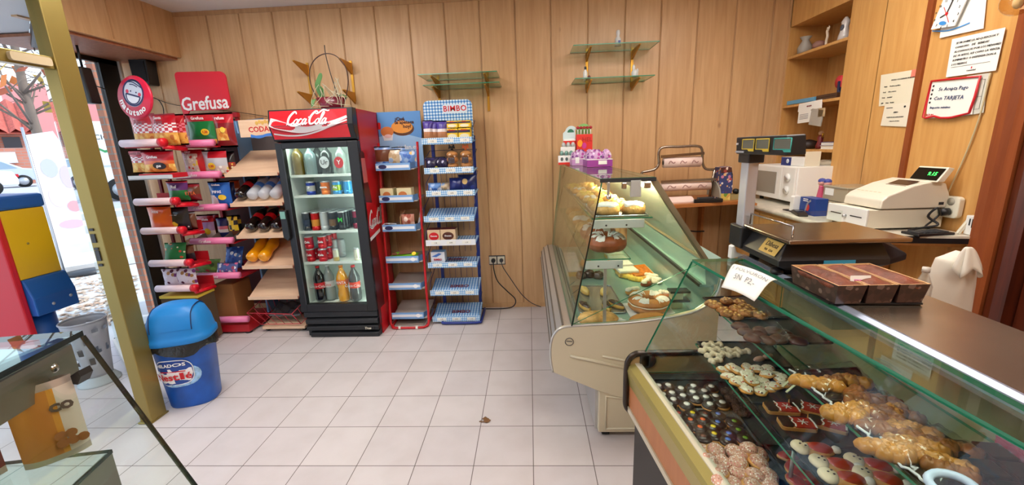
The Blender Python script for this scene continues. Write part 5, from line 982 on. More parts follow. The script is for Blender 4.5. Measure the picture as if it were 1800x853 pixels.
wall_unit('two tier glass shelf on brass brackets carrying three tiny ornaments', [(.385, 1.085, 2.405, .30), (.395, 1.05, 2.142, .33)], [(.535, 2.09, 2.43), (.935, 2.09, 2.42)], 'glass wall shelves')
for x, w in ((-2.017, 'nearer the red rectangular sign'), (-1.61, 'nearer the glass shelves')):
 t = thing('shelf_bracket', 'bare brass double bracket on the wall above the fridge, ' + w, 'bracket', (x, YW, 2.25), group='bare brass brackets')
 m_ = MB(); standard(m_, x, 2.075, 2.425); m_.build('bracket_post', BRASS, t, True)
 for z in (2.405, 2.15):
  b_ = MB(); bracket(b_, x, z, .24, .10, .014); b_.build('bracket_arm', BRASS, t, True)
def ornament(label, px, Y, z, kind):
 a = AY(px[0], px[3], Y); b = AY(px[2], px[1], Y); w = b.x - a.x; h = b.z - z; t = thing('ornament', label, 'ornament', ((a.x + b.x) / 2, Y, z), group='small ornaments on shelves'); r = w / 2
 return t, r, h
CRY = mat('crystal', (214, 216, 216), .15, coat=.6);
t, r, h = ornament('small crystal figure on the upper glass shelf', (1080, 52, 1093, 76), 3.8, 2.405, 0)
MB().lathe([(r, 0), (r * .8, h * .15), (r * .9, h * .4), (r * .45, h * .6), (r * .6, h * .78), (r * .5, h * .95), (r * .1, h)], 10).build('body', CRY, t); MB().box(-r * .1, -r - .002, h * .08, r * .5, -r, h * .3).build('tag', BLUE, t)
t, r, h = ornament('small white bottle with a dark cap on the lower glass shelf', (1025, 117, 1033, 138), 3.8, 2.142, 0)
MB().lathe([(r, 0), (r, h * .6), (r * .5, h * .75), (r * .5, h * .8)], 12).build('body', WHITE, t); MB().lathe([(r * .55, h * .78), (r * .5, h)], 12).build('cap', DGREY, t); MB().ball((r * 1.6, -.01, h * .18), (r * .7, r * .6, h * .18), 10).build('stopper', mat('maroon', (92, 40, 44), .5), t)
t, r, h = ornament('small crystal animal on the lower glass shelf beside the brass bracket', (1109, 112, 1123, 134), 3.8, 2.142, 0)
MB().ball((0, 0, h * .32), (r, r * .8, h * .32), 12).ball((-r * .3, 0, h * .72), (r * .45, r * .45, h * .25), 10).ball((r * .7, 0, h * .5), (r * .3, r * .25, h * .2), 8).build('body', CRY, t)
so2 = thing('wall_socket', 'double white wall socket low on the wooden wall with two plugs', 'socket', (-.35, YW, .50))
MB().box(-.432, YW - .004, .455, -.268, YW, .552).build('surround', DGREY, so2, True)
for x in (-.392, -.31):
 MB().box(x - .036, YW - .014, .466, x + .036, YW - .004, .542).build('socket_plate', CREAM, so2, True, bevel=.003)
tag(MB().lathe([(.022, 0), (.02, .03), (.012, .034)], 14, (-.386, YW - .014, .505), 0, True, Matrix.Rotation(PI / 2, 4, 'X')).tube(bez([(-.386, YW - .04, .50), (-.383, YW - .05, .42), (-.35, YW - .06, .30), (-.26, YW - .05, .19), (-.18, YW - .05, .10), (-.2, YW - .06, .03), (-.3, YW - .06, .006), (-.46, YW - .06, .006), (-.52, YW - .05, .006)], 7), .0055, 8).build('power_cable', BLACK), 'black plug and cable looping from the wall socket to the bread stand', 'cable')
tag(MB().lathe([(.02, 0), (.018, .028), (.01, .032)], 14, (-.306, YW - .014, .505), 0, True, Matrix.Rotation(PI / 2, 4, 'X')).tube(bez([(-.306, YW - .04, .50), (-.29, YW - .05, .44), (-.22, YW - .05, .32), (-.12, YW - .05, .16), (-.02, YW - .05, .06), (.08, YW - .05, .012)], 7), .004, 8).build('power_cable', DGREY), 'grey plug and cable running from the wall socket behind the pastry case', 'cable')
for k, (px, py, s_, lab) in enumerate(((855, 740, .035, 'larger dry leaf scrap on the floor tiles'), (846, 743, .018, 'tiny dark leaf crumb beside the dry leaf scrap'))):
 p = AZ(px, py, 0); o = MB().grid(lambda u, v: V(((u - .5) * s_ * 1.2 + .2 * s_ * sin(5 * v), (v - .5) * s_ * (1.6 if k == 0 else .7) * (1 - abs(u - .5)), .004 + .006 * sin(4 * u + 3 * v) ** 2)), 6, 6).build('leaf_scrap', mat('dry_leaf_brown', (120, 84, 50), .8), solid=.001); o.location = p; tag(o, lab, 'leaf')
BC = V((-2.33, 2.43, 0))
bn_ = thing('litter_bin', 'blue swing lid litter bin with an oval ice cream logo beside the entrance post', 'bin', BC, rad(20)); bn_.scale = (.9, .9, 1.03)
BINB = mat('bin_body_blue', (20, 86, 178), .38, vary=.25, vscale=7); BINL = mat('bin_lid_blue', (20, 128, 206), .45)
def sup(a, rx, ry, e=2.8): c, s_ = cos(a), sin(a); return (rx * abs(c) ** (2 / e) * (1 if c >= 0 else -1), ry * abs(s_) ** (2 / e) * (1 if s_ >= 0 else -1))
def loft(secs, n=36, e=2.8, mi=0, mb=None, caps=True):
 mb = mb or MB(); vs = []
 for rx, ry, z, *off in secs:
  for i in range(n):
   x, y = sup(2 * PI * i / n, rx, ry, e); vs.append(V((x + (off[0] if off else 0), y + (off[1] if len(off) > 1 else 0), z)))
 fs = [(j * n + i, j * n + (i + 1) % n, (j + 1) * n + (i + 1) % n, (j + 1) * n + i) for j in range(len(secs) - 1) for i in range(n)]
 if caps: fs += [tuple(range(n - 1, -1, -1)), tuple(range((len(secs) - 1) * n, len(secs) * n))]
 return mb.add(vs, fs, mi, True)
bd_ = loft([(.148, .125, 0), (.152, .128, .01), (.185, .155, .45), (.19, .16, .455)]).build('body', BINB, bn_)
bg_ = MB(); rr = random.Random(4); n = 44; vs = []
for j in range(4):
 for i in range(n):
  a = 2 * PI * i / n; k = .012 * sin(5 * a + j) + rr.uniform(-.004, .004); x, y = sup(a, .192 + k * (j / 3) + .004 * j, .162 + k * (j / 3) + .004 * j); vs.append(V((x, y, .455 - .028 * j * (.6 + .5 * sin(2 * a + 1) ** 2))))
bg_.add(vs, [(j * n + i, j * n + (i + 1) % n, (j + 1) * n + (i + 1) % n, (j + 1) * n + i) for j in range(3) for i in range(n)], 0, True).build('bin_bag', mat('black_bag', (30, 32, 32), .3, bump=.8, bscale=40), bn_)
loft([(.195, .165, .44), (.203, .172, .445), (.203, .172, .475), (.196, .166, .482), (.192, .162, .50), (.182, .155, .56), (.155, .135, .625), (.115, .10, .66), (.06, .055, .675), (.01, .01, .678)], e=3.2).build('lid', BINL, bn_)
LIDS = [(.195, .165, .44), (.203, .172, .475), (.196, .166, .482), (.192, .162, .50), (.182, .155, .56), (.155, .135, .625), (.115, .10, .66), (.06, .055, .675), (.01, .01, .678)]
def lidz(x, y, e=3.2):
 for i in range(len(LIDS) - 1, 0, -1):
  (r1, q1, z1), (r0, q0, z0) = LIDS[i], LIDS[i - 1]
  g = lambda t: (abs(x) / (r0 + (r1 - r0) * t)) ** e + (abs(y) / (q0 + (q1 - q0) * t)) ** e - 1
  if g(0) <= 0:
   lo, hi = 0., 1.
   for _ in range(20):
    md = (lo + hi) / 2
    if g(md) <= 0: lo = md
    else: hi = md
   return z0 + (z1 - z0) * lo
 return .44
def dome(u, v):
 x = -.12 + u * .24; ym = .158 * (1 - (abs(x) / .19) ** 3.2) ** (1 / 3.2); y = -ym + 2 * ym * (.5 - .5 * cos(PI * v)); z = lidz(x, y); return V((x * 1.012, y * 1.02, z + .003))
MB().grid(dome, 14, 28).build('swing_flap', BINL, bn_)
for u_ in (0, 1): MB().tube([dome(u_, k / 24) + V((.003 * (2 * u_ - 1), 0, .0)) for k in range(25)], .0035, 6).build('flap_seam', mat('seam_navy', (14, 40, 90), .6), bn_)
LB = lambda z, t=0.0: frame((0, -.1385 - .03 * (z - .1) / .35 - t - .0, z), (1, 0, 0), (0, -.075, 1))
def on_body(pts, mb, z0, t, a0=-PI / 2 - .28):
 """flat shape wrapped on the oval body: pts = (arc metres, height)"""
 vs = []
 for s_, z in pts:
  zz = z0 + z; rx = .152 + .033 * zz / .45; ry = .128 + .027 * zz / .45; a = a0 + s_ / .16; x, y = sup(a, rx, ry); nrm = V((x / rx ** 2, y / ry ** 2, 0)).normalized(); vs.append(V((x, y, zz)) + nrm * t)
 c = sum(vs, Vector()) / len(vs); return vs
def wrap(mb, pts, z0, t, mi=0):
 b = len(mb.v); vs = on_body(pts, mb, z0, t); n = len(vs); ring = [vs]
 for f_ in (.66, .33): ring.append(on_body([(sum(p[0] for p in pts) / n + (p[0] - sum(q[0] for q in pts) / n) * f_, sum(p[1] for p in pts) / n + (p[1] - sum(q[1] for q in pts) / n) * f_) for p in pts], mb, z0, t))
 c = on_body([(sum(p[0] for p in pts) / n, sum(p[1] for p in pts) / n)], mb, z0, t)[0]
 al = [v for r_ in ring for v in r_] + [c]; fs = []
 for k in range(2): fs += [(k * n + i, k * n + (i + 1) % n, (k + 1) * n + (i + 1) % n, (k + 1) * n + i) for i in range(n)]
 fs += [(2 * n + i, 2 * n + (i + 1) % n, 3 * n) for i in range(n)]; return mb.add(al, fs, mi)
q = MB(); wrap(q, ell(.02, -.01, .125, .075, 24), .24, .0015); q.build('splash_print', mat('splash', (150, 190, 226), .5, vary=.35, vscale=30), bd_)
q = MB(); wrap(q, rrect(-.10, -.075, .10, .10, .07, 8), .245, .003); q.build('logo_rim', TXTW, bd_)
q = MB(); wrap(q, rrect(-.095, -.07, .095, .095, .066, 8), .245, .0045); q.build('logo_blue', mat('logo_blue', (30, 70, 150), .45), bd_)
q = MB(); wrap(q, [(-.09, -.035), (-.092, .028), (0, .042), (.09, .036), (.093, .0), (.075, -.05), (0, -.062), (-.06, -.055)], .245, .006); q.build('logo_white', TXTW, bd_)
def wrap_text(body, size, z, t, mt_, off, s0=0):
 mb = MB(); add_text(mb, body, size, Matrix.Identity(4), 0, off=off, ext=0); mb.v = [on_body([(v.x + s0, v.y)], None, z, t)[0] for v in mb.v]; return mb.build('lettering', mt_, bd_)
wrap_text('Nestlé', .064, .232, .016, TXTR, .0014); wrap_text('HELADOS', .03, .313, .011, TXTW, .001, .0)
q = MB(); wrap(q, [(-.06, .055), (.06, .052), (.06, .058), (-.06, .061)], .21, .009); q.build('logo_bar', TXTR, bd_)
wc = AZ(152, 683, 0) + V((-.02, .10, 0))
wbk = thing('waste_basket', 'grey perforated waste basket with a flared foot in the entrance', 'basket', wc + V((.02, .0, 0))); wbk.scale = (.74, .74, .86)
GRB = mat('basket_grey', (160, 164, 172), .5)
mb = MB(); n = 40; rows = 16; vs = []
for j in range(rows + 1):
 z = .07 + .50 * j / rows; R_ = .115 + .055 * (j / rows)
 for i in range(n): vs.append(V((R_ * cos(2 * PI * i / n), R_ * sin(2 * PI * i / n), z)))
fs = []; rr = random.Random(2)
for j in range(rows):
 for i in range(n):
  if 3 <= j <= 13 and (i % 3 != 0) and (j % 3 != 0) and (i // 3 + j // 3) % 2 == 0 and rr.random() < .9: continue
  fs.append((j * n + i, j * n + (i + 1) % n, (j + 1) * n + (i + 1) % n, (j + 1) * n + i))
mb.add(vs, fs, 0, True).build('basket_wall', GRB, wbk, solid=.004)
MB().tube([(.17 * cos(2 * PI * i / 32), .17 * sin(2 * PI * i / 32), .572) for i in range(32)], .008, 8, closed=True).build('rim', GRB, wbk)
MB().lathe([(.165, 0), (.165, .015), (.15, .02), (.148, .035), (.134, .04), (.132, .055), (.118, .06), (.115, .075)], 36).build('foot', mat('basket_foot', (176, 186, 192), .5), wbk)
X0 = -3.56; e1 = AX(33, 495, X0); e2 = AX(118, 472, X0); yn = e1.y; yf = AX(108, 470, X0).y; zt = AX(2, 345, X0).z; zy = AX(0, 372, X0).z; zb1 = e1.z; zb0 = AX(57, 578, X0).z
tm = thing('coin_machine', 'red, yellow and blue toy coin machine on a blue pedestal outside the door', 'machine', (X0 - .25, (yn + yf) / 2, 0))
TY = mat('toy_yellow', (222, 178, 30), .4); TB = mat('toy_blue', (20, 88, 168), .4); TR = mat('toy_red', (196, 22, 40), .4)
MB().box(X0 - .42, yn + .012, zb1, X0, yf, zy).build('yellow_panel', TY, tm, True, bevel=.006)
MB().box(X0 - .42, yn - .02, zy, X0 + .012, yf + .012, zt).build('blue_cap', TB, tm, True, bevel=.02)
MB().prism([(X0 + .0, zb1), (X0 + .012, zb1 - .01), (X0 + .05, zb1 - .14), (X0 + .05, zb0 + .12 if 0 else zb1 - .27), (X0 - .42, zb1 - .27), (X0 - .42, zb1)], 'y', yn + .012, yf + .015).build('blue_body', TB, tm, True, bevel=.008)
MB().box(X0 - .426, yn - .03, zb0 - .15, X0 + .004, yn + .012, zt - .03).build('red_panel', TR, tm, True, bevel=.01)
MB().cyl((X0 - .17, (yn + yf) / 2, .06), (X0 - .17, (yn + yf) / 2, zb1 - .27), .12, 24).build('pedestal', TB, tm, True)
MB().box(X0 - .36, yn + .03, 0, X0 - .03, yf - .03, .06).build('base', TB, tm, True, bevel=.02)
for y, z in ((yn + .12, zb1 - .21), (yn + .24, zb1 - .19)): MB().ball((X0 + .05, y, z), (.006, .012, .012), 10).build('screw', ALU, tm, True)
MB().ball((X0 + .0, (yn + yf) / 2 - .02, (zy + zb1) / 2), (.005, .009, .009), 8).build('screw', GOLD, tm, True)
ZT = 1.25; P0 = AZ(0, 655, ZT); P1 = AZ(145, 581, ZT); P2 = AZ(60, 588, ZT)
fd = (P0 - P1).normalized(); ld = (P2 - P1).normalized()
lc = thing('display_case', 'glass topped display case with polished metal bands at the edge by the entrance', 'display case', (P1.x - .4, P1.y - .6, 0))
MIRR = mat('brushed_band', (150, 148, 140), .28, .85); DGL = mat('dark_glass_edge', (24, 36, 36), .15, coat=.5)
def plate(z, c, L, W, t, nm, m_=GLASSG, ed=DGL):
 pts = [c, c + fd * L, c + fd * L + ld * W, c + ld * W]; return MB().poly3([V((p.x, p.y, z - t)) for p in pts], (0, 0, 1), t, 0, 1).build(nm, [m_, ed], lc, True)
plate(ZT, P1, 1.1, .7, .012, 'glass_top')
def bandm(z0, z1, c, L, nm):
 o = MB().poly3([V((c.x, c.y, z0)), V((c.x, c.y, z1)), V((c.x, c.y, z1)) + fd * L, V((c.x, c.y, z0)) + fd * L], (-fd.y, fd.x, 0), .012); return o.build(nm, MIRR, lc, True)
nin = V((ld.x, ld.y, 0))
c1 = AX(123, 603, -1.0); c1 = AZ(123, 603, ZT - .014); b1 = bandm(ZT - .085, ZT - .014, c1 + V((0, -.01, 0)), 1.0, 'metal_band')
zl = 1.03; c2 = AZ(197, 790, zl); b2_ = bandm(zl - .10, zl - .008, c2 + V((-.012, -.004, 0)), .8, 'metal_band')
plate(zl, c2, .9, .5, .008, 'glass_shelf')
for bb, px, py, zz in ((b1, 90, 648, ZT - .042), (b2_, 186, 830, zl - .045)):
 p = AZ(px, py, zz); MB().ball(p, .012, 12).cyl(p + V((-.03, .0, 0)), p, .008, 10).build('screw', CHROME, bb, True)
g1 = P1 + V((.0, .0, -.012)); g2 = AZ(345, 853, .85); ex = (g2 - g1); gd = V((fd.x, fd.y, 0)); gl = MB(); nn = ex.cross(gd).normalized()
gb = g1 + ex * 2.0
gl.poly3([g1, gb, gb + gd * 1.1, g1 + gd * 1.1], nn, .004, 0, 1); gl.build('front_glass', [GLASS, DGL], lc, True)
MB().bar(g1 + nn * .003, gb + nn * .003, .005, .008, 0, (0, 1, 0)).build('glass_edge_strip', DGL, lc, True)
MB().prism([(-.03, -.012), (.012, .012), (.016, .0), (.004, -.018)], 'y', -.012, .012).build('clip', BLACK, lc).location = (c1.x + .4 - P1.x + .03, c1.y - P1.y + .6, ZT - .062) if 0 else (AZ(140, 657, ZT - .06) - lc.location)
kb = MB(); z1 = .72
kb.poly3([V((P1.x + .22, P1.y, 0)), V((P1.x + .22, P1.y, z1)), V((P1.x + .22, P1.y, z1)) + gd * 1.1, V((P1.x + .22, P1.y, 0)) + gd * 1.1], (-1, 0, 0), .6); kb.build('case_body', mat('case_cream', (206, 196, 170), .5), lc, True)
def snack_pack(label, p, rz, lean, cols, body=None):
 t = thing('snack_pack', label, 'snack pack', p, rot=(lean, 0, rz), group='snack packs in the near display case')
 def f(sg):
  def g(u, v):
   tt = (1 - abs(2 * u - 1) ** 3) * (sin(PI * (.12 + .8 * v)) ** .6); return V(((u - .5) * .092, sg * .026 * tt, v * .165))
  return g
 mb = MB(); reg = lambda u, v: 2 if v > .93 or v < .05 else (0 if u < .6 else (3 if u < .68 else 1)); mb.grid(f(-1), 20, 12, reg); k = len(mb.f); mb.grid(f(1), 20, 12, reg)
 for i in range(k, len(mb.f)): mb.f[i].reverse()
 mb.build('pouch', cols, t);
 if body:
  q = MB(); add_text(q, body, .021, frame((.024, -.0285, .115), (1, 0, .0), (0, 0, 1)), 0, off=.0015); q.build('lettering', mat('grey_brown_print', (90, 80, 72), .5), t)
  q = MB(); [decal(q, ell(.012 + .014 * (k % 3), .04 + .016 * (k // 3), .009, .009, 10), frame((0, -.0285, 0), (1, 0, 0), (0, 0, 1))) for k in range(5)]; q.build('nut_print', mat('nut_print', (170, 110, 60), .5), t)
 return t
OC = [mat('pack_orange', (206, 134, 52), .35), mat('pack_cream', (222, 214, 200), .35), mat('pack_seal', (190, 180, 170), .3, .3), mat('pack_amber', (226, 160, 60), .35)]
pz = zl + .002
pp = AZ(98, 838, pz)
snack_pack('orange and cream nut pouch standing in the near display case', (pp.x - .05, pp.y + .05, pz), rad(50), 0, OC, 'CO')
pq = AZ(18, 853, pz)
snack_pack('brown and dark red pouch beside the orange pouch in the near display case', (pq.x - .08, pq.y + .0, pz), rad(48), 0, [mat('pack_brown', (120, 60, 44), .35), mat('pack_dkred', (110, 30, 34), .35), OC[2], mat('pack_brown2', (140, 80, 56), .35)])
YA, YB = 2.0, 3.88
pc = thing('pastry_case', 'cream refrigerated pastry case with slanted glass, running up to the back wall', 'display case', (.5, 2.9, 0))
CRM = mat('case_cream', (206, 188, 146), .45); SILV = mat('case_silver', (196, 196, 194), .3, .6); GROOVE = mat('case_groove', (120, 116, 110), .4, .4)
prof = [(.097, .417), (.086, .50), (.087, .568), (.098, .62), (.118, .652), (.145, .672), (.213, .683), (.477, .694), (.707, .722), (.83, .752), (.90, .80), (.935, .86), (.946, .93), (.946, .24), (.52, .238), (.345, .30)]
epm = MB().prism(prof, 'y', YA, YA + .035)
ep = epm.build('end_panel', CRM, pc, True, bevel=.004)
MB().tube(bez([(x, YA + .004, z) for x, z in prof[:13]], 3), .0065, 8).build('end_trim', SILV, pc, True)
rb = MB(); rb.tube([(.19, YA - .002, .515), (.40, YA - .002, .462), (.60, YA - .002, .41)], .008, 8).tube([(.36, YA - .002, .512), (.50, YA - .002, .48), (.62, YA - .002, .45)], .007, 8); rb.build('embossed_ribs', CRM, ep, True)
em = MB().tube([(.185 + .021 * cos(a), YA - .001, .595 + .021 * sin(a)) for a in [k * PI / 12 for k in range(24)]], .0025, 6, closed=True); em.bar((.17, YA - .001, .6), (.2, YA - .001, .597), .004, .004).build('emblem', GROOVE, ep, True)
bm = MB(); bm.prism([(.10, .417), (.088, .50), (.09, .568), (.10, .617), (.12, .65), (.15, .668), (.196, .674), (.24, .66), (.24, .417)], 'y', YA + .035, YB, 0); bp_ = bm.build('front_bumper', SILV, pc, True)
for (x, z) in ((.0895, .545), (.097, .605), (.118, .645), (.155, .668)): MB().bar((x, YA + .04, z), (x, YB, z), .011, .011).build('bumper_groove', GROOVE, bp_, True)
MB().box(.345, YA + .012, .035, .90, YB, .32).build('plinth', CRM, pc, True, bevel=.006)
pf_ = MB(); pf_.tube([(.385, YA + .012, .055), (.385, YA + .012, .262), (.62, YA + .012, .225), (.9, YA + .012, .18)], .006, 6).tube([(.385, YA + .012, .06), (.9, YA + .012, .06)], .006, 6); pf_.build('plinth_moulding', CRM, pc, True)
MB().box(.33, YA + .04, .04, .345, YB, .31).build('plinth_front', SILV, pc, True)
for y in (YA + .05, YB - .2): MB().cyl((.37, y, .022), (.41, y, .022), .022, 14).build('castor', RUBBER, pc, True)
TEAL = mat('case_inside', (150, 188, 180), .28, .35)
MB().box(.15, YA + .035, .60, .925, YB, .645).build('deck', TEAL, pc, True)
MB().box(.912, YA + .035, .645, .925, YB, .88).box(.855, YA + .035, .875, .925, YB, .885).build('rear_wall', TEAL, pc, True)
MB().add([(.862, YA + .035, .885), (.868, YA + .035, 1.01), (.868, YB, 1.01), (.862, YB, .885), (.95, YA + .035, 1.02), (.95, YB, 1.02)], [(0, 1, 2, 3), (1, 4, 5, 2)]).build('rear_sill', TEAL, pc, True, solid=-.01) if 0 else MB().prism([(.885, .885), (.868, 1.01), (.95, 1.025), (.95, .885)], 'y', YA + .035, YB).build('rear_sill', TEAL, pc, True)
MB().bar((.858, YA + .04, .88), (.858, YB, .88), .016, .016).build('dark_seal', BLACK, pc, True)
MB().box(.926, YA + .035, .32, .95, YB, .885).build('rear_body', CRM, pc, True)
TZ = 1.435
def gl4(a, b, c, d, nm, t=.006, m_=GLASS, e=GEDGE): n = (Vector(b) - Vector(a)).cross(Vector(d) - Vector(a)); return MB().poly3([a, b, c, d], n, t, 0, 1).build(nm, [m_, e], pc, True)
DEDGE = mat('black_glass_edge', (16, 22, 22), .2)
fg = gl4((.198, YA + .005, .678), (.198, YB, .678), (.283, YB, TZ - .01), (.342, YA + .005, TZ - .01), 'front_glass', .006, GLASS, GEDGE)
MB().bar((.198, YA + .003, .684), (.338, YA + .003, TZ - .045), .006, .010, 0, (0, 1, 0)).build('black_edge_seal', DEDGE, fg, True)
gl4((.205, YA + .005, .69), (.345, YA + .005, TZ - .02), (.58, YA + .005, TZ - .02), (.86, YA + .005, 1.02), 'end_glass', .006)
MB().poly3([(.205, YA + .008, .69), (.86, YA + .008, 1.02), (.945, YA + .008, .93), (.93, YA + .008, .86), (.895, YA + .008, .81), (.83, YA + .008, .765), (.7, YA + .008, .732), (.477, YA + .008, .704)], (0, 1, 0), .006, 0, 1).build('end_glass', [GLASS, GEDGE], pc, True)
gl4((.335, YA, TZ), (.595, YA, TZ), (.56, YB, TZ), (.28, YB, TZ), 'glass_top', .008, GLASSG, GEDGE)
MB().box(.335, YA - .004, TZ - .012, .60, YA + .004, TZ + .006).build('top_rail', DGREY, pc, True)
rd = MB(); rd.poly3([(.592, YA + .03, TZ - .01), (.868, YA + .03, 1.02), (.868, YB, 1.02), (.56, YB, TZ - .01)], (1, 0, .7), .01)
rd.build('rear_door', mat('rear_door_pale', (186, 196, 180), .22, .25), pc, True)
FRG = mat('case_frame', (166, 156, 128), .35, .5)
fr_ = MB(); fr_.bar((.590, YA + .02, TZ - .005), (.865, YA + .02, 1.02), .03, .018, 0, (0, 1, 0)); fr_.bar((.597, YA + .02, TZ - .005), (.562, YB, TZ - .005), .018, .018); fr_.bar((.868, YA + .02, 1.02), (.868, YB, 1.02), .02, .014); fr_.build('rear_frame', FRG, pc, True)
MB().box(.44, YA - .006, TZ - .075, .475, YA + .0, TZ - .02).box(.535, YA - .008, TZ - .05, .57, YA + .0, TZ - .015).box(.362, YA - .006, TZ - .06, .374, YA, TZ - .0).build('glass_clips', CHROME, pc, True) if 0 else None
for x, z, w_, h_, mt_ in ((.505, TZ - .045, .05, .08, mat('clip_plate', (190, 190, 184), .4)), (.45, TZ - .03, .022, .03, CHROME), (.56, TZ - .03, .03, .03, CHROME), (.376, TZ - .045, .012, .07, SILV)):
 MB().box(x - w_ / 2, YA - .008, z - h_ / 2, x + w_ / 2, YA + .012, z + h_ / 2).build('glass_clip', mt_, pc, True, bevel=.003)
MB().ball((.376, YA - .012, TZ - .08), .013, 10).build('glass_clip', CHROME, pc, True)
MB().prism([(.533, TZ - .055), (.540, TZ - .055), (.540, TZ - .016), (.585, TZ - .016), (.585, TZ - .011), (.533, TZ - .011)], 'y', YA + .04, YB - .3).build('lamp_housing', SILV, pc, True)
MB().cyl((.560, YA + .06, TZ - .034), (.552, YB - .32, TZ - .034), .011, 10).build('case_lamp', mat('case_tube', (255, 232, 186), .5, emit=110), pc, True)
for (z, x0, x1, nm) in ((1.245, .302, .60, 'u'), (1.035, .266, .50, 'm')):
 MB().box(x0, YA + .03, z - .006, x1, YB - .1, z, [0, 0, 1, 1, 1, 1]).build('glass_shelf', [GLASSG, GEDGE], pc, True)
 b_ = MB().box(x0 + .005, YA + .025, z - .052, x1 - .04, YA + .032, z - .008).build('shelf_bracket', mat('frosted_bracket', (214, 222, 218), .3), pc, True, bevel=.003)
 for x in (x0 + .07, x0 + .17): MB().ball((x, YA + .022, z - .036), .005, 8).build('bolt', BLACK, b_, True)
 MB().box(x0 + .1, YA + .03, .645, x0 + .115, YA + .045, z - .05).build('shelf_post', SILV, pc, True) if nm == 'm' else None
GOLDN = mat('puff_gold', (214, 150, 70), .45, vary=.28, vscale=22, bump=.5, bscale=60); PUFF = mat('puff_pale', (224, 176, 104), .5, vary=.25, vscale=26, bump=.4, bscale=70)
CHOC = mat('chocolate', (62, 34, 26), .25, coat=.3); CREAMW = mat('whipped_cream', (240, 232, 214), .5, bump=.3, bscale=50); CUST = mat('custard', (238, 200, 90), .4); BROWNB = mat('brown_bun', (150, 76, 38), .4, vary=.25, vscale=18)
SUG = mat('icing_sugar', (240, 236, 230), .8, bump=.4, bscale=90); TRAYS = mat('steel_tray', (176, 186, 190), .25, .8); DOILY = mat('doily_paper', (236, 238, 238), .7); EGGY = mat('eclair_dough', (222, 178, 90), .45, vary=.2, vscale=30); ALM = mat('almond_flakes', (222, 170, 90), .5)
DZ = .647
def blob(rx, ry, h, mt_seed=0, amp=.08, n=20, rows=7, base=.0):
 """rounded baked shape sitting on z=0"""
 rr = random.Random(mt_seed); ph = [rr.uniform(0, 6) for _ in range(5)]; vs = []; fs = []
 for j in range(rows + 1):
  t = j / rows; zz = h * sin(t * PI / 2) ** .9; rr_ = max(.02, cos(t * PI / 2) ** .55) * (.9 + .1 * min(1, t * 6))
  for i in range(n):
   a = 2 * PI * i / n; k = 1 + amp * (sin(3 * a + ph[0]) * .5 + sin(5 * a + ph[1] + t * 3) * .5); vs.append(V((rx * rr_ * k * cos(a), ry * rr_ * k * sin(a), base + zz * (1 + amp * .6 * sin(4 * a + ph[2] + 4 * t)))))
 fs = [(j * n + i, j * n + (i + 1) % n, (j + 1) * n + (i + 1) % n, (j + 1) * n + i) for j in range(rows) for i in range(n)] + [tuple(range(n - 1, -1, -1)), tuple(range(rows * n, rows * n + n))]
 return vs, fs
def addblob(mb, rx, ry, h, c=(0, 0, 0), seed=0, amp=.08, rot=0, mi=0, n=18, rows=6):
 vs, fs = blob(rx, ry, h, seed, amp, n, rows); M = MT_(c) @ Matrix.Rotation(rot, 4, 'Z'); return mb.add([M @ v for v in vs], fs, mi, True)
def cap_on(rx, ry, h, seed, frac=.75, lift=.003, amp=.18):
 """a covering (sugar, glaze) lying over the upper part of a blob"""
 vs, fs = blob(rx, ry, h, seed, .08, 20, 8); n = 20; rr = random.Random(seed + 9); ph = rr.uniform(0, 6); st = 3; out = []
 for j in range(st, 9):
  for i in range(n):
   v = vs[j * n + i]; a = 2 * PI * i / n
   if j == st: k = 1 - amp * .5 * (1 + sin(4 * a + ph)); v = V((v.x * k, v.y * k, v.z + (h - v.z) * (1 - k)))
   out.append(v + V((v.x * .02, v.y * .02, lift)))
 f2 = [(j * n + i, j * n + (i + 1) % n, (j + 1) * n + (i + 1) % n, (j + 1) * n + i) for j in range(8 - st) for i in range(n)] + [tuple(range((8 - st) * n, (8 - st) * n + n))]
 return MB().add(out, f2, 0, True)
def bun(name, label, p, rx, ry, h, base, top=None, rz=0, group=None, seed=0, cat='pastry', topname='sugar', amp=.08):
 t = thing(name, label, cat, p, rz, group); m_ = MB(); addblob(m_, rx, ry, h, seed=seed, amp=amp); m_.build('dough', base, t)
 if top: cap_on(rx, ry, h, seed).build(topname, top, t)
 return t
def tray_(label, x0, x1, y0, y1, z, mt_=TRAYS, group=None, rim=.006, name='tray', rz=0):
 t = thing(name, label, 'tray', ((x0 + x1) / 2, (y0 + y1) / 2, z), rz, group); w, d = (x1 - x0) / 2, (y1 - y0) / 2
 MB().box(-w, -d, 0, w, d, .0025).build('plate', mt_, t); MB().tube([(x, y, .004) for x, y in rrect(-w, -d, w, d, min(w, d) * .2, 4)], rim * .6, 6, closed=True).build('rim', mt_, t); return t
UZ = 1.2455
tray_('steel tray on the upper glass shelf of the pastry case', .325, .59, 2.06, 2.5, UZ, group='steel trays in the pastry case')
tray_('second steel tray along the upper glass shelf', .32, .575, 2.52, 3.0, UZ, group='steel trays in the pastry case'); tray_('steel tray at the wall end of the upper glass shelf', .312, .56, 3.02, 3.6, UZ, group='steel trays in the pastry case')
G = 'pastries on the upper glass shelf'
bun('sugared_bun', 'large sugar dusted bun at the outer front corner of the upper glass shelf', (.398, 2.14, UZ + .006), .068, .06, .055, PUFF, SUG, 0, G, 1); bun('sugared_bun', 'large sugar dusted bun beside the outer one on the upper glass shelf', (.535, 2.14, UZ + .006), .064, .06, .055, PUFF, SUG, 0, G, 2)
k = 0
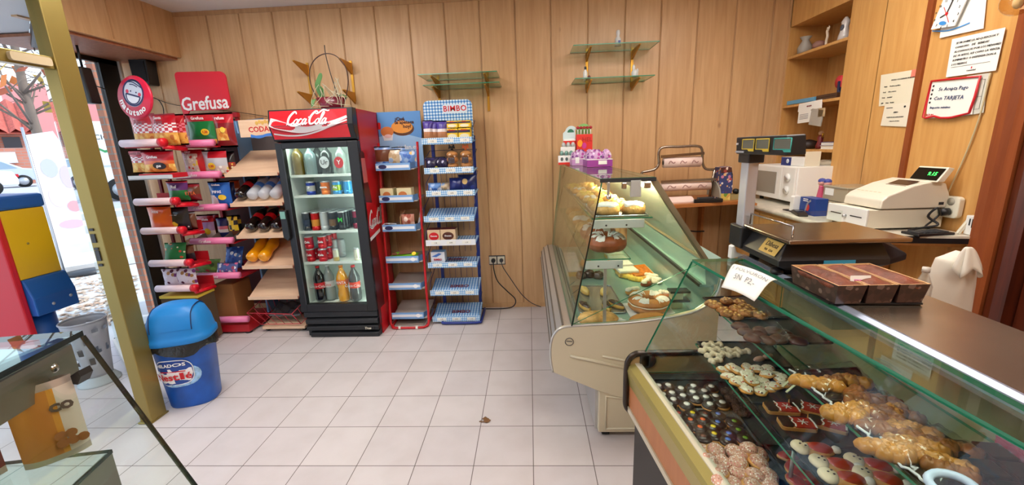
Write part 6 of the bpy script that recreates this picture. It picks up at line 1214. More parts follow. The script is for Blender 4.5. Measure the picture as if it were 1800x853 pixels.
for r, y in enumerate((2.28, 2.41, 2.58, 2.72, 2.86, 3.1, 3.25, 3.4)):
 for c, x in enumerate((.387, .507)):
  t = thing('custard_pastry', 'golden custard pastry, row %s behind the sugared buns, %s column' % (ordn(r), 'street side' if c == 0 else 'staff side'), 'pastry', (x - .008 * r / 2, y, UZ + .006), .3 * k, G)
  m_ = MB(); addblob(m_, .056, .053, .035, seed=10 + k, amp=.1)
  m_.build('dough', GOLDN if (r + c) % 2 else PUFF, t)
  q = MB()
  for j in range(3): addblob(q, .02, .016, .016, (.03 * cos(2.1 * j + k), .026 * sin(2.1 * j + k), .026), seed=j, rot=j)
  q.build('custard', CUST if r % 3 != 2 else SUG, t); k += 1
for j, (y, x) in enumerate(((3.52, .36), (3.54, .47))):
 t = thing('pastry_ring', 'golden pastry ring standing at the wall end of the upper shelf, ' + ('street side' if j == 0 else 'staff side'), 'pastry', (x + .012, y, UZ + .006), 0, G); m_ = MB()
 for a in range(10): addblob(m_, .024, .024, .035, (.045 * cos(a * PI / 5), .045 * sin(a * PI / 5), 0), seed=a)
 m_.build('dough', PUFF, t)
MZ = 1.0355; G = 'cakes on the middle glass shelf'
def ringcake(label, p, R, r, h, base, top, group, fill=None, rz=0, name='ring_cake'):
 t = thing(name, label, 'cake', p, rz, group)
 def tor(R_, r_, hz, z0, rough=.05, a0=0, a1=2 * PI, vlo=0, vhi=2 * PI):
  return lambda u, v: V(((R_ + r_ * cos(vlo + (vhi - vlo) * v) * (1 + rough * sin(9 * u * 2 * PI))) * cos(a0 + (a1 - a0) * u), (R_ + r_ * cos(vlo + (vhi - vlo) * v) * (1 + rough * sin(9 * u * 2 * PI))) * sin(a0 + (a1 - a0) * u), z0 + hz * sin(vlo + (vhi - vlo) * v) * (1 + rough * sin(7 * u * 2 * PI))))
 if fill:
  MB().grid(tor(R, r, h * .32, h * .3), 36, 12).build('lower_half', base, t); MB().grid(tor(R, r * 1.02, h * .14, h * .55, .09), 36, 8).build('cream_filling', fill, t); MB().grid(tor(R, r * .98, h * .38, h * .72), 36, 12).build('upper_half', base, t); zc = h * .72; hz = h * .38
 else: MB().grid(tor(R, r, h * .5, h * .5), 36, 14).build('dough', base, t); zc = h * .5; hz = h * .5
 for k in range(4): MB().grid(tor(R, r * .9, hz * 1.04, zc + .002, .12, k * 1.6 + .2, k * 1.6 + 1.25, .5, PI - .5), 10, 8).build('sugar', top, t)
 return t
ringcake('large chocolate brown ring cake with sugar, front of the middle glass shelf', (.40, 2.16, MZ + .014), .066, .04, .085, BROWNB, SUG, G)
ringcake('second chocolate brown ring cake with sugar, behind the front one', (.395, 2.42, MZ + .014), .066, .039, .085, BROWNB, SUG, G, rz=1)
bun('orange_bun', 'orange glazed bun beside the second ring cake', (.455, 2.58, MZ + .004), .04, .05, .06, GOLDN, None, 0, G, 33)
for j, y in enumerate((2.72, 2.95, 3.18, 3.4)): bun('golden_bun', 'golden bun, %s along the rear of the middle glass shelf' % ordn(j), (.36, y, MZ + .004), .07, .075, .06, GOLDN if j % 2 else PUFF, SUG if j == 1 else None, 0, G, 40 + j)
G = 'pastries on the pastry case deck'
def dk(px, py, dz=.02): p = AZ(px, py, DZ + dz); return V((p.x, p.y, DZ))
DZ += .001
def doily(label, c, rx, ry, rz=0):
 t = thing('paper_doily', label, 'doily', c, rz, 'paper doilies under cakes'); q = MB(); pts = [(rx * (1 + .04 * sin(16 * a)) * cos(a), ry * (1 + .04 * sin(16 * a)) * sin(a)) for a in [k * PI / 32 for k in range(64)]]; q.prism(pts, 'z', 0, .0015); q.build('paper', DOILY, t); return t
pA = dk(1048, 567); pA = V((pA.x, 2.13, DZ)); doily('white doily under the almond puff at the front of the deck', (pA.x + .02, 2.135, DZ), .15, .075)
t = bun('almond_puff', 'long flaky almond puff pastry at the front of the deck', (pA.x + .015, 2.135, DZ + .003), .115, .058, .052, PUFF, None, .05, G, 51, amp=.1)
q = MB(); rr = random.Random(1)
for k in range(26): x, y = rr.uniform(-.09, .09), rr.uniform(-.035, .04); q.cbox((x, y, .05 * math.sqrt(max(.05, 1 - (x / .125) ** 2 - (y / .06) ** 2)) + .002), (.014, .008, .0025), 0, (rr.uniform(-.4, .4), rr.uniform(-.4, .4), rr.uniform(0, 3)))
o = q.build('almond_flakes', ALM, t); o['kind'] = 'stuff'
pB = dk(1142, 563); doily('white doily under the plain brown loaf on the deck', (pB.x - .03, pB.y + .0, DZ), .13, .07, .3)
bun('plain_loaf', 'plain smooth brown filled loaf beside the almond puff', (pB.x, pB.y + .01, DZ + .002), .115, .05, .05, mat('loaf_tan', (196, 130, 62), .5, vary=.12, vscale=18), None, .12, G, 53, amp=.03)
pC = dk(1141, 540); cardm = tray_('white card under the cream filled ring cake', pC.x - .13, pC.x + .13, pC.y - .09, pC.y + .11, DZ, DOILY, None, .002, 'cake_card')
ringcake('cream filled ring cake dusted with sugar in the middle of the deck', (pC.x, pC.y + .01, DZ + .006), .075, .042, .075, mat('ring_tan', (190, 124, 66), .5, vary=.25, vscale=20), SUG, G, CREAMW)
tx = [AZ(x, y, DZ) for x, y in ((1012, 548), (1105, 548), (1080, 492), (1022, 492))]
et = tray_('steel tray holding the eclairs on the deck', .27, .535, 2.24, 2.72, DZ, group='steel trays in the pastry case')
def eclair(label, px, py, L, rz, glaze, z=DZ + .004):
 p = AZ(px, py, z + .02); t = thing('eclair', label, 'eclair', (p.x, p.y, z), rz, 'eclairs on the steel tray')
 m_ = MB(); addblob(m_, .024, L / 2, .036, seed=int(px), amp=.04); m_.build('dough', EGGY, t); cap_on(.024, L / 2, .036, int(px), lift=.002, amp=.05).build('glaze', glaze, t); return t
CG = mat('choc_glaze', (66, 50, 40), .2, coat=.4); YG_ = mat('yellow_glaze', (240, 206, 120), .3, coat=.2)
eclair('chocolate eclair lying straight, nearest the ring cake but one', 1066, 536, .13, .1, CG); eclair('chocolate and yellow eclair lying diagonally beside the ring cake', 1083, 534, .13, .6, CG); eclair('pale eclair standing behind the two chocolate ones', 1061, 512, .11, -.15, YG_); eclair('yellow eclair near the slanted glass, rear of its pair', 1028, 510, .13, .25, YG_); eclair('chocolate eclair near the slanted glass, front of its pair', 1028, 537, .13, .35, CG)
def cream_horn(label, px, py, rz=0, s=1, fill=CREAMW, crust=GOLDN, g=G):
 p = dk(px, py); t = thing('cream_pastry', label, 'pastry', (min(.848, p.x), p.y, DZ), rz, g); m_ = MB(); addblob(m_, .05 * s, .032 * s, .03 * s, seed=int(px)); m_.build('dough', crust, t)
 q = MB()
 for k in range(5): addblob(q, .016 * s, .02 * s, .018 * s, ((-.034 + .017 * k) * s, .004 * (k % 2), .022 * s), seed=k)
 q.build('cream', fill, t); return t
tart = thing('apple_lattice_tart', 'orange glazed apple lattice tart toward the rear of the deck', 'tart', (min(.80, dk(1132, 477).x), dk(1132, 477).y, DZ), .0, G)
MB().prism(rrect(-.09, -.13, .09, .13, .015), 'z', 0, .022).build('crust', PUFF, tart, bevel=.006); q = MB()
for k in range(7): q.cbox((0, -.105 + .035 * k, .026), (.15, .022, .014), 0, (.25, 0, .25))
q.build('glazed_apple', mat('apple_glaze', (206, 120, 40), .25, vary=.3, vscale=40, coat=.4), tart)
ring2 = thing('custard_braid', 'yellow custard braid curving beside the apple tart', 'pastry', (dk(1112, 488).x, dk(1112, 488).y + .02, DZ), 0, G); m_ = MB()
for k in range(9): addblob(m_, .026, .02, .03, (-.06 + .018 * k, .06 - .02 * k + .01 * sin(k * 1.3), 0), seed=k, rot=.6)
m_.build('dough', CUST, ring2)
for lab, px, py, rz, cr in (('cream topped pastry leaning by the ring cake’s rear', 1112, 511, .4, GOLDN), ('cream pastry with a chocolate wedge in the middle row', 1136, 496, .9, BROWNB), ('striped white cream pastry at the staff side of the deck', 1164, 492, -.7, CREAMW), ('cream pastry with brown crust at the staff side corner', 1172, 517, -.5, BROWNB), ('small cream pastry behind the striped white one', 1150, 486, -.7, CREAMW)): cream_horn(lab.replace('’', "'"), px, py, rz, 1.05, crust=cr)
for j, (px, py) in enumerate(((1022, 484), (1036, 482), (1052, 484))): bun('chocolate_dome', 'dark chocolate dome cake, %s from the slanted glass' % ordn(j), dk(px, py), .042, .042, .05, CHOC, None, 0, 'chocolate dome cakes', 60 + j, 'cake')
for j in range(5):
 t = thing('layer_slice', 'white iced layer slice, %s in the row along the slanted glass' % ordn(j), 'cake slice', (.312 + .004 * j, 2.98 + .11 * j, DZ + .002), 0, 'white iced slices'); MB().box(-.05, -.045, 0, .05, .045, .035).build('sponge', CUST, t, bevel=.003); MB().box(-.051, -.046, .035, .051, .046, .05).build('icing', SUG, t, bevel=.004)
for j in range(4):
 t = thing('layer_slice', 'white frosted slice, %s in the row by the rear wall' % ordn(j), 'cake slice', (.70 - .0 * j, 2.95 + .16 * j, DZ + .002), .1, 'white frosted slices'); MB().box(-.07, -.06, 0, .07, .06, .03).build('sponge', PUFF, t, bevel=.003); MB().box(-.071, -.061, .03, .071, .061, .05).build('icing', SUG, t, bevel=.006)
for j, (px, py) in enumerate(((1080, 455), (1030, 462))): bun('golden_puff', 'golden puff at the shadowed rear of the deck, ' + ('staff side' if j == 0 else 'street side'), dk(px, py), .05, .06, .045, GOLDN, None, 0, G, 70 + j)
st_ = thing('label_holder', 'two dark price holders stacked behind the ring cake at the case corner', 'price holder', AZ(1205, 540, DZ)); st_.location.z = DZ; st_.location.x -= .06
for k in range(2): MB().box(-.03, -.02, .0 + .055 * k, .035, .03, .04 + .055 * k).build('card', mat('cream_card', (206, 206, 176), .6), st_); MB().box(-.04, -.028, .04 + .055 * k, .075, .038, .052 + .055 * k).build('dark_strip', mat('smoke_strip', (36, 44, 44), .3), st_)
TS = TZ + .009
eg = thing('egg_display_box', 'white and red stepped display box of wrapped chocolate eggs on the case top', 'display box', (.33, 3.62, TS))
KW = mat('box_pale', (236, 236, 232), .5); KR = mat('box_red', (222, 50, 40), .5)
st3 = MB().box(-.085, -.06, 0, .05, -.02, .075).box(-.06, -.02, 0, .06, .03, .145).box(-.035, .03, 0, .07, .065, .21).build('carton', KW, eg, bevel=.003)
MB().box(-.086, -.0615, 0, .051, -.0605, .018).box(-.036, .0285, .165, .071, .0295, .195).build('red_band', KR, st3)
MB().prism([(-.035, .21), (.07, .21), (.07, .30)] + arc(.035, .27, .05, .2, PI - .2, 8) + [(-.035, .26)], 'y', .055, .065).build('header_card', mat('header_pale', (206, 226, 226), .5), eg)
q = MB(); decal(q, arc(.03, .265, .028, 0, PI, 8), frame((0, .0545, 0), (1, 0, 0), (0, 0, 1))); q.build('header_print', mat('kinder_green', (50, 120, 90), .5), eg)
for r, (y, z) in enumerate(((-.04, .075), (.005, .145))):
 for c in range(3):
  eo = MB().ball((-.055 + .04 * c + .02 * r, y, z + .018), (.017, .017, .022), 10); eo.build('wrapped_egg', mat('egg_foil_%d' % r, (120, 160, 150) if r == 0 else (190, 196, 194), .3, .3), eg)
for c in range(3): q = MB(); decal(q, ell(-.055 + .04 * c, .045, .012, .016, 8), frame((0, -.0607, 0), (1, 0, 0), (0, 0, 1))); q.build('egg_print', mat('egg_print', (90, 100, 100), .5), st3)
lo_ = thing('lollipop_box', 'red box of pink lollipops behind the purple sweet boxes', 'display box', (.475, 3.66, TS + .0));
MB().box(-.07, -.035, .0, .065, .04, .245).build('carton', KR, lo_, bevel=.002); q = MB(); FL = frame((0, -.0355, 0), (1, 0, 0), (0, 0, 1)); decal(q, ell(-.04, .17, .022, .03, 12), FL); q.build('print', mat('flame_orange', (246, 160, 40), .5), lo_); q = MB(); add_text(q, 'HEL', .05, FL @ MT_((.02, .2, .001)), 0); q.build('lettering', mat('dull_red', (170, 30, 20), .5), lo_); q = MB(); decal(q, ell(-.005, .15, .02, .026, 12), FL); q.build('print', mat('magenta', (200, 50, 140), .5), lo_)
MB().prism([(-.065, .245)] + arc(0, .27, .065, PI, 0, 8) + [(.065, .245)], 'y', .035, .04).build('header_card', mat('header_green', (130, 190, 110), .5), lo_)
for c in range(5): s_ = MB().cyl((-.055 + .027 * c, 0, .24), (-.055 + .027 * c, 0, .285), .004, 6).build('stick', KW, lo_); MB().ball((-.055 + .027 * c, -.005, .30), (.015, .012, .013), 10).build('candy', mat('candy_red', (170, 40, 50), .3), lo_)
VIO = mat('box_violet', (150, 60, 150), .45); VIO2 = mat('box_violet_pale', (190, 140, 190), .45)
for j, (x, y, w, d, lab) in enumerate(((.42, 3.40, .085, .10, 'violet sweet box with clear bags, outer one on the case top'), (.50, 3.12, .09, .12, 'violet sweet box with a price card, inner one on the case top'))):
 t = thing('sweet_box', lab, 'display box', (x, y, TS), 0, 'violet sweet boxes'); MB().box(-w, -d, 0, w, d, .05).build('carton', VIO if j else VIO2, t, bevel=.002); MB().box(-w, -d, .05, w, d, .054).build('edge', KW, t)
 q = MB()
 for k in range(7): addblob(q, .035, .04, .05 + .015 * (k % 2), (-.05 + .035 * (k % 4), -.05 + .09 * (k // 4), .05), seed=k, amp=.25)
 q.build('clear_sweet_bag', spots('sweets', (190, 150, 190), [(120, 60, 130), (216, 196, 216), (90, 90, 100), (170, 70, 150)], 40, .45, .25), t)
 MB().box(-.01 if j else -.06, -d - .002, .018, .05 if j else -.03, -d, .045 + .02 * (1 - j)).build('price_card', KW, t)
def xg(y): return .628 + (1.594 - y) * .0908
def xr(y): return .437 + (1.517 - y) * .110
YE, YN = 1.585, -.35
ZG_, ZR = 1.15, .70
sc_ = thing('serving_counter', 'glazed serving counter with gold front rail and wooden panel, full of biscuit trays', 'display case', (.75, .7, 0))
GRAIL = mat('gold_rail', (176, 162, 96), .35, .55); TANP = wood('counter_panel', (172, 108, 66), (186, 122, 78), .45, knots=False); STRIPM = mat('pale_strip', (206, 198, 176), .35, .3); BRONZE = mat('bronze_tube', (62, 54, 48), .25, .6)
def run(sec, nm, mt_, y0=YE, y1=YN, par=None, bev=0):
 """section (dx, z) carried along the counter front, following the slightly skewed front line"""
 mb = MB(); n = len(sec); vs = [V((xr(y0) + a, y0, z)) for a, z in sec] + [V((xr(y1) + a, y1, z)) for a, z in sec]
 mb.add(vs, [tuple(range(n - 1, -1, -1)), tuple(range(n, 2 * n))] + [(i, (i + 1) % n, n + (i + 1) % n, n + i) for i in range(n)]); o = mb.build(nm, mt_, par or sc_, True, bevel=bev)
 return o
run([(-.042, .672), (-.036, .690), (-.006, .702), (-.002, .694), (.0, .60), (-.03, .60)], 'front_rail', GRAIL)
run([(-.012, .694), (-.008, .7035), (.016, .7035), (.016, .69)], 'rail_strip', STRIPM)
run([(-.030, .50), (-.030, .672), (-.004, .672), (-.004, .50)], 'front_panel', TANP)
run([(-.036, .478), (-.036, .502), (-.002, .502), (-.002, .478)], 'lower_strip', STRIPM)
run([(.0, .05), (.0, .48), (.04, .48), (.04, .05)], 'kick_panel', mat('kick_dark', (40, 36, 34), .5))
MB().add([(xr(YE) + .04, YE, .05), (.92, YE, .05), (.92, YN, .05), (xr(YN) + .04, YN, .05), (xr(YE) + .04, YE, .62), (.92, YE, .62), (.92, YN, .62), (xr(YN) + .04, YN, .62)], [(0, 3, 2, 1), (4, 5, 6, 7), (0, 1, 5, 4), (1, 2, 6, 5), (2, 3, 7, 6), (3, 0, 4, 7)]).build('carcass', mat('carcass_tan', (176, 150, 110), .5), sc_, True)
MB().prism(rrect(xr(YE) - .03, .50, .93, .735, .05), 'y', YE, YE + .014).build('end_panel', mat('end_tan', (170, 140, 96), .45), sc_, True)
bt_ = MB(); x0 = xr(YE) - .04; bt_.tube(bez([(x0 + .02, YE + .004, .47), (x0 + .0, YE + .004, .50), (x0 - .002, YE + .004, .56), (x0 - .002, YE + .004, .66), (x0 + .004, YE + .004, .712), (x0 + .028, YE + .004, .74), (x0 + .07, YE + .004, .746), (x0 + .25, YE + .004, .746), (.93, YE + .004, .746)], 6), .0125, 10); bt_.build('end_border', BRONZE, sc_, True)
INSD = mat('counter_deck', (96, 100, 100), .25, .6)
dkz = .655
MB().add([(xr(YE) + .005, YE - .006, .63), (.93, YE - .006, .63), (.93, YN, .63), (xr(YN) + .005, YN, .63), (xr(YE) + .005, YE - .006, dkz), (.93, YE - .006, dkz), (.93, YN, dkz), (xr(YN) + .005, YN, dkz)], [(0, 3, 2, 1), (4, 5, 6, 7), (0, 1, 5, 4), (1, 2, 6, 5), (2, 3, 7, 6), (3, 0, 4, 7)]).build('deck', INSD, sc_, True)
MB().box(.99, YN, .63, 1.005, YE - .006, 1.112).build('rear_door', mat('rear_tan', (176, 158, 126), .35), sc_, True)
MB().box(.93, YN, .05, 1.005, YE, .63).build('rear_panel', mat('carcass_tan', (176, 150, 110), .5), sc_, True)
def pane4(pts, nm, t=.006, m_=GLASS, e=GEDGE, par=None):
 n = (Vector(pts[1]) - Vector(pts[0])).cross(Vector(pts[-1]) - Vector(pts[0])); return MB().poly3(pts, n, t, 0, 1).build(nm, [m_, e], par or sc_, True)
pane4([(xr(YE) + .004, YE, ZR), (xg(YE) - .003, YE, ZG_ - .008), (xg(YN) - .003, YN, ZG_ - .008), (xr(YN) + .004, YN, ZR)], 'front_glass')
gt = pane4([(xg(YE), YE, ZG_), (.823, YE, ZG_), (.823, YN, ZG_), (xg(YN), YN, ZG_)], 'glass_top', .011, GLASSG)
pane4([(xr(YE) + .01, YE - .004, ZR), (xg(YE) + .002, YE - .004, ZG_ - .01), (.822, YE - .004, ZG_ - .012), (.826, YE - .004, 1.11), (.985, YE - .004, 1.11), (.985, YE - .004, ZR - .04), (xr(YE) + .02, YE - .004, ZR - .04)], 'end_glass', .005)
MB().cyl((xr(YE) + .045, YE - .008, .715), (xr(YE) + .045, YE + .012, .715), .032, 20).box(xr(YE) + .01, YE - .008, .69, xr(YE) + .05, YE + .012, .745).build('glass_clamp', mat('smoky_plastic', (46, 48, 46), .25), sc_, True, bevel=.004)
sh_ = {}
for nm, z, xf, x1 in (('mid', .80, .655, .98), ('up', .95, .722, .985)):
 o = MB().box(xf, YN, z - .007, x1, YE - .02, z, [0, 0, 1, 1, 1, 1]).build('glass_shelf', [GLASSG, GEDGE], sc_, True)
 MB().box(xf + .02, YE - .022, z - .035, xf + .06, YE - .010, z - .004).build('shelf_clamp', mat('smoky_plastic', (46, 48, 46), .25), o, True, bevel=.004)
 for y in (1.0, .35): MB().cyl((xf + .05, y, dkz), (xf + .05, y, z - .008), .005, 8).build('shelf_post', SILV, o, True) if nm == 'mid' else None
wtp = thing('steel_worktop', 'brushed steel worktop running along the staff side of the serving counter', 'worktop', (.98, .7, 1.1))
STW = mat('worktop_steel', (166, 150, 132), .27, .9, vary=.18, vscale=5)  # uneven colour stands in for streaky reflections on the steel
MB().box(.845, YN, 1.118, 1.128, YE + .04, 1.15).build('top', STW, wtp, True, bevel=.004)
MB().prism([(.826, 1.132), (.832, 1.148), (.848, 1.1525), (.856, 1.1515), (.856, 1.118), (.832, 1.118)], 'y', YN, YE + .05).build('front_edge', mat('blue_alu_edge', (176, 186, 206), .25, .6), wtp, True)
MB().box(1.09, YN, .05, 1.12, YE, 1.118).build('apron', mat('carcass_tan', (176, 150, 110), .5), wtp, True)
DK = mat('dark_tray', (44, 46, 48), .3, .4); BIS = mat('biscuit', (206, 150, 84), .55, vary=.18, vscale=30); CH2 = mat('dark_chocolate', (52, 30, 24), .3, coat=.25); WDOT = mat('white_icing', (238, 232, 224), .4)
def P_(px, py, z): return AZ(px, py, z)
def ptray(label, pts, z, mt_, grp='trays in the serving counter'):
 q = [AZ(x, y, z) for x, y in pts]; c = sum(q, Vector()) / len(q); t = thing('biscuit_tray', label, 'tray', (c.x, c.y, z), 0, grp); L = [p - c for p in q]
 MB().poly3([V((p.x, p.y, .001)) for p in L], (0, 0, 1), .003).build('plate', mt_, t); MB().tube([V((p.x, p.y, .006)) for p in L], .0042, 6, closed=True).build('rim', mt_, t); return t
dz0 = dkz + .001
ptray('dark tray of white dotted chocolate biscuits nearest the counter end', ((1150, 671), (1262, 671), (1293, 722), (1178, 722)), dz0, DK)
ptray('pale metal tray of chocolate biscuits with coloured sweets', ((1182, 723), (1290, 723), (1340, 788), (1222, 788)), dz0, TRAYS)
ptray('dark tray under the pink sprinkled biscuits', ((1226, 790), (1338, 790), (1420, 880), (1276, 880)), dz0, DK)
ptray('dark tray under the rough chocolate biscuits', ((1262, 674), (1318, 674), (1352, 722), (1293, 722)), dz0, DK)
ptray('pale edged dark tray of red iced biscuits low on the deck', ((1345, 786), (1440, 786), (1500, 880), (1412, 880)), dz0, DK)
sx, sy, sk = 1120, 640, 4.006
def round_biscuit(name, label, px, py, z, R, h, top, dot=None, group=None, seed=0, base=BIS):
 p = AZ(px, py, z + h); t = thing(name, label, 'biscuit', (p.x, p.y, z), seed * 1.3, group)
 MB().lathe([(R * .92, 0), (R, h * .2), (R * .98, h * .5)], 18).build('biscuit', base, t)
 if top: MB().lathe([(R * .97, h * .48), (R * .98, h * .6), (R * .8, h * .86), (R * .3, h * .98), (.001, h)], 18).build('glaze', top, t)
 if dot: MB().lathe([(R * dot[1], h * .9), (R * dot[1] * .95, h * 1.02), (.001, h * 1.08)], 12).build('dot', dot[0], t)
 return t
dots = [(150, 148), (218, 145), (308, 168), (396, 150), (522, 155), (180, 210), (245, 200), (390, 192), (472, 185), (323, 218), (255, 245), (415, 237), (485, 230), (552, 220), (228, 280), (350, 278), (512, 278), (600, 268)]
rowof = lambda y, lim: sum(1 for l in lim if y > l)
proto = None
def sortrows(lst, lim):
 rows = {}
 for d in lst: rows.setdefault(rowof(d[1], lim), []).append(d)
 return [sorted(v) for k, v in sorted(rows.items())]
k = 0
for r, row in enumerate(sortrows(dots, (175, 206, 240, 262))):
 for c, d in enumerate(row):
  lab = 'white dotted chocolate biscuit, %s row from the counter end, %s from the gold rail' % (ordn(r), ordn(c)); px, py = sx + d[0] / sk, sy + d[1] / sk
  if proto is None: proto = round_biscuit('dotted_biscuit', lab, px, py, dz0 + .005, .027, .021, CH2, (WDOT, .42), 'white dotted chocolate biscuits')
  else: p = AZ(px, py, dz0 + .026); dup(proto, (p.x, p.y, dz0 + .005 + .0005 * (k % 3)), .7 * k, lab)
  k += 1
SW = {n: mat('sweet_' + n, c_, .25, coat=.3) for n, c_ in dict(red=(190, 60, 50), yellow=(236, 206, 40), brown=(110, 56, 40), blue=(90, 120, 200), orange=(232, 104, 50), green=(120, 160, 50)).items()}
sw = [(290, 342, 'red'), (390, 340, 'yellow'), (480, 345, 'brown'), (570, 348, 'blue'), (375, 388, 'orange'), (462, 387, 'orange'), (568, 405, 'blue'), (685, 400, 'green'), (340, 432, 'orange'), (443, 440, 'orange'), (535, 437, 'yellow'), (713, 460, 'green'), (365, 497, 'blue'), (465, 503, 'brown'), (543, 487, 'yellow'), (645, 485, 'blue'), (640, 527, 'blue'), (763, 517, 'green')]
for r, row in enumerate(sortrows(sw, (365, 418, 470, 512))):
 for c, d in enumerate(row): round_biscuit('sweet_topped_biscuit', 'chocolate biscuit topped with %s %s sweet, %s row on the pale tray, %s along' % ('an' if d[2] == 'orange' else 'a', d[2], ordn(r), ordn(c)), sx + d[0] / sk, sy + d[1] / sk, dz0 + .005, .0285, .02, CH2, (SW[d[2]], .3), 'sweet topped chocolate biscuits', r * 5 + c)
SPK = spots('sprinkles', (206, 160, 136), [(240, 226, 220), (216, 130, 136), (200, 120, 100), (244, 236, 226), (150, 90, 70)], 190, .42)
sp = [(430, 585), (520, 585), (655, 590), (765, 580), (475, 655), (570, 670), (690, 675), (820, 670), (555, 745), (685, 755), (795, 765), (545, 815), (650, 825), (770, 835), (900, 830), (830, 612), (475, 715), (885, 760), (700, 640), (600, 885), (720, 890), (850, 890)]
proto = None
for r, row in enumerate(sortrows(sp, (630, 700, 790, 860))):
 for c, d in enumerate(row):
  lab = 'domed biscuit covered in pink sprinkles, %s row from the pale tray, %s from the rail' % (ordn(r), ordn(c)); px, py = sx + d[0] / sk, sy + d[1] / sk; lift = .014 if (r + c) % 2 else .004
  p = AZ(px, py, dz0 + .03 + lift) + V((.012, 0, 0))
  if proto is None:
   proto = thing('sprinkle_biscuit', lab, 'biscuit', (p.x, p.y, dz0 + .005), 0, 'pink sprinkled biscuits'); MB().lathe([(.025, 0), (.0285, .006), (.028, .012)], 18).build('biscuit', BIS, proto); m_ = MB(); addblob(m_, .0265, .0265, .022, (0, 0, .008), seed=3, amp=.03); m_.build('sprinkles', SPK, proto)
  else: dup(proto, (p.x, p.y, dz0 + .005 + lift), None, lab, rot=(.35 * sin(2.3 * c + r), .3 * cos(1.7 * c + 2 * r), c))
ROUGH = mat('rough_chocolate', (78, 48, 34), .5, vary=.4, vscale=60, bump=1, bscale=120)
for j, (x, y) in enumerate(((645, 180), (720, 205), (675, 228), (760, 250), (715, 288), (800, 308), (745, 320))):
 p = AZ(sx + x / sk, sy + y / sk, dz0 + .02); t = thing('rough_biscuit', 'rough dark chocolate chip biscuit, %s from the counter end beside the dotted ones' % ordn(j), 'biscuit', (p.x, p.y, dz0 + .004 + .006 * (j % 2)), j, 'rough chocolate biscuits'); m_ = MB(); addblob(m_, .029, .027, .02, seed=j, amp=.12); m_.build('biscuit', ROUGH, t)
mz = .801
ptray('black tray of pale bone shaped biscuits on the middle shelf', ((1226, 604), (1352, 604), (1392, 648), (1266, 648)), mz, DK)
ptray('black tray of white chocolate biscuits on the middle shelf', ((1268, 650), (1394, 650), (1452, 712), (1322, 712)), mz, DK)
ptray('black tray of red parcel biscuits on the middle shelf', ((1324, 713), (1454, 713), (1520, 790), (1388, 790)), mz, DK)
ptray('black tray of bearded red iced biscuits on the middle shelf', ((1392, 792), (1522, 792), (1600, 885), (1470, 885)), mz, DK)
ox, oy, ok = 1200, 480, 4.267
BONE = mat('pale_icing', (226, 206, 176), .45, vary=.1, vscale=30)
for j, (x, y, a) in enumerate(((195, 528, .3), (255, 530, .2), (165, 568, .6), (240, 567, .2), (305, 568, .1), (385, 572, .2), (460, 580, .1), (215, 605, .5), (295, 605, .6), (380, 606, .2), (250, 646, .3))):
 p = AZ(ox + x / ok, oy + y / ok, mz + .015); t = thing('bone_biscuit', 'pale bone shaped biscuit, %s counted along the black tray from the counter end' % ordn(j), 'biscuit', (p.x, p.y, mz + .004), a, 'bone shaped biscuits'); m_ = MB()
 addblob(m_, .018, .011, .013, seed=1, amp=.02)
 for s_ in (-1, 1): addblob(m_, .012, .013, .015, (s_ * .016, .004, 0), seed=2, amp=.03); addblob(m_, .010, .010, .014, (s_ * .016, -.006, 0), seed=2, amp=.03)
 m_.build('biscuit', BONE, t)
for j, (x, y) in enumerate(((575, 640), (640, 622))): p = AZ(ox + x / ok, oy + y / ok, mz + .012); t = thing('pink_biscuit', 'pinkish bone biscuit at the staff side of the bone tray, ' + ('nearer the rail' if j == 0 else 'nearer the rear'), 'biscuit', (p.x, p.y, mz + .004), .3, 'pinkish biscuits'); m_ = MB(); addblob(m_, .024, .012, .014, seed=j, amp=.1); m_.build('biscuit', mat('pinkish', (196, 150, 130), .5), t)
CONF = spots('confetti', (222, 208, 182), [(238, 230, 214), (120, 140, 90), (80, 50, 44), (232, 222, 200), (190, 90, 70)], 120, .42)
for j, (x, y) in enumerate(((310, 708), (365, 705), (400, 735), (345, 755), (430, 800), (395, 830), (490, 690), (450, 745), (480, 765), (540, 768), (560, 715), (510, 815), (565, 830), (640, 715), (635, 770), (600, 790), (700, 760), (740, 800), (650, 835), (700, 842), (760, 850), (590, 870), (470, 860))):
 p = AZ(ox + x / ok, oy + y / ok, mz + .02); t = thing('white_chocolate_biscuit', 'white drizzled sprinkle biscuit, %s in the heap behind the bone tray' % (ordn(j) if j < 12 else 'rear ' + ordn(j - 12)), 'biscuit', (p.x, p.y, mz + .004 + .008 * (j % 3)), j * .8, 'white chocolate biscuits', (0, 0, 0) if 0 else (.2 * sin(j), .2 * cos(j * 2), j * .8)); m_ = MB(); addblob(m_, .026, .022, .012, seed=j, amp=.12); m_.build('biscuit', GOLDN, t); cap_on(.026, .022, .013, j, .8, .001).build('drizzle', CONF, t)
rx_, ry_, rk = 1360, 620, 3.661
REDI = mat('red_icing', (176, 44, 26), .3, coat=.3)
